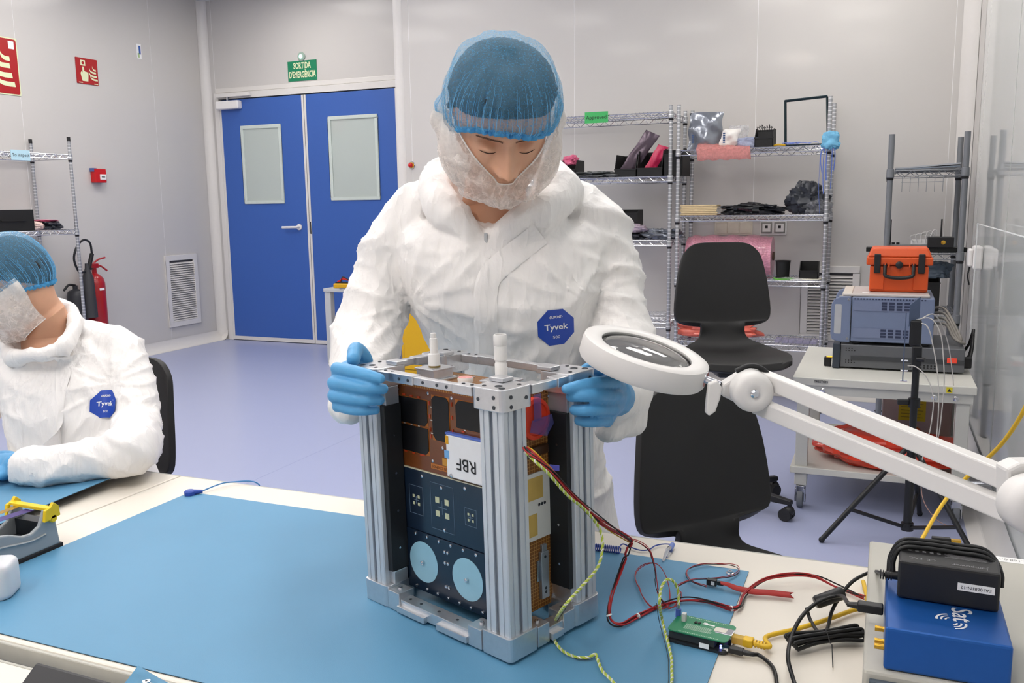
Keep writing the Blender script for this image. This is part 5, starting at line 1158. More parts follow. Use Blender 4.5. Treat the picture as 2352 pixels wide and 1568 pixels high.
# ---- left wall shelf (z 1.215)
t = thing('parts_bin', 'black parts bin on the left wall shelf', 'bin', (-6.15, 4.72, 1.217), group='black parts bins')
MB().bx(-6.3, -6.0, 4.55, 4.90, 1.2175, 1.225).build('base', black_esd, t)
for a in ((-6.3, -6.296, 4.55, 4.90), (-6.004, -6.0, 4.55, 4.90), (-6.3, -6.0, 4.55, 4.554), (-6.3, -6.0, 4.896, 4.90)): MB().bx(*a, 1.225, 1.375).build('side_wall', black_esd, t)
MB().bx(-6.0, -5.992, 4.62, 4.83, 1.29, 1.30).build('rim', black_esd, t)
single(lump((-6.12, 4.975, 1.25), (.09, .07, .038), 27, .2), 'plastic_bag', 'pink and white bag beside the black bin on the left shelf', 'bag', mat('pale_pink_film', 'e2b3ac', .4, col2='f0e4d8', vscale=9))
single(lump((-6.12, 5.12, 1.246), (.10, .085, .034), 28, .3, 4), 'antistatic_bag', 'dark blue film bag at the end of the left shelf', 'bag', greybag)
single(lump((-6.15, 5.10, 1.288), (.10, .11, .009), 29, .2, 3), 'plastic_bag', 'flat pink bag lying over the dark bag on the left shelf', 'bag', pinkf)

# ---- grey corner shelf
t = thing('folder', 'flat grey folders lying tilted on top of the grey corner shelf', 'folder', (.2, 5.85, 1.527))
MB().box((.205, 5.84, 1.545), (.34, .40, .008), Matrix.Rotation(-.06, 3, 'Y')).build('cover', mat('folder_grey', 'b4b7bd', .35), t); MB().box((.205, 5.83, 1.535), (.33, .38, .007), Matrix.Rotation(-.03, 3, 'Y')).build('cover', mat('folder_slate', '7d8794', .35), t)
t = thing('linear_rail', 'black linear rail with motor block across the grey corner shelf', 'machine part', (.2, 5.66, 1.058))
MB().bx(-.10, .43, 5.62, 5.70, 1.0585, 1.085).build('rail', mat('rail_black', '1d2020', .35, .3), t, bevel=.003)
MB().bx(.02, .24, 5.63, 5.69, 1.085, 1.10).build('carriage', mat('rail_grey', '7f8386', .35, .6), t, bevel=.002)
MB().bx(.225, .36, 5.60, 5.71, 1.085, 1.145).build('motor_block', black_pl, t, bevel=.004)
MB().lathe([(.012, 0), (.012, .003), (0, .004)], (.305, 5.60, 1.115), (0, -1, 0), 14).build('brass_cap', gd, t, smooth=40)
for x in (.028, .295): MB().bx(x-.004, x+.004, 5.66, 5.675, 1.10, 1.245).build('upright', black_pl, t)
for x in (.045, .07): MB().cyl((x, 5.66, 1.10), (x, 5.66, 1.112), .009).build('knob', black_pl, t, smooth=40)
t = thing('router', 'white network box with tangled white cables on the grey shelf', 'router', (.2, 5.9, 1.058))
MB().bx(.145, .235, 5.86, 5.97, 1.0575, 1.12).build('case', white_pl, t, bevel=.008)
for q in range(5): MB().tube([(.16+.02*q, 5.86, 1.10), (.14+.03*q, 5.84, 1.14+.008*q), (.20+.02*q, 5.85, 1.15+.005*q), (.28, 5.86, 1.12), (.30, 5.87, 1.07)], .0028, 6, 5).build('cord', white_pl, t, smooth=60)
bin_box('black bin with a grey bag on the grey corner shelf', .20, .305, 5.66, 5.86, .7025, .20, .9)
single(lump((.265, 5.74, .945), (.09, .05, .05), 35, .3), 'antistatic_bag', 'slate grey bag spilling out of the bin on the corner shelf', 'bag', mat('slate_film', '4d5a68', .35, var=.2, bump=.5, bscale=40))
t = thing('storage_box', 'black box low behind the trolley on the grey corner shelf', 'box', (.10, 5.72, .362))
MB().bx(-.005+.035, .215, 5.63, 5.83, .3625, .49).build('body', black_esd, t, bevel=.006); MB().bx(.025, .22, 5.625, 5.835, .49, .505).build('lid', black_esd, t, bevel=.004)
# ---- outlets on glazed wall, acrylic screen
t = thing('wall_socket', 'white weatherproof wall socket with a plug beside the grey shelf', 'socket', (.46, 5.35, .98))
MB().bx(.435, .4815, 5.27, 5.40, .985, 1.11).build('box', white_pl, t, bevel=.012)
MB().bx(.412, .436, 5.29, 5.38, 1.0, 1.095).build('cover', white_pl, t, bevel=.01)
MB().tube([(.425, 5.33, 1.0), (.418, 5.33, .95), (.43, 5.36, .90)], .004, 8, 4).build('cord', black_pl, t, smooth=60)
acr = sheer('acrylic_screen', 'dfe3e4', .10, .16, 2, rough=.1)
N_ = acr.node_tree.nodes
t = thing('acrylic_screen', 'clear acrylic screen standing along the glazed wall behind the trolley', 'screen', (.42, 4.1, 0))
MB().bx(.4175, .4225, 2.6, 4.98, .012, 1.235).build('sheet', acr, t)
MB().bx(.417, .423, 4.9801, 4.984, .012, 1.235).bx(.417, .423, 2.6, 4.984, 1.2351, 1.238).build('bright_edge', mat('acrylic_edge', 'eef1f2', .3), t)
MB().bx(.40, .44, 3.0, 3.06, .0005, .0118).build('foot', white_pl, t); MB().bx(.40, .44, 4.6, 4.66, .0005, .0118).build('foot', white_pl, t)

# ---- trolley load
t = thing('rack_unit', 'dark grey rack unit with power cable on the trolley', 'instrument', (.07, 4.48, .60))
rk = mat('rack_grey', '6a6c70', .4, .5, var=.05)
MB().bx(-.165, .345, 4.27, 4.70, .608, .712).build('case', rk, t, bevel=.003)
MB().bx(-.198, -.166, 4.26, 4.71, .602, .716).build('front_panel', mat('rack_blue_grey', '333b46', .4), t, bevel=.004)
MB().bx(-.12, .345, 4.2655, 4.2705, .642, .662).build('rail_strip', mat('rack_dark', '4a4c50', .4, .5), t)
for z in (.63, .685):
    for i in range(7): MB().lathe([(.003, 0), (.003, .0005), (0, .0005)], (-.14+(i % 4)*.012, 4.2698, z+(i//4)*.01), (0, -1, 0), 8).build('vent_hole', ink_black, t)
for i in range(16): MB().lathe([(.004, 0), (.004, .0006), (0, .0006)], (.13+(i % 8)*.014, 4.2698, .622+(i//8)*.010), (0, -1, 0), 8).build('vent_hole', ink_black, t)
MB().bx(.275, .315, 4.262, 4.2695, .650, .672).build('rocker_switch', mat('red_rocker', 'd2402c', .4, emit=.3), t, bevel=.002)
MB().cyl((-.198, 4.30, .645), (-.225, 4.30, .645), .006, n=10).build('gold_port', gd, t, smooth=40)
for x in (-.15, .3): MB().bx(x-.02, x+.02, 4.3, 4.34, .6003, .6081).build('foot', black_pl, t)
for q in range(3): MB().tube([(.345, 4.33+.03*q, .65), (.372, 4.34+.03*q, .67), (.385, 4.42, .74+.02*q), (.375, 4.5, .70), (.355, 4.52, .66)], .006, 8, 6).build('power_cord', black_pl, t, smooth=60)
MB().box((.36, 4.33, .645), (.035, .03, .05)).build('power_plug', black_pl, t, bevel=.006)
t = thing('signal_analyzer', 'blue grey bench instrument with front handles under the orange case', 'instrument', (.05, 4.48, .718))
bl = mat('instrument_blue', '727e9a', .4, var=.04); lid = mat('instrument_lid', 'bdb6b2', .4)
MB().bx(-.125, .215, 4.275, 4.69, .726, .930).build('case', bl, t, bevel=.006)
MB().bx(-.165, .195, 4.285, 4.68, .9305, .942).build('lid', lid, t, bevel=.004)
MB().bx(-.168, -.126, 4.30, 4.665, .74, .945).build('front_panel', mat('instrument_cream', 'cfc8bd', .4), t, bevel=.004)
for y in (4.272, 4.675):
    k = MB().prism([(-.128, -.006), (-.170, -.006), (-.205, .004), (-.212, .030), (-.212, .165), (-.200, .190), (-.172, .203), (-.128, .203)][::-1], (0, y+.016, .728), X, Z, .016).build('handle', bl, t, bevel=.004)
    MB().prism(rrect(.030, .135, .006, 4, -.182, .100), (0, y+.0165, .728), X, Z, .0175).build('handle_opening', mat('handle_inset', 'aeb0b4', .5), k)
    for z in (.738, .918): MB().lathe([(.006, 0), (.006, .002), (0, .003)], (-.139, y-.0005, z), (0, -1, 0), 12).build('screw', steel, k, smooth=40)
dk = mat('vent_navy', '2d3550', .5)
for z0 in (.745, .868):
    k = MB().bx(-.115, .14, 4.2722, 4.2752, z0, z0+.044).build('vent_panel', mat('instrument_blue_grey', '76809c', .4), t)
    for i in range(5):
        for r_ in range(3): MB().bx(.0+i*.031, .022+i*.031, 4.2712, 4.2722, z0+.004+r_*.0135, z0+.014+r_*.0135).build('vent_slot', dk, k)
for i in range(24): MB().bx(-.115+i*.0125, -.108+i*.0125, 4.2742, 4.2752, .918, .924).build('vent_slot', dk, t)
for z in (.79, .84): MB().cyl((-.17, 4.36, z-.02), (-.186, 4.36, z-.02), .007, n=12).build('port', red_pl if z < .8 else white_pl, t, smooth=40)
MB().bx(-.085, -.055, 4.35, 4.38, .9421, .9426).build('sticker', ink_white, t)
for x in (-.1, .18): 
    for y in (4.31, 4.64): MB().bx(x-.015, x+.015, y-.015, y+.015, .7165, .7262).build('foot', black_pl, t)
for q in range(4): MB().tube([(.215, 4.45+.03*q, .80+.02*q), (.27, 4.42+.02*q, .80+.02*q), (.30+.01*q, 4.38, .75), (.33, 4.36+.01*q, .73), (.35, 4.40, .72), (.33, 4.5, .72)], .006, 8, 6).build('cable', mat('beige_cable', '96918a', .5), t, smooth=60)
t = thing('orange_case', 'orange hard carry case with black latches on the blue instrument', 'case', (.06, 4.5, .9425))
og = mat('orange_case_plastic', 'd2521f', .42, var=.03)
MB().bx(-.058, .188, 4.40, 4.60, .9428, 1.065).build('body', og, t, bevel=.010)
MB().bx(-.074, .204, 4.388, 4.612, 1.066, 1.102).build('rim', og, t, bevel=.006)
MB().hexa([(-.070, 4.392, 1.1025), (.200, 4.392, 1.1025), (.200, 4.608, 1.1025), (-.070, 4.608, 1.1025)], [(-.052, 4.410, 1.145), (.182, 4.410, 1.145), (.182, 4.590, 1.145), (-.052, 4.590, 1.145)]).build('lid', og, t, bevel=.008)
for x in (-.027, .157):
    MB().bx(x-.014, x+.014, 4.378, 4.390, 1.030, 1.118).build('latch', black_pl, t, bevel=.004)
    MB().bx(x-.03, x+.03, 4.392, 4.40, .955, 1.06).build('side_rib', og, t, bevel=.003)
hd = MB().tube([(.006, 4.388, 1.072), (.006, 4.375, 1.04), (.012, 4.37, 1.018), (.065, 4.37, 1.010), (.118, 4.37, 1.018), (.124, 4.375, 1.04), (.124, 4.388, 1.072)], .008, 10, 6).build('carry_handle', black_pl, t, smooth=60)
for x in (.006, .022, .108, .124): MB().bx(x-.003, x+.003, 4.378, 4.390, 1.058, 1.078).build('hinge_lug', og, t)
MB().lathe([(.016, 0), (.016, .008), (.012, .011), (0, .011)], (.065, 4.388, 1.068), (0, -1, 0), 20).build('valve', black_pl, t, smooth=40)
MB().prism([(-.03, -.008), (.03, -.008), (.03, .008), (-.03, .008)], (.12, 4.4185, 1.132), X, Vector((0, .35, .8)).normalized(), .001).build('label', mat('pale_yellow_label', 'd8bd5a', .5), t)
single(MB().bx(-.236, -.204, 4.30, 4.33, .6005, .645), 'small_camera', 'small black camera block on the trolley corner', 'camera', black_pl, None, bevel=.005)
# lower shelf: crate and red bag
cr = sheer('translucent_crate', 'b9a49e', .72, .82, 5, rough=.4)
t = thing('storage_crate', 'translucent crate with a yellow label on the lower trolley shelf', 'crate', (.18, 4.6, .1955))
MB().bx(.025, .32, 4.42, 4.80, .196, .50).build('body', cr, t, bevel=.01); MB().bx(.018, .327, 4.412, 4.808, .5005, .515).build('rim', cr, t, bevel=.004)
k = MB().bx(.095, .21, 4.4165, 4.4195, .345, .445).build('yellow_label', mat('label_yellow', 'c2b020', .5), t)
for i in range(5): MB().bx(.105, .20-.01*(i % 2), 4.4158, 4.4164, .36+i*.016, .363+i*.016).build('print_line', mat('olive_print', '7d7420', .5), k)
single(lump((.045, 4.22, .262), (.29, .17, .075), 41, .22, 2.4), 'plastic_bag', 'large crumpled red plastic bag on the lower trolley shelf', 'bag', redbag)
# tripod with antenna board
tm = mat('tripod_black', '1b1c1e', .4)
t = thing('tripod_stand', 'black tripod stand in front of the trolley', 'tripod', (.135, 3.75, 0))
tp = Vector((.135, 3.75, 0))
MB().cyl(tp+Z*.06, tp+Z*.45, .0165).cyl(tp+Z*.40, tp+Z*.72, .0135).build('column', tm, t, smooth=40)
MB().lathe([(.026, 0), (.026, .03), (.020, .036)], tp+Z*.375, Z, 16).build('leg_collar', tm, t, smooth=40)
MB().lathe([(.022, 0), (.022, .035)], tp+Z*.555, Z, 16).build('clamp_collar', tm, t, smooth=40); MB().box(tp+Vector((-.04, -.01, .575)), (.045, .02, .022), Rz(.3)).build('clamp_lever', tm, t, bevel=.005)
for a in (202, 317, 80):
    d_ = Vector((math.cos(math.radians(a)), math.sin(math.radians(a)), 0)); foot = tp+d_*.34+Z*.012; topp = tp+d_*.022+Z*.385; midp = topp.lerp(foot, .66)
    k = MB().cyl(topp, foot, .0105, n=10).build('leg', tm, t, smooth=40)
    MB().cyl(midp, tp+Z*.065+d_*.02, .008, n=8).build('leg_brace', tm, k, smooth=40); MB().ball(foot, .012, 10, 8).build('rubber_foot', dark_rub, k, smooth=40)
MB().lathe([(.024, 0), (.024, .03)], tp+Z*.05, Z, 14).build('lower_collar', tm, t, smooth=40)
MB().bx(tp.x-.018, tp.x+.018, tp.y-.02, tp.y+.02, .72, .80).bx(tp.x-.03, tp.x+.012, tp.y-.018, tp.y+.018, .80, .90).build('tilt_head', tm, t, bevel=.006)
MB().cyl(tp+Vector((.0, -.02, .75)), tp+Vector((.028, -.03, .75)), .009).build('tilt_knob', tm, t, smooth=40)
MB().prism([(0, 0), (.045, .035), (.045, .115), (.0, .085)], tp+Vector((-.035, -.015, .875)), Vector((.8, .6, 0)), Z, .003).build('antenna_board', mat('slate_board', '4c5a74', .4), t)
MB().bx(tp.x-.048, tp.x-.044, tp.y-.02, tp.y+.0, .66, .93).build('side_plate', mat('slate_board', '4c5a74', .4), t)
for z in (.66, .70, .74): MB().cyl((tp.x-.055, tp.y-.01, z), (tp.x-.03, tp.y-.01, z), .003, n=8).build('plate_screw', chrome, t)
wr_ = mat('clear_grey_lead', 'c6c2bc', .3)
leads = [[(-.01, 0, .90), (.04, -.02, .91), (.075, -.03, .86), (.09, -.02, .78), (.10, -.03, .66), (.095, -.035, .50), (.09, -.03, .44)], [(-.01, 0, .89), (.03, -.03, .88), (.055, -.03, .80), (.075, -.03, .70), (.085, -.04, .58), (.085, -.04, .46), (.083, -.04, .40)], [(-.03, -.01, .72), (.0, -.03, .72), (.04, -.04, .68), (.065, -.05, .60), (.06, -.05, .48), (.045, -.045, .42), (.035, -.04, .30)], [(0, 0, .90), (.06, .1, .91), (.115, .2, .80), (.145, .25, .66), (.155, .26, .59)]]
for L in leads: MB().tube([tp+Vector(p) for p in L], .0022, 6, 6).build('test_lead', wr_, t, smooth=60)
MB().tube([tp+Vector(p) for p in ((.035, -.04, .30), (.05, -.06, .20), (.10, -.07, .13), (.16, -.06, .10))], .0018, 6, 5).build('test_lead', mat('pink_lead', 'b9958a', .4), t, smooth=60)
# small grey table by the door, multimeter, yellow cabinet
t = thing('side_table', 'small grey table by the blue door behind the sleeve', 'table', (-4.3, 6.75, 0))
q0 = Vector((-4.4804,6.4500,0.6637)); zt = q0.z
MB().bx(q0.x, q0.x+.70, 6.45, 7.0, zt-.03, zt).build('tabletop', grey_metal, t, bevel=.003)
for x in (q0.x+.035, q0.x+.665):
    for y in (6.49, 6.96): MB().bx(x-.03, x+.03, y-.03, y+.03, 0, zt-.0305).build('leg', grey_metal, t, bevel=.003)
m0 = Vector((q0.x+.17, 6.52, zt))
t = thing('multimeter', 'yellow multimeter with red leads on the grey side table', 'multimeter', m0)
MB().box(m0+Vector((0, 0, .022)), (.17, .085, .042), Rz(.1)).build('holster', mat('yellow_plastic', 'd9a81d', .4), t, bevel=.010)
MB().box(m0+Vector((0, 0, .048)), (.14, .06, .010), Rz(.1)).build('face', black_pl, t, bevel=.003)
for q in range(3): MB().tube([m0+Vector((-.06+.02*q, -.01, .053)), m0+Vector((-.01, .0, .075+.01*q)), m0+Vector((.05, .01, .066)), m0+Vector((.10, 0, .05))], .006, 8, 5).build('lead', red_pl if q < 2 else black_pl, t, smooth=60)
single(MB().box(m0+Vector((.06, -.03, .004)), (.14, .06, .006), Rz(.3)), 'plastic_bag', 'flat silver pouch beside the multimeter', 'bag', silver, None)
t = thing('yellow_cabinet', 'yellow metal cabinet seen between the sleeve and the torso', 'cabinet', (-3.35, 6.1, 0))
c0 = Vector((-3.4705,6.0200,0.0367)); c1 = Vector((-3.1797,6.0200,0.0547)); ye = mat('cabinet_yellow', 'd9a915', .45, var=.02)
MB().bx(c0.x, c1.x, 6.02, 6.40, .0, .95).build('body', ye, t, bevel=.004)
MB().bx(c0.x+.025, c1.x-.02, 6.012, 6.0195, .09, .93).build('door', ye, t, bevel=.003)
MB().bx(c0.x+.021, c1.x-.016, 6.0188, 6.0199, .086, .934).build('door_gap', mat('gap_dark', '6b5510', .6), t)
# fire extinguisher on the left wall
t = thing('fire_extinguisher', 'red carbon dioxide extinguisher with black horn on the left wall', 'fire extinguisher', (-6.3, 5.72, .35))
ex = mat('extinguisher_red', 'a3141c', .3, coat=.3)
ec = Vector((-6.3000,5.6981,0.5471)); ey_ = ec.y
MB().lathe([(0, -.25), (.076, -.25), (.080, -.24), (.080, .19), (.07, .23), (.040, .262), (.020, .275), (.020, .32)], (-6.31, ey_, ec.z), Z, 28).build('cylinder', ex, t, smooth=50)
MB().bx(-6.232, -6.229, ey_-.03, ey_+.02, ec.z+.13, ec.z+.15).build('label', ink_white, t)
MB().bx(-6.34, -6.28, ey_-.03, ey_+.03, ec.z+.32, ec.z+.36).build('valve', ex, t, bevel=.006)
MB().tube([(-6.31, ey_-.02, ec.z+.35), (-6.30, ey_+.04, ec.z+.39), (-6.29, ey_+.11, ec.z+.405)], .008, 8, 5).build('lever', ex, t, smooth=60); MB().tube([(-6.31, ey_, ec.z+.335), (-6.30, ey_+.06, ec.z+.335), (-6.29, ey_+.12, ec.z+.29)], .008, 8, 5).build('lever', ex, t, smooth=60)
MB().lathe([(.015, .34), (.018, .30), (.045, .22), (.052, .0), (.055, -.12), (.04, -.12)], (-6.24, ey_-.135, ec.z+.03), Z, 24).build('horn', mat('horn_grey', '3a3a3d', .5), t, smooth=40)
MB().tube([(-6.24, ey_-.135, ec.z+.28), (-6.23, ey_-.08, ec.z+.45)], .018, 10, 1).build('grip', black_pl, t, smooth=40)
MB().tube([(-6.23, ey_-.08, ec.z+.44), (-6.22, ey_-.10, ec.z+.54), (-6.2, ey_-.18, ec.z+.57), (-6.18, ey_-.27, ec.z+.52), (-6.18, ey_-.31, ec.z+.42), (-6.19, ey_-.27, ec.z+.32), (-6.22, ey_-.20, ec.z+.30), (-6.27, ey_-.06, ec.z+.32)], .009, 10, 6).build('hose', black_pl, t, smooth=60)
MB().bx(-6.415, -6.36, ey_-.03, ey_+.03, ec.z+.02, ec.z+.06).build('bracket', steel, t)
t = thing('fire_extinguisher', 'dark foam extinguisher half hidden behind the left shelf post', 'fire extinguisher', (-6.28, ey_-.28, .35))
MB().lathe([(0, -.25), (.07, -.25), (.072, -.24), (.072, .10), (.06, .14), (.02, .16), (.02, .19)], (-6.30, ey_-.22, ec.z+.0), Z, 24).build('cylinder', mat('dark_slate_paint', '2b2c31', .4), t, smooth=50)
MB().tube([(-6.3, ey_-.22, ec.z+.19), (-6.28, ey_-.30, ec.z+.20), (-6.27, ey_-.36, ec.z+.16)], .01, 8, 5).build('lever', black_pl, t, smooth=60)
MB().bx(-6.415, -6.36, ey_-.25, ey_-.19, ec.z-.05, ec.z).build('bracket', steel, t)


# ================================================================ PEOPLE
PU, PF = Vector((.922, .387, 0)), Vector((-.387, .922, 0))     # across the view, away from it
CAMP = Vector((0, 0, 1.37))
def capsule(b, p0, p1, r0, r1, n=20):
    p0, p1 = Vector(p0), Vector(p1)
    b.cyl(p0, p1, r0, r1, n); b.ball(p0, r0, n, 10); b.ball(p1, r1, n, 10)
def limb(b, pts, rs, k=5, n=20):
    P = catmull(pts, k); m = len(P)
    def rad(i):
        t = i/(m-1)*(len(rs)-1); j = min(int(t), len(rs)-2); return rs[j]+(rs[j+1]-rs[j])*(t-j)
    for i in range(m-1): b.cyl(P[i], P[i+1], rad(i), rad(i+1), n)
    for i in range(m): b.ball(P[i], rad(i), n, 10)
def loft(b, rings):
    n = len(rings[0]); b.add([p for r in rings for p in r], [(j*n+i, j*n+(i+1) % n, (j+1)*n+(i+1) % n, (j+1)*n+i) for j in range(len(rings)-1) for i in range(n)]+[tuple(range(n-1, -1, -1)), tuple(range((len(rings)-1)*n, len(rings)*n))])
def remesh(b, voxel, smooth):
    o = bpy.data.objects.new('tmp', b.mesh()); COL.objects.link(o)
    md = o.modifiers.new('r', 'REMESH'); md.mode = 'VOXEL'; md.voxel_size = voxel
    md = o.modifiers.new('s', 'SMOOTH'); md.factor = .5; md.iterations = smooth
    dg = bpy.context.evaluated_depsgraph_get(); me = bpy.data.meshes.new_from_object(o.evaluated_get(dg))
    v = np.empty(len(me.vertices)*3); me.vertices.foreach_get('co', v); v = v.reshape(-1, 3)
    nn = np.empty(len(me.vertices)*3); me.vertices.foreach_get('normal', nn); nn = nn.reshape(-1, 3)
    f = [tuple(p.vertices) for p in me.polygons]; bpy.data.objects.remove(o); bpy.data.meshes.remove(me)
    return v, nn, f
def ridge(x): return (1-np.abs(np.sin(x)))**2
def swirl(p, s, seed):
    x, y, z = p[:, 0]*s+seed, p[:, 1]*s+seed*1.7, p[:, 2]*s-seed
    return np.sin(x*1.3+1.7*np.sin(y*.9+z))+np.sin(y*1.7+1.3*np.sin(z*1.1+x*.7))+np.sin(z*1.5+1.1*np.sin(x*1.2))
def creases(v, seed, pins=(), calm=()):
    """folded, creased sheet fabric: ridges in a few directions, each only where a slow mask lets it"""
    u = v @ np.array(PU); z = v[:, 2]; w_ = v @ np.array(PF); p = np.stack([u, w_, z], 1)
    wp = swirl(p, 9, seed)*.35; wq = swirl(p, 17, seed+3)*.25
    d = np.zeros(len(v))
    for k, (a, b_, f_, amp) in enumerate(((1., .30, 17, .010), (.55, .85, 14, .009), (-.6, .8, 15, .009), (.1, 1., 21, .006), (.9, -.5, 33, .005), (.4, 1., 39, .004))):
        mask = np.clip(swirl(p, 4+k*.7, seed+k*2.1)*.5+.25, 0, 1)
        d += amp*mask*ridge((a*u+b_*z+.3*w_)*f_+wp*1.6+wq*.8+k)**1.5
    d += .003*swirl(p, 14, seed+9)/3
    for (q, N, R_, amp) in pins:            # folds fanning out from a pinched spot
        q = Vector(q); du = u-q.dot(PU); dz = z-q.z; dw = w_-q.dot(PF); r = np.sqrt(du*du+dz*dz+.6*dw*dw)+1e-6; ph = np.arctan2(dz, du)
        d += amp*ridge(ph*N/2+wp*.7+r*6)**1.4*np.exp(-(r/R_)**1.5)*np.clip(r/.03, 0, 1)
    d -= .004
    for q, R_ in calm:
        q = Vector(q); r = np.sqrt((u-q.dot(PU))**2+(z-q.z)**2); d *= 1-.92*np.exp(-(r/R_)**4)
    return d
def from_np(v, f): b = MB(); b.v = [tuple(p) for p in v]; b.f = f; return b
tyvek = mat('white_coverall', 'efecea', .5, var=.015, vscale=12, bump=.12, bscale=260)
nt = tyvek.node_tree
def crinkle(m, layers):
    """long straight creases: stretched ridge noise in several directions"""
    nt = m.node_tree; N = nt.nodes; L = nt.links; tc = N.new('ShaderNodeTexCoord'); bs = N['Principled BSDF']
    for (rot, sc, strength, dist, pw) in layers:
        mp = N.new('ShaderNodeMapping'); mp.inputs['Rotation'].default_value = rot; mp.inputs['Scale'].default_value = sc; L.new(tc.outputs['Object'], mp.inputs[0])
        n1 = N.new('ShaderNodeTexNoise'); n1.inputs['Scale'].default_value = 1; n1.inputs['Detail'].default_value = 2.5; n1.inputs['Distortion'].default_value = .25
        L.new(mp.outputs[0], n1.inputs['Vector']); s1 = N.new('ShaderNodeMath'); s1.operation = 'SUBTRACT'; s1.inputs[1].default_value = .5; L.new(n1.outputs['Fac'], s1.inputs[0])
        s2 = N.new('ShaderNodeMath'); s2.operation = 'ABSOLUTE'; L.new(s1.outputs[0], s2.inputs[0])
        s3 = N.new('ShaderNodeMath'); s3.operation = 'POWER'; s3.inputs[1].default_value = pw; L.new(s2.outputs[0], s3.inputs[0])
        b2 = N.new('ShaderNodeBump'); b2.inputs['Strength'].default_value = strength; b2.inputs['Distance'].default_value = dist; b2.invert = True
        L.new(s3.outputs[0], b2.inputs['Height'])
        if bs.inputs['Normal'].links: L.new(bs.inputs['Normal'].links[0].from_socket, b2.inputs['Normal'])
        L.new(b2.outputs['Normal'], bs.inputs['Normal'])
def facets(m, layers):
    nt = m.node_tree; N = nt.nodes; L = nt.links; tc = N.new('ShaderNodeTexCoord'); bs = N['Principled BSDF']
    for sc, strength, dist in layers:
        nz = N.new('ShaderNodeTexNoise'); nz.inputs['Scale'].default_value = sc*.6; L.new(tc.outputs['Object'], nz.inputs['Vector'])
        mx = N.new('ShaderNodeMix'); mx.data_type = 'RGBA'; mx.inputs[0].default_value = .12; L.new(tc.outputs['Object'], mx.inputs[6]); L.new(nz.outputs['Color'], mx.inputs[7])
        vo = N.new('ShaderNodeTexVoronoi'); vo.inputs['Scale'].default_value = sc; L.new(mx.outputs[2], vo.inputs['Vector'])
        b2 = N.new('ShaderNodeBump'); b2.inputs['Strength'].default_value = strength; b2.inputs['Distance'].default_value = dist; L.new(vo.outputs['Distance'], b2.inputs['Height'])
        if bs.inputs['Normal'].links: L.new(bs.inputs['Normal'].links[0].from_socket, b2.inputs['Normal'])
        L.new(b2.outputs['Normal'], bs.inputs['Normal'])
facets(tyvek, [(12, .14, .020), (30, .10, .008)])
crinkle(tyvek, [((.3, .5, .2), (15, 15, 3.5), .38, .022, .75), ((.2, -.7, 1.1), (23, 23, 5), .36, .016, .75), ((1.2, .4, .3), (38, 34, 10), .3, .008, .75)])
nitrile = mat('blue_nitrile', '569fd2', .42, var=.08, vscale=35, bump=.1, bscale=120); crinkle(nitrile, [((.3, .6, .2), (60, 60, 22), .25, .004, .8)])
skin = mat('skin', 'd6a486', .5, var=.08, vscale=30, sss=.12, bump=.05, bscale=400)
hair_m = mat('dark_hair', '1f1b1a', .7, var=.5, vscale=160)
brow_m = sheer('brow_hair', '4a342a', .45, .9, 420, stretch=(1, 1, 2.5), rough=.9); lash_m = sheer('lash', '35231b', .6, .95, 900, rough=.9)
cap_m = sheer('blue_fleece_cap', '7cc4ee', .20, .46, 330, rough=.9)
band_m = sheer('blue_cap_band', '62bdf0', .72, .92, 160, rough=.9)
pleat_m = sheer('blue_cap_pleat', '8fd0f2', .55, .85, 160, rough=.9)
beard_m = sheer('white_fleece_cover', 'f2ede8', .40, .60, 120, rough=.95, web=30)
flap_m = sheer('white_fleece_flap', 'f2ede8', .66, .86, 120, rough=.95)
beard_edge = mat('white_elastic', 'ece8e4', .7)

# head rings in the head's own frame: front point, back point (forward, up) and half breadth
RINGS = [((.0, .115), (-.02, .115), .003), ((.035, .109), (-.055, .106), .034), ((.060, .095), (-.080, .090), .053), ((.076, .074), (-.094, .066), .066), ((.086, .050), (-.101, .040), .0735), ((.090, .026), (-.103, .012), .0765), ((.088, .004), (-.100, -.012), .0772), ((.089, -.018), (-.094, -.034), .0765), ((.090, -.040), (-.084, -.053), .0745), ((.091, -.060), (-.074, -.070), .071), ((.089, -.080), (-.067, -.084), .065), ((.088, -.098), (-.063, -.096), .056), ((.078, -.113), (-.061, -.106), .048), ((.050, -.116), (-.060, -.116), .048), ((.028, -.120), (-.060, -.126), .052)]
def ring_at(t):
    """smoothly interpolated ring (front, back, half breadth) at fractional index t"""
    t = max(0, min(len(RINGS)-1, t)); i = min(int(t), len(RINGS)-2); f = t-i
    def g(k): a = RINGS[max(0, min(len(RINGS)-1, k))]; return np.array([*a[0], *a[1], a[2]])
    p0, p1, p2, p3 = g(i-1), g(i), g(i+1), g(i+2)
    r = .5*((2*p1)+(p2-p0)*f+(2*p0-5*p1+4*p2-p3)*f*f+(3*p1-p0-3*p2+p3)*f**3)
    if t <= 1: r = p1+(p2-p1)*math.sqrt(max(0, f)) if i == 0 else r
    return r
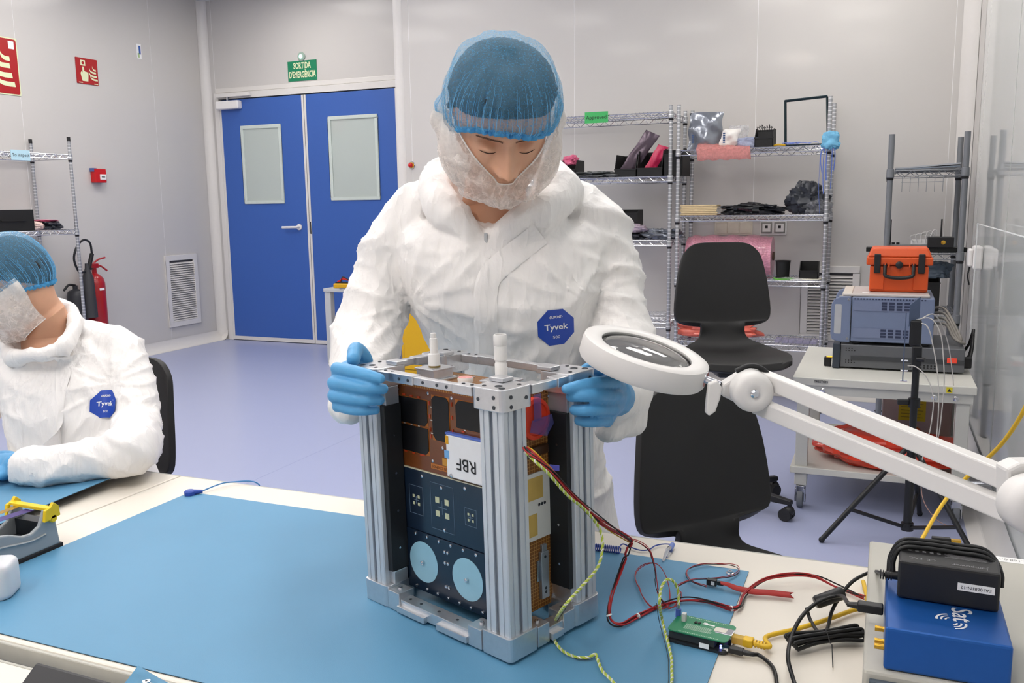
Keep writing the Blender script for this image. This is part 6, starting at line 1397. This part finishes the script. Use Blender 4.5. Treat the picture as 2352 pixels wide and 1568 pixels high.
def head_pt(t, phi):
    fy, fz, by, bz, a = ring_at(t); cy, cz = (fy+by)/2, (fz+bz)/2; hy, hz = (fy-by)/2, (fz-bz)/2
    c, s = math.cos(phi), math.sin(phi); e = 2/2.35 if c > 0 else 1.
    cc = math.copysign(abs(c)**e, c); ss = math.copysign(abs(s)**e, s)
    x = a*ss; y = cy+hy*cc; z = cz+hz*cc
    if c > 0:       # face relief
        ax = abs(x)
        G = lambda u, su, v_, sv: math.exp(-(u/su)**2-(v_/sv)**2)
        d = 0
        if z > -.075 and z < .045:
            rid = max(0, min(1, (.012-z)/.046)) if z > -.034 else max(0, 1-((-.034-z)/.012)**2) if z > -.046 else 0
            d += (.009+.026*rid)*math.exp(-(x/(.0075+.0062*rid))**2)*(1 if z < .012 else max(0, 1-(z-.012)/.02))*(rid**.7 if z < -.034 else 1)*(1 if z > -.046 else 0)
            d += .015*G(ax-.0150, .0058, z+.036, .0075)
            d -= .0205*G(ax-.031, .0150, z-.0055, .0110)+.004*G(ax-.018, .008, z-.002, .012)
            d += .0140*G(ax-.032, .0118, z+.0010, .0074)
            d += .0065*G(ax-.030, .022, z-.022, .0075)
            d += .003*G(ax-.050, .018, z+.026, .016)
            d += .0055*G(x, .020, z+.063, .0055)-.002*G(x, .024, z+.0685, .0022)
        d += .005*G(x, .018, z+.075, .006)+.006*G(x, .020, z+.100, .012)
        y += d*max(0, c)**.5
    else:
        pass
    # ears
    for (az, sz, amp) in ((-.012, .024, .016),):
        ang = math.exp(-((phi % (2*math.pi)-math.pi*.56)/.11)**2)+math.exp(-((2*math.pi-phi % (2*math.pi)-math.pi*.56)/.11)**2)
        x += math.copysign(amp*ang*math.exp(-((z-az)/sz)**4), x)
    return Vector((x, y, z))
def make_head(root, HO, yaw, pitch, neck, chest, names, rings_cap=None, cap_lo=(4.6, 7.0, 8.6), cap_puff=.012, beard=True, seed=1):
    HO = Vector(HO); fh = -PF*math.cos(yaw)+PU*math.sin(yaw); hx = PU*math.cos(yaw)+PF*math.sin(yaw)
    f = fh*math.cos(pitch)-Z*math.sin(pitch); up = Z*math.cos(pitch)+fh*math.sin(pitch)
    W = lambda p: HO+hx*p.x+f*p.y+up*p.z
    n = 120; phis = []
    for i in range(n):       # denser round the face
        s = 2*math.pi*i/n; phis.append(s-.45*math.sin(s))
    rows = []; m = 190
    for j in range(m+1): t = 13.6*j/m; rows.append([W(head_pt(t, p)) for p in phis])
    last = rows[-1]; nc, nr, na = neck; nc = Vector(nc)
    cc_, cr = chest; cc_ = Vector(cc_)
    base = [nc+hx*nr*math.sin(p)-PF*0+fh*nr*1.02*math.cos(p)+Z*na*math.cos(p) for p in phis]
    for j in range(1, 15): s = j/14; e = s*s*(3-2*s); rows.append([a.lerp(b_, e*.6+s*.4) for a, b_ in zip(last, base)])
    ch = [cc_+hx*cr*1.5*math.sin(p)+fh*cr*math.cos(p) for p in phis]
    for j in range(1, 8): s = j/7; rows.append([a.lerp(b_, s) for a, b_ in zip(base, ch)])
    low = [cc_-Z*.35+hx*cr*1.4*math.sin(p)+fh*cr*math.cos(p) for p in phis]
    for j in range(1, 4): s = j/3; rows.append([a.lerp(b_, s) for a, b_ in zip(ch, low)])
    b = MB(); loft(b, rows); body = b.build('body', skin, root, smooth=80, label=names)
    # hair
    R = []
    def hair_end(p):
        c = math.cos(p); return 3.7+(5.2-3.7)*(1-c)/2*1.6 if c > 0 else 5.1+3.6*(-c)
    for j in range(25):
        row = []
        for i in range(72):
            p = 2*math.pi*i/72; t = max(.002, hair_end(p)*j/24); q = head_pt(t, p) if j else Vector((0, -.01, .1155)); fy, fz, by, bz, a = ring_at(t); c = Vector((0, (fy+by)/2, (fz+bz)/2-.02)); d = (q-c).normalized(); row.append(W(q+d*((.004+.013*math.sin(math.pi*min(j, 14)/28)**.7)*(1-max(0, j-18)/6.5)+.0015*math.sin(p*40+j))))
        R.append(row)
    b = MB(); nn_ = 72; b.add([p for r in R for p in r], [(j*nn_+i, j*nn_+(i+1) % nn_, (j+1)*nn_+(i+1) % nn_, (j+1)*nn_+i) for j in range(24) for i in range(nn_)]); b.build('hair', hair_m, root, smooth=80)
    # brows and lash lines
    def on_face(x, z, off):
        t0, best = 3.5, None
        for it in range(60):
            t = 4+it*.09
            for p in (math.asin(max(-1, min(1, x/.085))),):
                q = head_pt(t, p)
                dd = abs(q.z-z)
                if best is None or dd < best[0]: best = (dd, t)
        for it in range(-8, 9):
            q = head_pt(best[1]+it*.0112, math.asin(max(-1, min(1, x/.085)))) if it else None
            if q is not None and abs(q.z-z) < best[0]: best2 = (abs(q.z-z), best[1]+it*.0112); best = best2 if it > 0 else best2
        t = best[1]; lo_, hi_ = -1.4, 1.4
        for it in range(40):
            mid_ = (lo_+hi_)/2
            if head_pt(t, mid_).x < x: lo_ = mid_
            else: hi_ = mid_
        q = head_pt(t, (lo_+hi_)/2); return W(q+Vector((0, off, 0)))
    for s in (-1, 1):
        rows_ = []
        for k in range(19):         # soft brow patch lying on the ridge
            u_ = k/18; x0 = .0105+.042*u_; z0 = .0165+.0058*math.sin(min(1, u_*1.25)*math.pi/2)-.011*max(0, u_-.55)**1.3; th = .0050*(1-.62*u_)*min(1, .45+u_*4)
            rows_.append([on_face(s*x0, z0+th*q, .0022-.0008*q*q) for q in (-1, -.5, 0, .5, 1)])
        MB().grid(rows_).build('eyebrow', brow_m, body, smooth=80)
        MB().tube([on_face(s*x, z, .0008) for x, z in ((.0185, -.0066), (.024, -.0080), (.032, -.0087), (.040, -.0086), (.0465, -.0080))], [.0003, .0006, .0008, .0007, .0003], 6, 4).build('eyelash', lash_m, body, smooth=60)
    # bouffant cap
    lo_f, lo_s, lo_b = cap_lo
    def cap_end(p):
        c = math.cos(p); pp = (p+math.pi) % (2*math.pi)-math.pi
        t = lo_f+(lo_s-lo_f)*(1-c)**1.2 if c > 0 else lo_s+(lo_b-lo_s)*(-c)
        return t+.30*math.exp(-((pp-.45)/.5)**2)-.18*math.exp(-((pp+.75)/.35)**2)
    nc_, mc_ = 216, 40; R = []
    for j in range(mc_+1):
        row = []; q_ = j/mc_
        for i in range(nc_):
            p = 2*math.pi*i/nc_; t = max(.02, cap_end(p)*q_); q = head_pt(t, p) if j else Vector((0, -.01, .1155))
            fy, fz, by, bz, a = ring_at(t); c = Vector((0, (fy+by)/2, (fz+bz)/2-.03)); d = (q-c).normalized()
            puff = .012+cap_puff*math.sin(math.pi*min(1, q_*.80+.20))**.7
            if q_ > .93: puff = puff*(1-(q_-.93)/.07*.55)
            pl = (.0001+.0040*q_**1.5)*math.sin(46*p+2.5*math.sin(5*p+seed))+.0035*math.sin(9*p+4*q_+seed)*math.sin(math.pi*q_)+.002*math.sin(23*p+7*q_)*q_
            row.append(W(q+d*(puff+(pl if j else 0))))
        R.append(row)
    b = MB(); b.add([p for r in R for p in r], [(j*nc_+i, j*nc_+(i+1) % nc_, (j+1)*nc_+(i+1) % nc_, (j+1)*nc_+i) for j in range(mc_) for i in range(nc_)])
    cap = b.build('bouffant_cap', cap_m, root, smooth=80)
    rp = random.Random(seed)
    for k in range(110):
        i0 = int(nc_*(k+rp.random()*.8)/110) % nc_; j0 = int(mc_*rp.uniform(.30, .72)); pts = []
        for j in range(j0, mc_): i = int(i0+.9*math.sin(j*.16+k)) % nc_; p_ = Vector(R[j][i]); pts.append(p_+(p_-HO).normalized()*.0006)
        MB().tube(pts, [.0001, .0003, .0005, .0008], 5, 1).build('pleat', pleat_m, cap, smooth=60)
    rim = [Vector(R[-1][i])+(Vector(R[-1][i])-HO).normalized()*.001*math.sin(i*2.1) for i in range(0, nc_, 2)]; rim.append(rim[0])
    MB().tube(rim, [.0042, .0055]*40, 8, 1, cap=False).build('elastic_band', band_m, cap, smooth=60)
    if beard:
        def up_(p):
            c = abs(p); return 9.15-(9.15-5.9)*max(0, min(1, (c-.14)/.98))**.8 if c < 1.12 else 5.9-.4*min(1, (c-1.12)/.6)
        nb, mb = 120, 44; R = []
        for j in range(mb+1):
            s = j/mb; row = []
            for i in range(nb+1):
                p = -1.85+3.7*i/nb; t0 = up_(p); t1 = 12.9-1.3*min(1, abs(p)/1.5); t = t0+(t1-t0)*s; q = head_pt(t, p)
                if abs(p) < .5: q.y = min(q.y, .104 if t < 9.5 else q.y)
                fy, fz, by, bz, a = ring_at(t); c = Vector((0, (fy+by)/2-.01, (fz+bz)/2)); d = (q-c); d.z *= .2; d.normalize()
                side = min(1, max(0, (abs(p)-.55)/.6))
                off = .006+.016*math.sin(math.pi*s)**.8+side*.012*(.4+s)-(.004 if s < .02 else 0)
                cr_ = .0022*math.sin(7*p+9*s+2*math.sin(11*s+3*p))+.0012*math.sin(19*p-13*s+2*math.sin(8*p))*min(1, s*6)
                row.append(W(q+d*(off+cr_*min(1, s*8))+Vector((0, 0, -.012*max(0, s-.8)/.2))))
            R.append(row)
        bc = MB().grid(R).build('beard_cover', beard_m, root, smooth=80)
        for sgn in (-1, 1):
            F = []
            for j in range(21):
                sj = j/20; row = []
                for i in range(25):
                    p = sgn*(.78+1.07*i/24); t0 = up_(p)+.12+.5*max(0, abs(p)-1.3); t1 = 12.4-1.1*min(1, abs(p)/1.5); t = t0+(t1-t0)*sj*(1 if i > 8 else .35+.65*i/8); q = head_pt(t, p)
                    fy, fz, by, bz, a = ring_at(t); c = Vector((0, (fy+by)/2-.01, (fz+bz)/2)); d = (q-c); d.z *= .2; d.normalize()
                    row.append(W(q+d*(.012+.020*min(1, i/10)*math.sin(math.pi*(.15+.75*sj))+.0018*math.sin(i*.9+5*sj))))
                F.append(row)
            MB().grid(F).build('side_flap', flap_m, bc, smooth=80)
        MB().tube(R[0], .0014, 6, 1).build('upper_elastic', beard_edge, bc, smooth=60)
        MB().tube(R[-1], .0013, 6, 1).build('lower_elastic', beard_edge, bc, smooth=60)
    return W
def decal(bvh, root, cx, cy, sc, rot, clip=None, dep=1.3):
    """octagonal chest sticker fitted to the coverall's surface; a, b in metres on the sticker"""
    ctr_d = (Vector(cx)-CAMP).normalized()
    hits = []; c0 = Vector(cx)
    u_ = PU*math.cos(rot)+Z*math.sin(rot); v_ = -PU*math.sin(rot)+Z*math.cos(rot)
    for a in np.linspace(-1, 1, 9):
        for b_ in np.linspace(-1, 1, 9):
            o = c0+u_*(a*sc)+v_*(b_*sc)-PF*.3; h = bvh.ray_cast(o, PF, 1.2)
            if h[0] is not None: hits.append((a, b_, (h[0]-c0).dot(PF)))
    H = np.array(hits); md_ = np.median(H[:, 2]); H = H[np.abs(H[:, 2]-md_) < .03]; A = np.stack([np.ones(len(H)), H[:, 0], H[:, 1], H[:, 0]**2, H[:, 0]*H[:, 1], H[:, 1]**2], 1); k, *_ = np.linalg.lstsq(A, H[:, 2], rcond=None)
    res = A @ k-H[:, 2]; lift = max(0, float(np.percentile(res, 92)))
    def S(a, b_, off): return c0+u_*(a*sc)+v_*(b_*sc)+PF*(float(k @ np.array([1, a, b_, a*a, a*b_, b_*b_]))-lift-off)
    oct_ = [(math.cos(math.radians(22.5+45*i))*1.08, math.sin(math.radians(22.5+45*i))*1.08) for i in range(8)]
    rows = []
    for r in np.linspace(0, 1, 7):
        row = []
        for i in range(8):
            for q in range(4): f = q/4; a = oct_[i]; b_ = oct_[(i+1) % 8]; row.append(S((a[0]+(b_[0]-a[0])*f)*r, (a[1]+(b_[1]-a[1])*f)*r, .0006))
        row.append(row[0]); rows.append(row)
    st = MB().grid(rows).build('chest_sticker', mat('sticker_blue', '2149ae', .4, var=.03), root, smooth=60)
    for txt, y, size, bold, wd in (('Tyvek', .02, .46, .02, 1.30), ('DUPONT', .58, .20, .03, .62), ('500', -.55, .22, .0, .40)):
        vs, fs = text_mesh(txt, 1., bold); xs = [p[0] for p in vs]; W_ = max(xs)-min(xs)
        b = MB(); b.add([S(p[0]*wd/W_, y+p[1]*size, .0014) for p in vs], fs); b.build('lettering', ink_white, st)
    for s in (-1, 1): b = MB(); b.add([S(s*.38, .58, .0014), S(s*.33, .63, .0014), S(s*.33, .53, .0014)], [(0, 1, 2)]); b.build('arrow_mark', ink_white, st)
    return st

# ---------------------------------------------------------------- standing person
P1 = thing('person', 'standing person in white coverall and blue cap gripping the satellite frame', 'person', (-.80, 1.95, 0))
b = MB()
rows = [(960, 1340, 505, 1.70, .085), (920, 1390, 520, 1.70, .105), (905, 1405, 545, 1.69, .115), (905, 1395, 600, 1.69, .125), (945, 1360, 700, 1.70, .130), (988, 1352, 800, 1.74, .130), (1005, 1365, 900, 1.79, .13), (990, 1385, 1000, 1.85, .13), (960, 1400, 1100, 1.91, .13), (975, 1425, 1230, 1.97, .135), (1000, 1430, 1330, 2.02, .13)]
DROWS = [(-0.8275,1.5136,1.3408), (-0.5351,1.6357,1.3362), (-0.8578,1.4989,1.3289), (-0.4960,1.6499,1.3232), (-0.8632,1.4822,1.3089), (-0.4806,1.6419,1.3029), (-0.8611,1.4755,1.2638), (-0.4862,1.6320,1.2579), (-0.8316,1.4848,1.1803), (-0.5122,1.6181,1.1753), (-0.8133,1.5212,1.0909), (-0.5266,1.6409,1.0864), (-0.8189,1.5577,0.9959), (-0.5271,1.6795,0.9913), (-0.8547,1.5913,0.8939), (-0.5239,1.7294,0.8887), (-0.9041,1.6182,0.7863), (-0.5235,1.7771,0.7803), (-0.9133,1.6561,0.6436), (-0.5119,1.8237,0.6372), (-0.9090,1.6931,0.5268), (-0.5158,1.8572,0.5206)]
rings = []
for i, rw in enumerate(rows):
    L_, R_ = Vector(DROWS[2*i]), Vector(DROWS[2*i+1]); c = (L_+R_)/2; hw = (R_-L_)/2; ring = []
    for k in range(48):
        a = 2*math.pi*k/48; e = 2/2.5; ca, sa = math.cos(a), math.sin(a)
        ring.append(c+hw*math.copysign(abs(ca)**e, ca)+PF*rw[4]*math.copysign(abs(sa)**e, sa))
    rings.append(ring)
loft(b, rings)
limb(b, [(-0.8000,1.5530,1.3757), (-0.8369,1.5227,1.3531), (-0.8629,1.4810,1.3007), (-0.8818,1.4613,1.2314), (-0.8874,1.4378,1.1713), (-0.8863,1.4073,1.1176), (-0.8445,1.3322,1.0892), (-0.8021,1.2503,1.0836), (-0.7760,1.1962,1.0883)], [.050, .054, .058, .058, .064, .068, .060, .048, .040])
limb(b, [(-0.5978,1.6384,1.3784), (-0.5470,1.6454,1.3585), (-0.5045,1.6354,1.3237)], [.050, .055, .058])
capsule(b, (-0.8437,1.3297,1.0723), (-0.8246,1.2445,1.0405), .050, .040); capsule(b, (-0.8246,1.2445,1.0405), (-0.7872,1.1948,1.0432), .036, .030)
limb(b, [(-0.5045,1.6354,1.3237), (-0.4847,1.6354,1.2743), (-0.4728,1.6307,1.2168), (-0.4616,1.6135,1.1524), (-0.4441,1.5791,1.1002), (-0.4175,1.4969,1.0676), (-0.3921,1.3851,1.0570), (-0.3767,1.3108,1.0665)], [.058, .052, .054, .060, .064, .062, .050, .040])
capsule(b, (-0.4042,1.4774,1.0488), (-0.3837,1.3820,1.0180), .045, .036); capsule(b, (-0.3837,1.3820,1.0180), (-0.3961,1.3317,1.0108), .036, .026)
limb(b, [(-0.6654,1.4707,1.3010), (-0.7022,1.4489,1.3283), (-0.7447,1.4537,1.3651), (-0.7778,1.4905,1.4052), (-0.7774,1.6064,1.4405), (-0.7228,1.6752,1.4523), (-0.6348,1.6659,1.4383), (-0.5615,1.5918,1.4020), (-0.5573,1.5271,1.3661), (-0.6019,1.4811,1.3347), (-0.6632,1.4659,1.2996)], [.016, .022, .030, .032, .030, .032, .030, .034, .037, .034, .018])
hip = Vector((-0.7229,1.7757,0.5533))
for s in (-1, 1): limb(b, [hip+PU*.10*s, hip+PU*.11*s-Z*.35, Vector(((hip+PU*.12*s).x, (hip+PU*.12*s).y, .11))], [.115, .095, .075], 4)
v, nn, f = remesh(b, .0065, 4)
v = v+nn*creases(v, 2.0, pins=[((-0.7961,1.4134,1.1893), 13, .16, .0065), ((-0.5016,1.5376,1.1925), 15, .16, .0065), ((-0.8515,1.3556,1.1150), 9, .10, .006), ((-0.4195,1.5094,1.0810), 9, .10, .006), ((-0.8203,1.4000,1.3005), 7, .12, .004), ((-0.6549,1.4473,1.2990), 9, .14, .004), ((-0.6279,1.4995,1.0210), 11, .16, .004)], calm=[((-0.5336,1.4733,1.1509), .052)])[:, None]
cov = from_np(v, f); bv1 = BVHTree.FromPolygons([Vector(p) for p in v], f)
cov.build('coverall', tyvek, P1, smooth=180)
for s in (-1, 1):
    q = Vector(((hip+PU*.12*s).x, (hip+PU*.12*s).y, 0))
    bb = MB(); bb.ball((0, 0, 0), 1, 20, 12); bb.v = [tuple(Vector((q.x, q.y, 0))+PU*p[0]*.055+(-PF)*(p[1]*.14+.05)+Z*max(.0005, .05+p[2]*.075)) for p in bb.v]; bb.build('shoe_cover', tyvek, P1, smooth=80)
make_head(P1, (-0.6078,1.4155,1.5131), math.radians(9), math.radians(41), ((-0.6813,1.5463,1.3530), .064, .02), ((-0.6932,1.5701,1.2763), .085), 'bowed face with closed looking lids and dark brows', seed=1)
def strip(bvh, pts, wd, off, name, mt, root, k=8):
    """narrow fabric strip laid on the coverall"""
    P = catmull(pts, k); rows = []
    for i, p in enumerate(P):
        d = (P[min(i+1, len(P)-1)]-P[max(i-1, 0)]); d = (d-PF*d.dot(PF)).normalized(); s_ = d.cross(PF).normalized(); row = []
        for q in np.linspace(-1, 1, 7):
            o = p+s_*wd*q; h = bvh.ray_cast(o-PF*.4, PF, 1.5)
            row.append((h[0] if h[0] is not None else o)-PF*(off*(1-abs(q)**6*.6)))
        rows.append(row)
    A = np.array([[tuple(p) for p in r] for r in rows])
    for _ in range(4): A[1:-1] = (A[:-2]+A[1:-1]*2+A[2:])/4
    return MB().grid([[Vector(p) for p in r] for r in A]).build(name, mt, root, smooth=80)
strip(bv1, [(-0.5749,1.5057,1.3161), (-0.6132,1.4841,1.2833), (-0.6479,1.4641,1.2513), (-0.6590,1.4549,1.2244), (-0.6581,1.4468,1.1740), (-0.6727,1.4837,1.1038), (-0.6674,1.4724,1.0238)], .021, .0035, 'zip_flap', tyvek, P1)
zp = Vector((-0.6431,1.4220,1.3146)); h = bv1.ray_cast(zp-PF*.3, PF, 1.)[0] or zp
MB().bx(h.x-.003, h.x+.003, h.y-.006, h.y-.003, h.z-.014, h.z+.004).build('zip_pull', mat('grey_zip', 'b9bcbe', .4, .3), P1, bevel=.001)
decal(bv1, P1, (-0.5403,1.4919,1.1481), None, .0335, math.radians(3))
def glove(root, palm, fingers, voxel=.0019, name='glove'):
    b = MB()
    for seg in palm: capsule(b, seg[0], seg[1], seg[2], seg[3], 16)
    for pts, r0, r1 in fingers: limb(b, pts, [r0, r0*.98, r0*.93, r1], 4, 14)
    v, nn, f = remesh(b, voxel, 3)
    return from_np(v, f).build(name, nitrile, root, smooth=180)
glove(P1, [((-0.7841,1.2136,1.0815), (-0.7608,1.1607,1.1003), .033, .032), ((-0.7608,1.1607,1.1003), (-0.7507,1.1090,1.1268), .026, .011), ((-0.7590,1.1552,1.0959), (-0.7518,1.0998,1.1072), .027, .011), ((-0.7588,1.1544,1.0906), (-0.7509,1.0971,1.0891), .027, .011), ((-0.7586,1.1538,1.0865), (-0.7476,1.1011,1.0725), .024, .010), ((-0.7479,1.1047,1.1265), (-0.7477,1.1013,1.0738), .010, .009), ((-0.7524,1.1325,1.1076), (-0.7512,1.1286,1.0812), .018, .017)],
      [([(-0.7464,1.1004,1.1300), (-0.7053,1.0816,1.1312), (-0.6772,1.0764,1.1281), (-0.6562,1.0749,1.1252)], .0100, .0072), ([(-0.7485,1.0928,1.1101), (-0.7057,1.0737,1.1114), (-0.6747,1.0733,1.1097), (-0.6593,1.0860,1.1076)], .0098, .0080), ([(-0.7481,1.0919,1.0904), (-0.7093,1.0756,1.0926), (-0.6816,1.0762,1.0919), (-0.6673,1.0885,1.0904)], .0094, .0078), ([(-0.7454,1.0968,1.0736), (-0.7129,1.0820,1.0740), (-0.6903,1.0817,1.0746), (-0.6777,1.0923,1.0738)], .0086, .0072), ([(-0.7529,1.1864,1.1030), (-0.7487,1.1816,1.1293), (-0.7485,1.1577,1.1498), (-0.7352,1.1288,1.1403)], .0130, .0108)])
glove(P1, [((-0.3768,1.3161,1.0653), (-0.3694,1.2620,1.0840), .032, .031), ((-0.3681,1.2575,1.0870), (-0.3490,1.2097,1.1135), .026, .011), ((-0.3679,1.2568,1.0818), (-0.3461,1.2045,1.0955), .027, .011), ((-0.3700,1.2550,1.0767), (-0.3495,1.2032,1.0764), .027, .011), ((-0.3722,1.2533,1.0722), (-0.3582,1.2019,1.0580), .023, .010), ((-0.3487,1.2064,1.1128), (-0.3583,1.2021,1.0592), .010, .009), ((-0.3624,1.2288,1.0978), (-0.3656,1.2222,1.0664), .017, .016)],
      [([(-0.3471,1.2032,1.1161), (-0.3603,1.1622,1.1207), (-0.3785,1.1401,1.1195), (-0.3937,1.1257,1.1177)], .0100, .0070), ([(-0.3442,1.1979,1.0970), (-0.3559,1.1559,1.1049), (-0.3740,1.1378,1.1074), (-0.3902,1.1372,1.1052)], .0098, .0080), ([(-0.3476,1.1966,1.0780), (-0.3578,1.1582,1.0845), (-0.3726,1.1413,1.0859), (-0.3868,1.1418,1.0853)], .0094, .0078), ([(-0.3557,1.1979,1.0604), (-0.3628,1.1660,1.0648), (-0.3739,1.1529,1.0670), (-0.3848,1.1549,1.0669)], .0086, .0072), ([(-0.3791,1.2856,1.0853), (-0.3861,1.2810,1.1081), (-0.3912,1.2488,1.1250), (-0.3928,1.2156,1.1276)], .0128, .0104)])

# ---------------------------------------------------------------- seated person
P2 = thing('person', 'seated person in white coverall looking down, at the left frame edge', 'person', (-2.12, 1.85, .44))
b = MB()
D2_ = [(-2.1285,1.7258,1.0237), (-1.9358,1.7848,1.0238), (-2.1809,1.6775,0.9984), (-1.8789,1.8012,0.9795), (-2.1814,1.6442,0.9320), (-1.8527,1.7794,0.9152), (-2.1508,1.6220,0.8547), (-1.8464,1.7471,0.8384), (-2.1314,1.6145,0.7622), (-1.8103,1.7486,0.7571), (-2.1341,1.6187,0.6638), (-1.7823,1.7447,0.6644), (-2.1774,1.6225,0.5340), (-1.7777,1.7478,0.5419)]
TH = [.07, .10, .125, .13, .13, .14, .15]; rings = []
for i in range(7):
    L_, R_ = Vector(D2_[2*i]), Vector(D2_[2*i+1]); c = (L_+R_)/2; hw = (R_-L_)/2; ring = []
    for k in range(48):
        a = 2*math.pi*k/48; e = 2/2.4; ca, sa = math.cos(a), math.sin(a); ring.append(c+hw*math.copysign(abs(ca)**e, ca)+PF*TH[i]*math.copysign(abs(sa)**e, sa))
    rings.append(ring)
loft(b, rings)
limb(b, [(-2.0543,1.7685,1.0269), (-1.9267,1.7837,0.9944), (-1.8677,1.7664,0.9406), (-1.8079,1.7247,0.8699), (-1.7520,1.6723,0.8108), (-1.5650,1.4711,0.8250), (-1.6253,1.4332,0.8120), (-1.6949,1.3928,0.8020), (-1.7511,1.3686,0.7970)], [.05, .064, .064, .062, .062, .062, .052, .046, .044])
capsule(b, (-1.7498,1.3834,0.7970), (-1.7686,1.3694,0.7970), .046, .047)
limb(b, [(-2.1637,1.6818,0.9805), (-2.2565,1.6706,0.8856), (-2.3428,1.6376,0.7746), (-2.3232,1.5476,0.7133), (-1.8527,1.1630,0.8000)], [.066, .060, .055, .055, .045])
limb(b, [(-2.0768,1.5885,0.9923), (-2.0031,1.5939,1.0034), (-1.9485,1.6073,1.0119), (-1.9403,1.6525,1.0314), (-1.9866,1.7165,1.0703), (-2.0796,1.7815,1.1021), (-2.1999,1.8080,1.1028), (-2.2585,1.7686,1.0805), (-2.1857,1.6581,1.0250), (-2.0768,1.5885,0.9923)], [.016, .020, .022, .020, .018, .020, .024, .022, .018, .016])
hp = Vector((-2.13, 1.88, .55))
for s in (-1, 1): limb(b, [hp+X*.10*s+Z*.0, hp+X*.12*s+Y*-.42+Z*.01, hp+X*.12*s+Y*-.45-Z*.44], [.10, .085, .065], 4)
v, nn, f = remesh(b, .0075, 4)
v = v+nn*creases(v, 7.0, pins=[((-1.8343,1.6788,0.9239), 13, .20, .008), ((-1.6724,1.6131,0.7821), 11, .14, .008), ((-1.9468,1.6432,0.9925), 9, .14, .005), ((-1.8127,1.4409,0.7614), 9, .10, .006), ((-2.0363,1.5907,0.9048), 7, .14, .005)], calm=[((-1.8180,1.6112,0.8731), .05)])[:, None]
bv2 = BVHTree.FromPolygons([Vector(p) for p in v], f)
from_np(v, f).build('coverall', tyvek, P2, smooth=180)
for s in (-1, 1):
    q = hp+X*.12*s+Y*-.49; bb = MB(); bb.ball((0, 0, 0), 1, 20, 12); bb.v = [(q.x+p[0]*.055, q.y+p[1]*.13, max(.0005, .05+p[2]*.075)) for p in bb.v]; bb.build('shoe_cover', tyvek, P2, smooth=80)
make_head(P2, (-2.1137,1.6368,1.1749), math.radians(-68), math.radians(38), ((-2.0841,1.7132,1.0335), .066, .0), ((-2.0686,1.7145,0.9380), .085), 'side of the neck and ear below the blue cap', seed=4, cap_lo=(4.8, 6.7, 8.4), cap_puff=.012)
decal(bv2, P2, (-1.8180,1.6112,0.8731), None, .0335, math.radians(2))
strip(bv2, [(-1.9015,1.5535,0.9989), (-1.9090,1.5414,0.9457), (-1.9070,1.5278,0.8604), (-1.8960,1.5180,0.7750)], .021, .004, 'zip_flap', tyvek, P2)
glove(P2, [((-1.7675,1.3838,0.7930), (-1.8279,1.3868,0.7880), .030, .031), ((-1.8279,1.3868,0.7880), (-1.9126,1.4069,0.7800), .030, .022), ((-1.8362,1.3908,0.7860), (-1.8762,1.3786,0.7780), .028, .022), ((-1.8361,1.3905,0.7840), (-1.8400,1.3592,0.7760), .026, .018)],
      [([(-1.9173,1.4128,0.7800), (-1.9492,1.4007,0.7780), (-1.9802,1.3950,0.7700), (-1.9945,1.3882,0.7640)], .0115, .009), ([(-1.8893,1.3888,0.7790), (-1.9204,1.3733,0.7760), (-1.9512,1.3678,0.7680), (-1.9623,1.3591,0.7630)], .0115, .009), ([(-1.8532,1.3652,0.7770), (-1.8748,1.3463,0.7740), (-1.9011,1.3394,0.7670), (-1.9166,1.3332,0.7630)], .011, .009), ([(-1.8288,1.3527,0.7750), (-1.8385,1.3316,0.7720), (-1.8597,1.3234,0.7660), (-1.8682,1.3167,0.7630)], .0095, .008), ([(-1.8652,1.4191,0.7920), (-1.9141,1.4321,0.7900), (-1.9673,1.4423,0.7820), (-1.9950,1.4418,0.7750)], .0125, .010)], .003)
glove(P2, [((-1.8887,1.1910,0.7950), (-1.8374,1.1469,0.7880), .032, .030), ((-1.8374,1.1469,0.7880), (-1.7664,1.1102,0.7790), .026, .018), ((-1.8380,1.1471,0.7860), (-1.7694,1.0983,0.7790), .026, .018), ((-1.8429,1.1484,0.7850), (-1.7911,1.0986,0.7780), .025, .017)],
      [([(-1.7618,1.1089,0.7800), (-1.6960,1.0733,0.7790), (-1.6693,1.0611,0.7710), (-1.6578,1.0558,0.7640)], .0105, .0085), ([(-1.7592,1.0967,0.7790), (-1.6893,1.0535,0.7780), (-1.6619,1.0377,0.7700), (-1.6497,1.0304,0.7640)], .0108, .0085), ([(-1.7722,1.0948,0.7780), (-1.7144,1.0549,0.7760), (-1.6922,1.0387,0.7690), (-1.6830,1.0321,0.7640)], .0104, .0084), ([(-1.8020,1.1030,0.7770), (-1.7648,1.0724,0.7740), (-1.7505,1.0592,0.7680), (-1.7470,1.0546,0.7630)], .0090, .0075), ([(-1.8237,1.1516,0.7900), (-1.7836,1.1439,0.7860), (-1.7582,1.1383,0.7780), (-1.7483,1.1358,0.7690)], .0118, .0095)], .003)
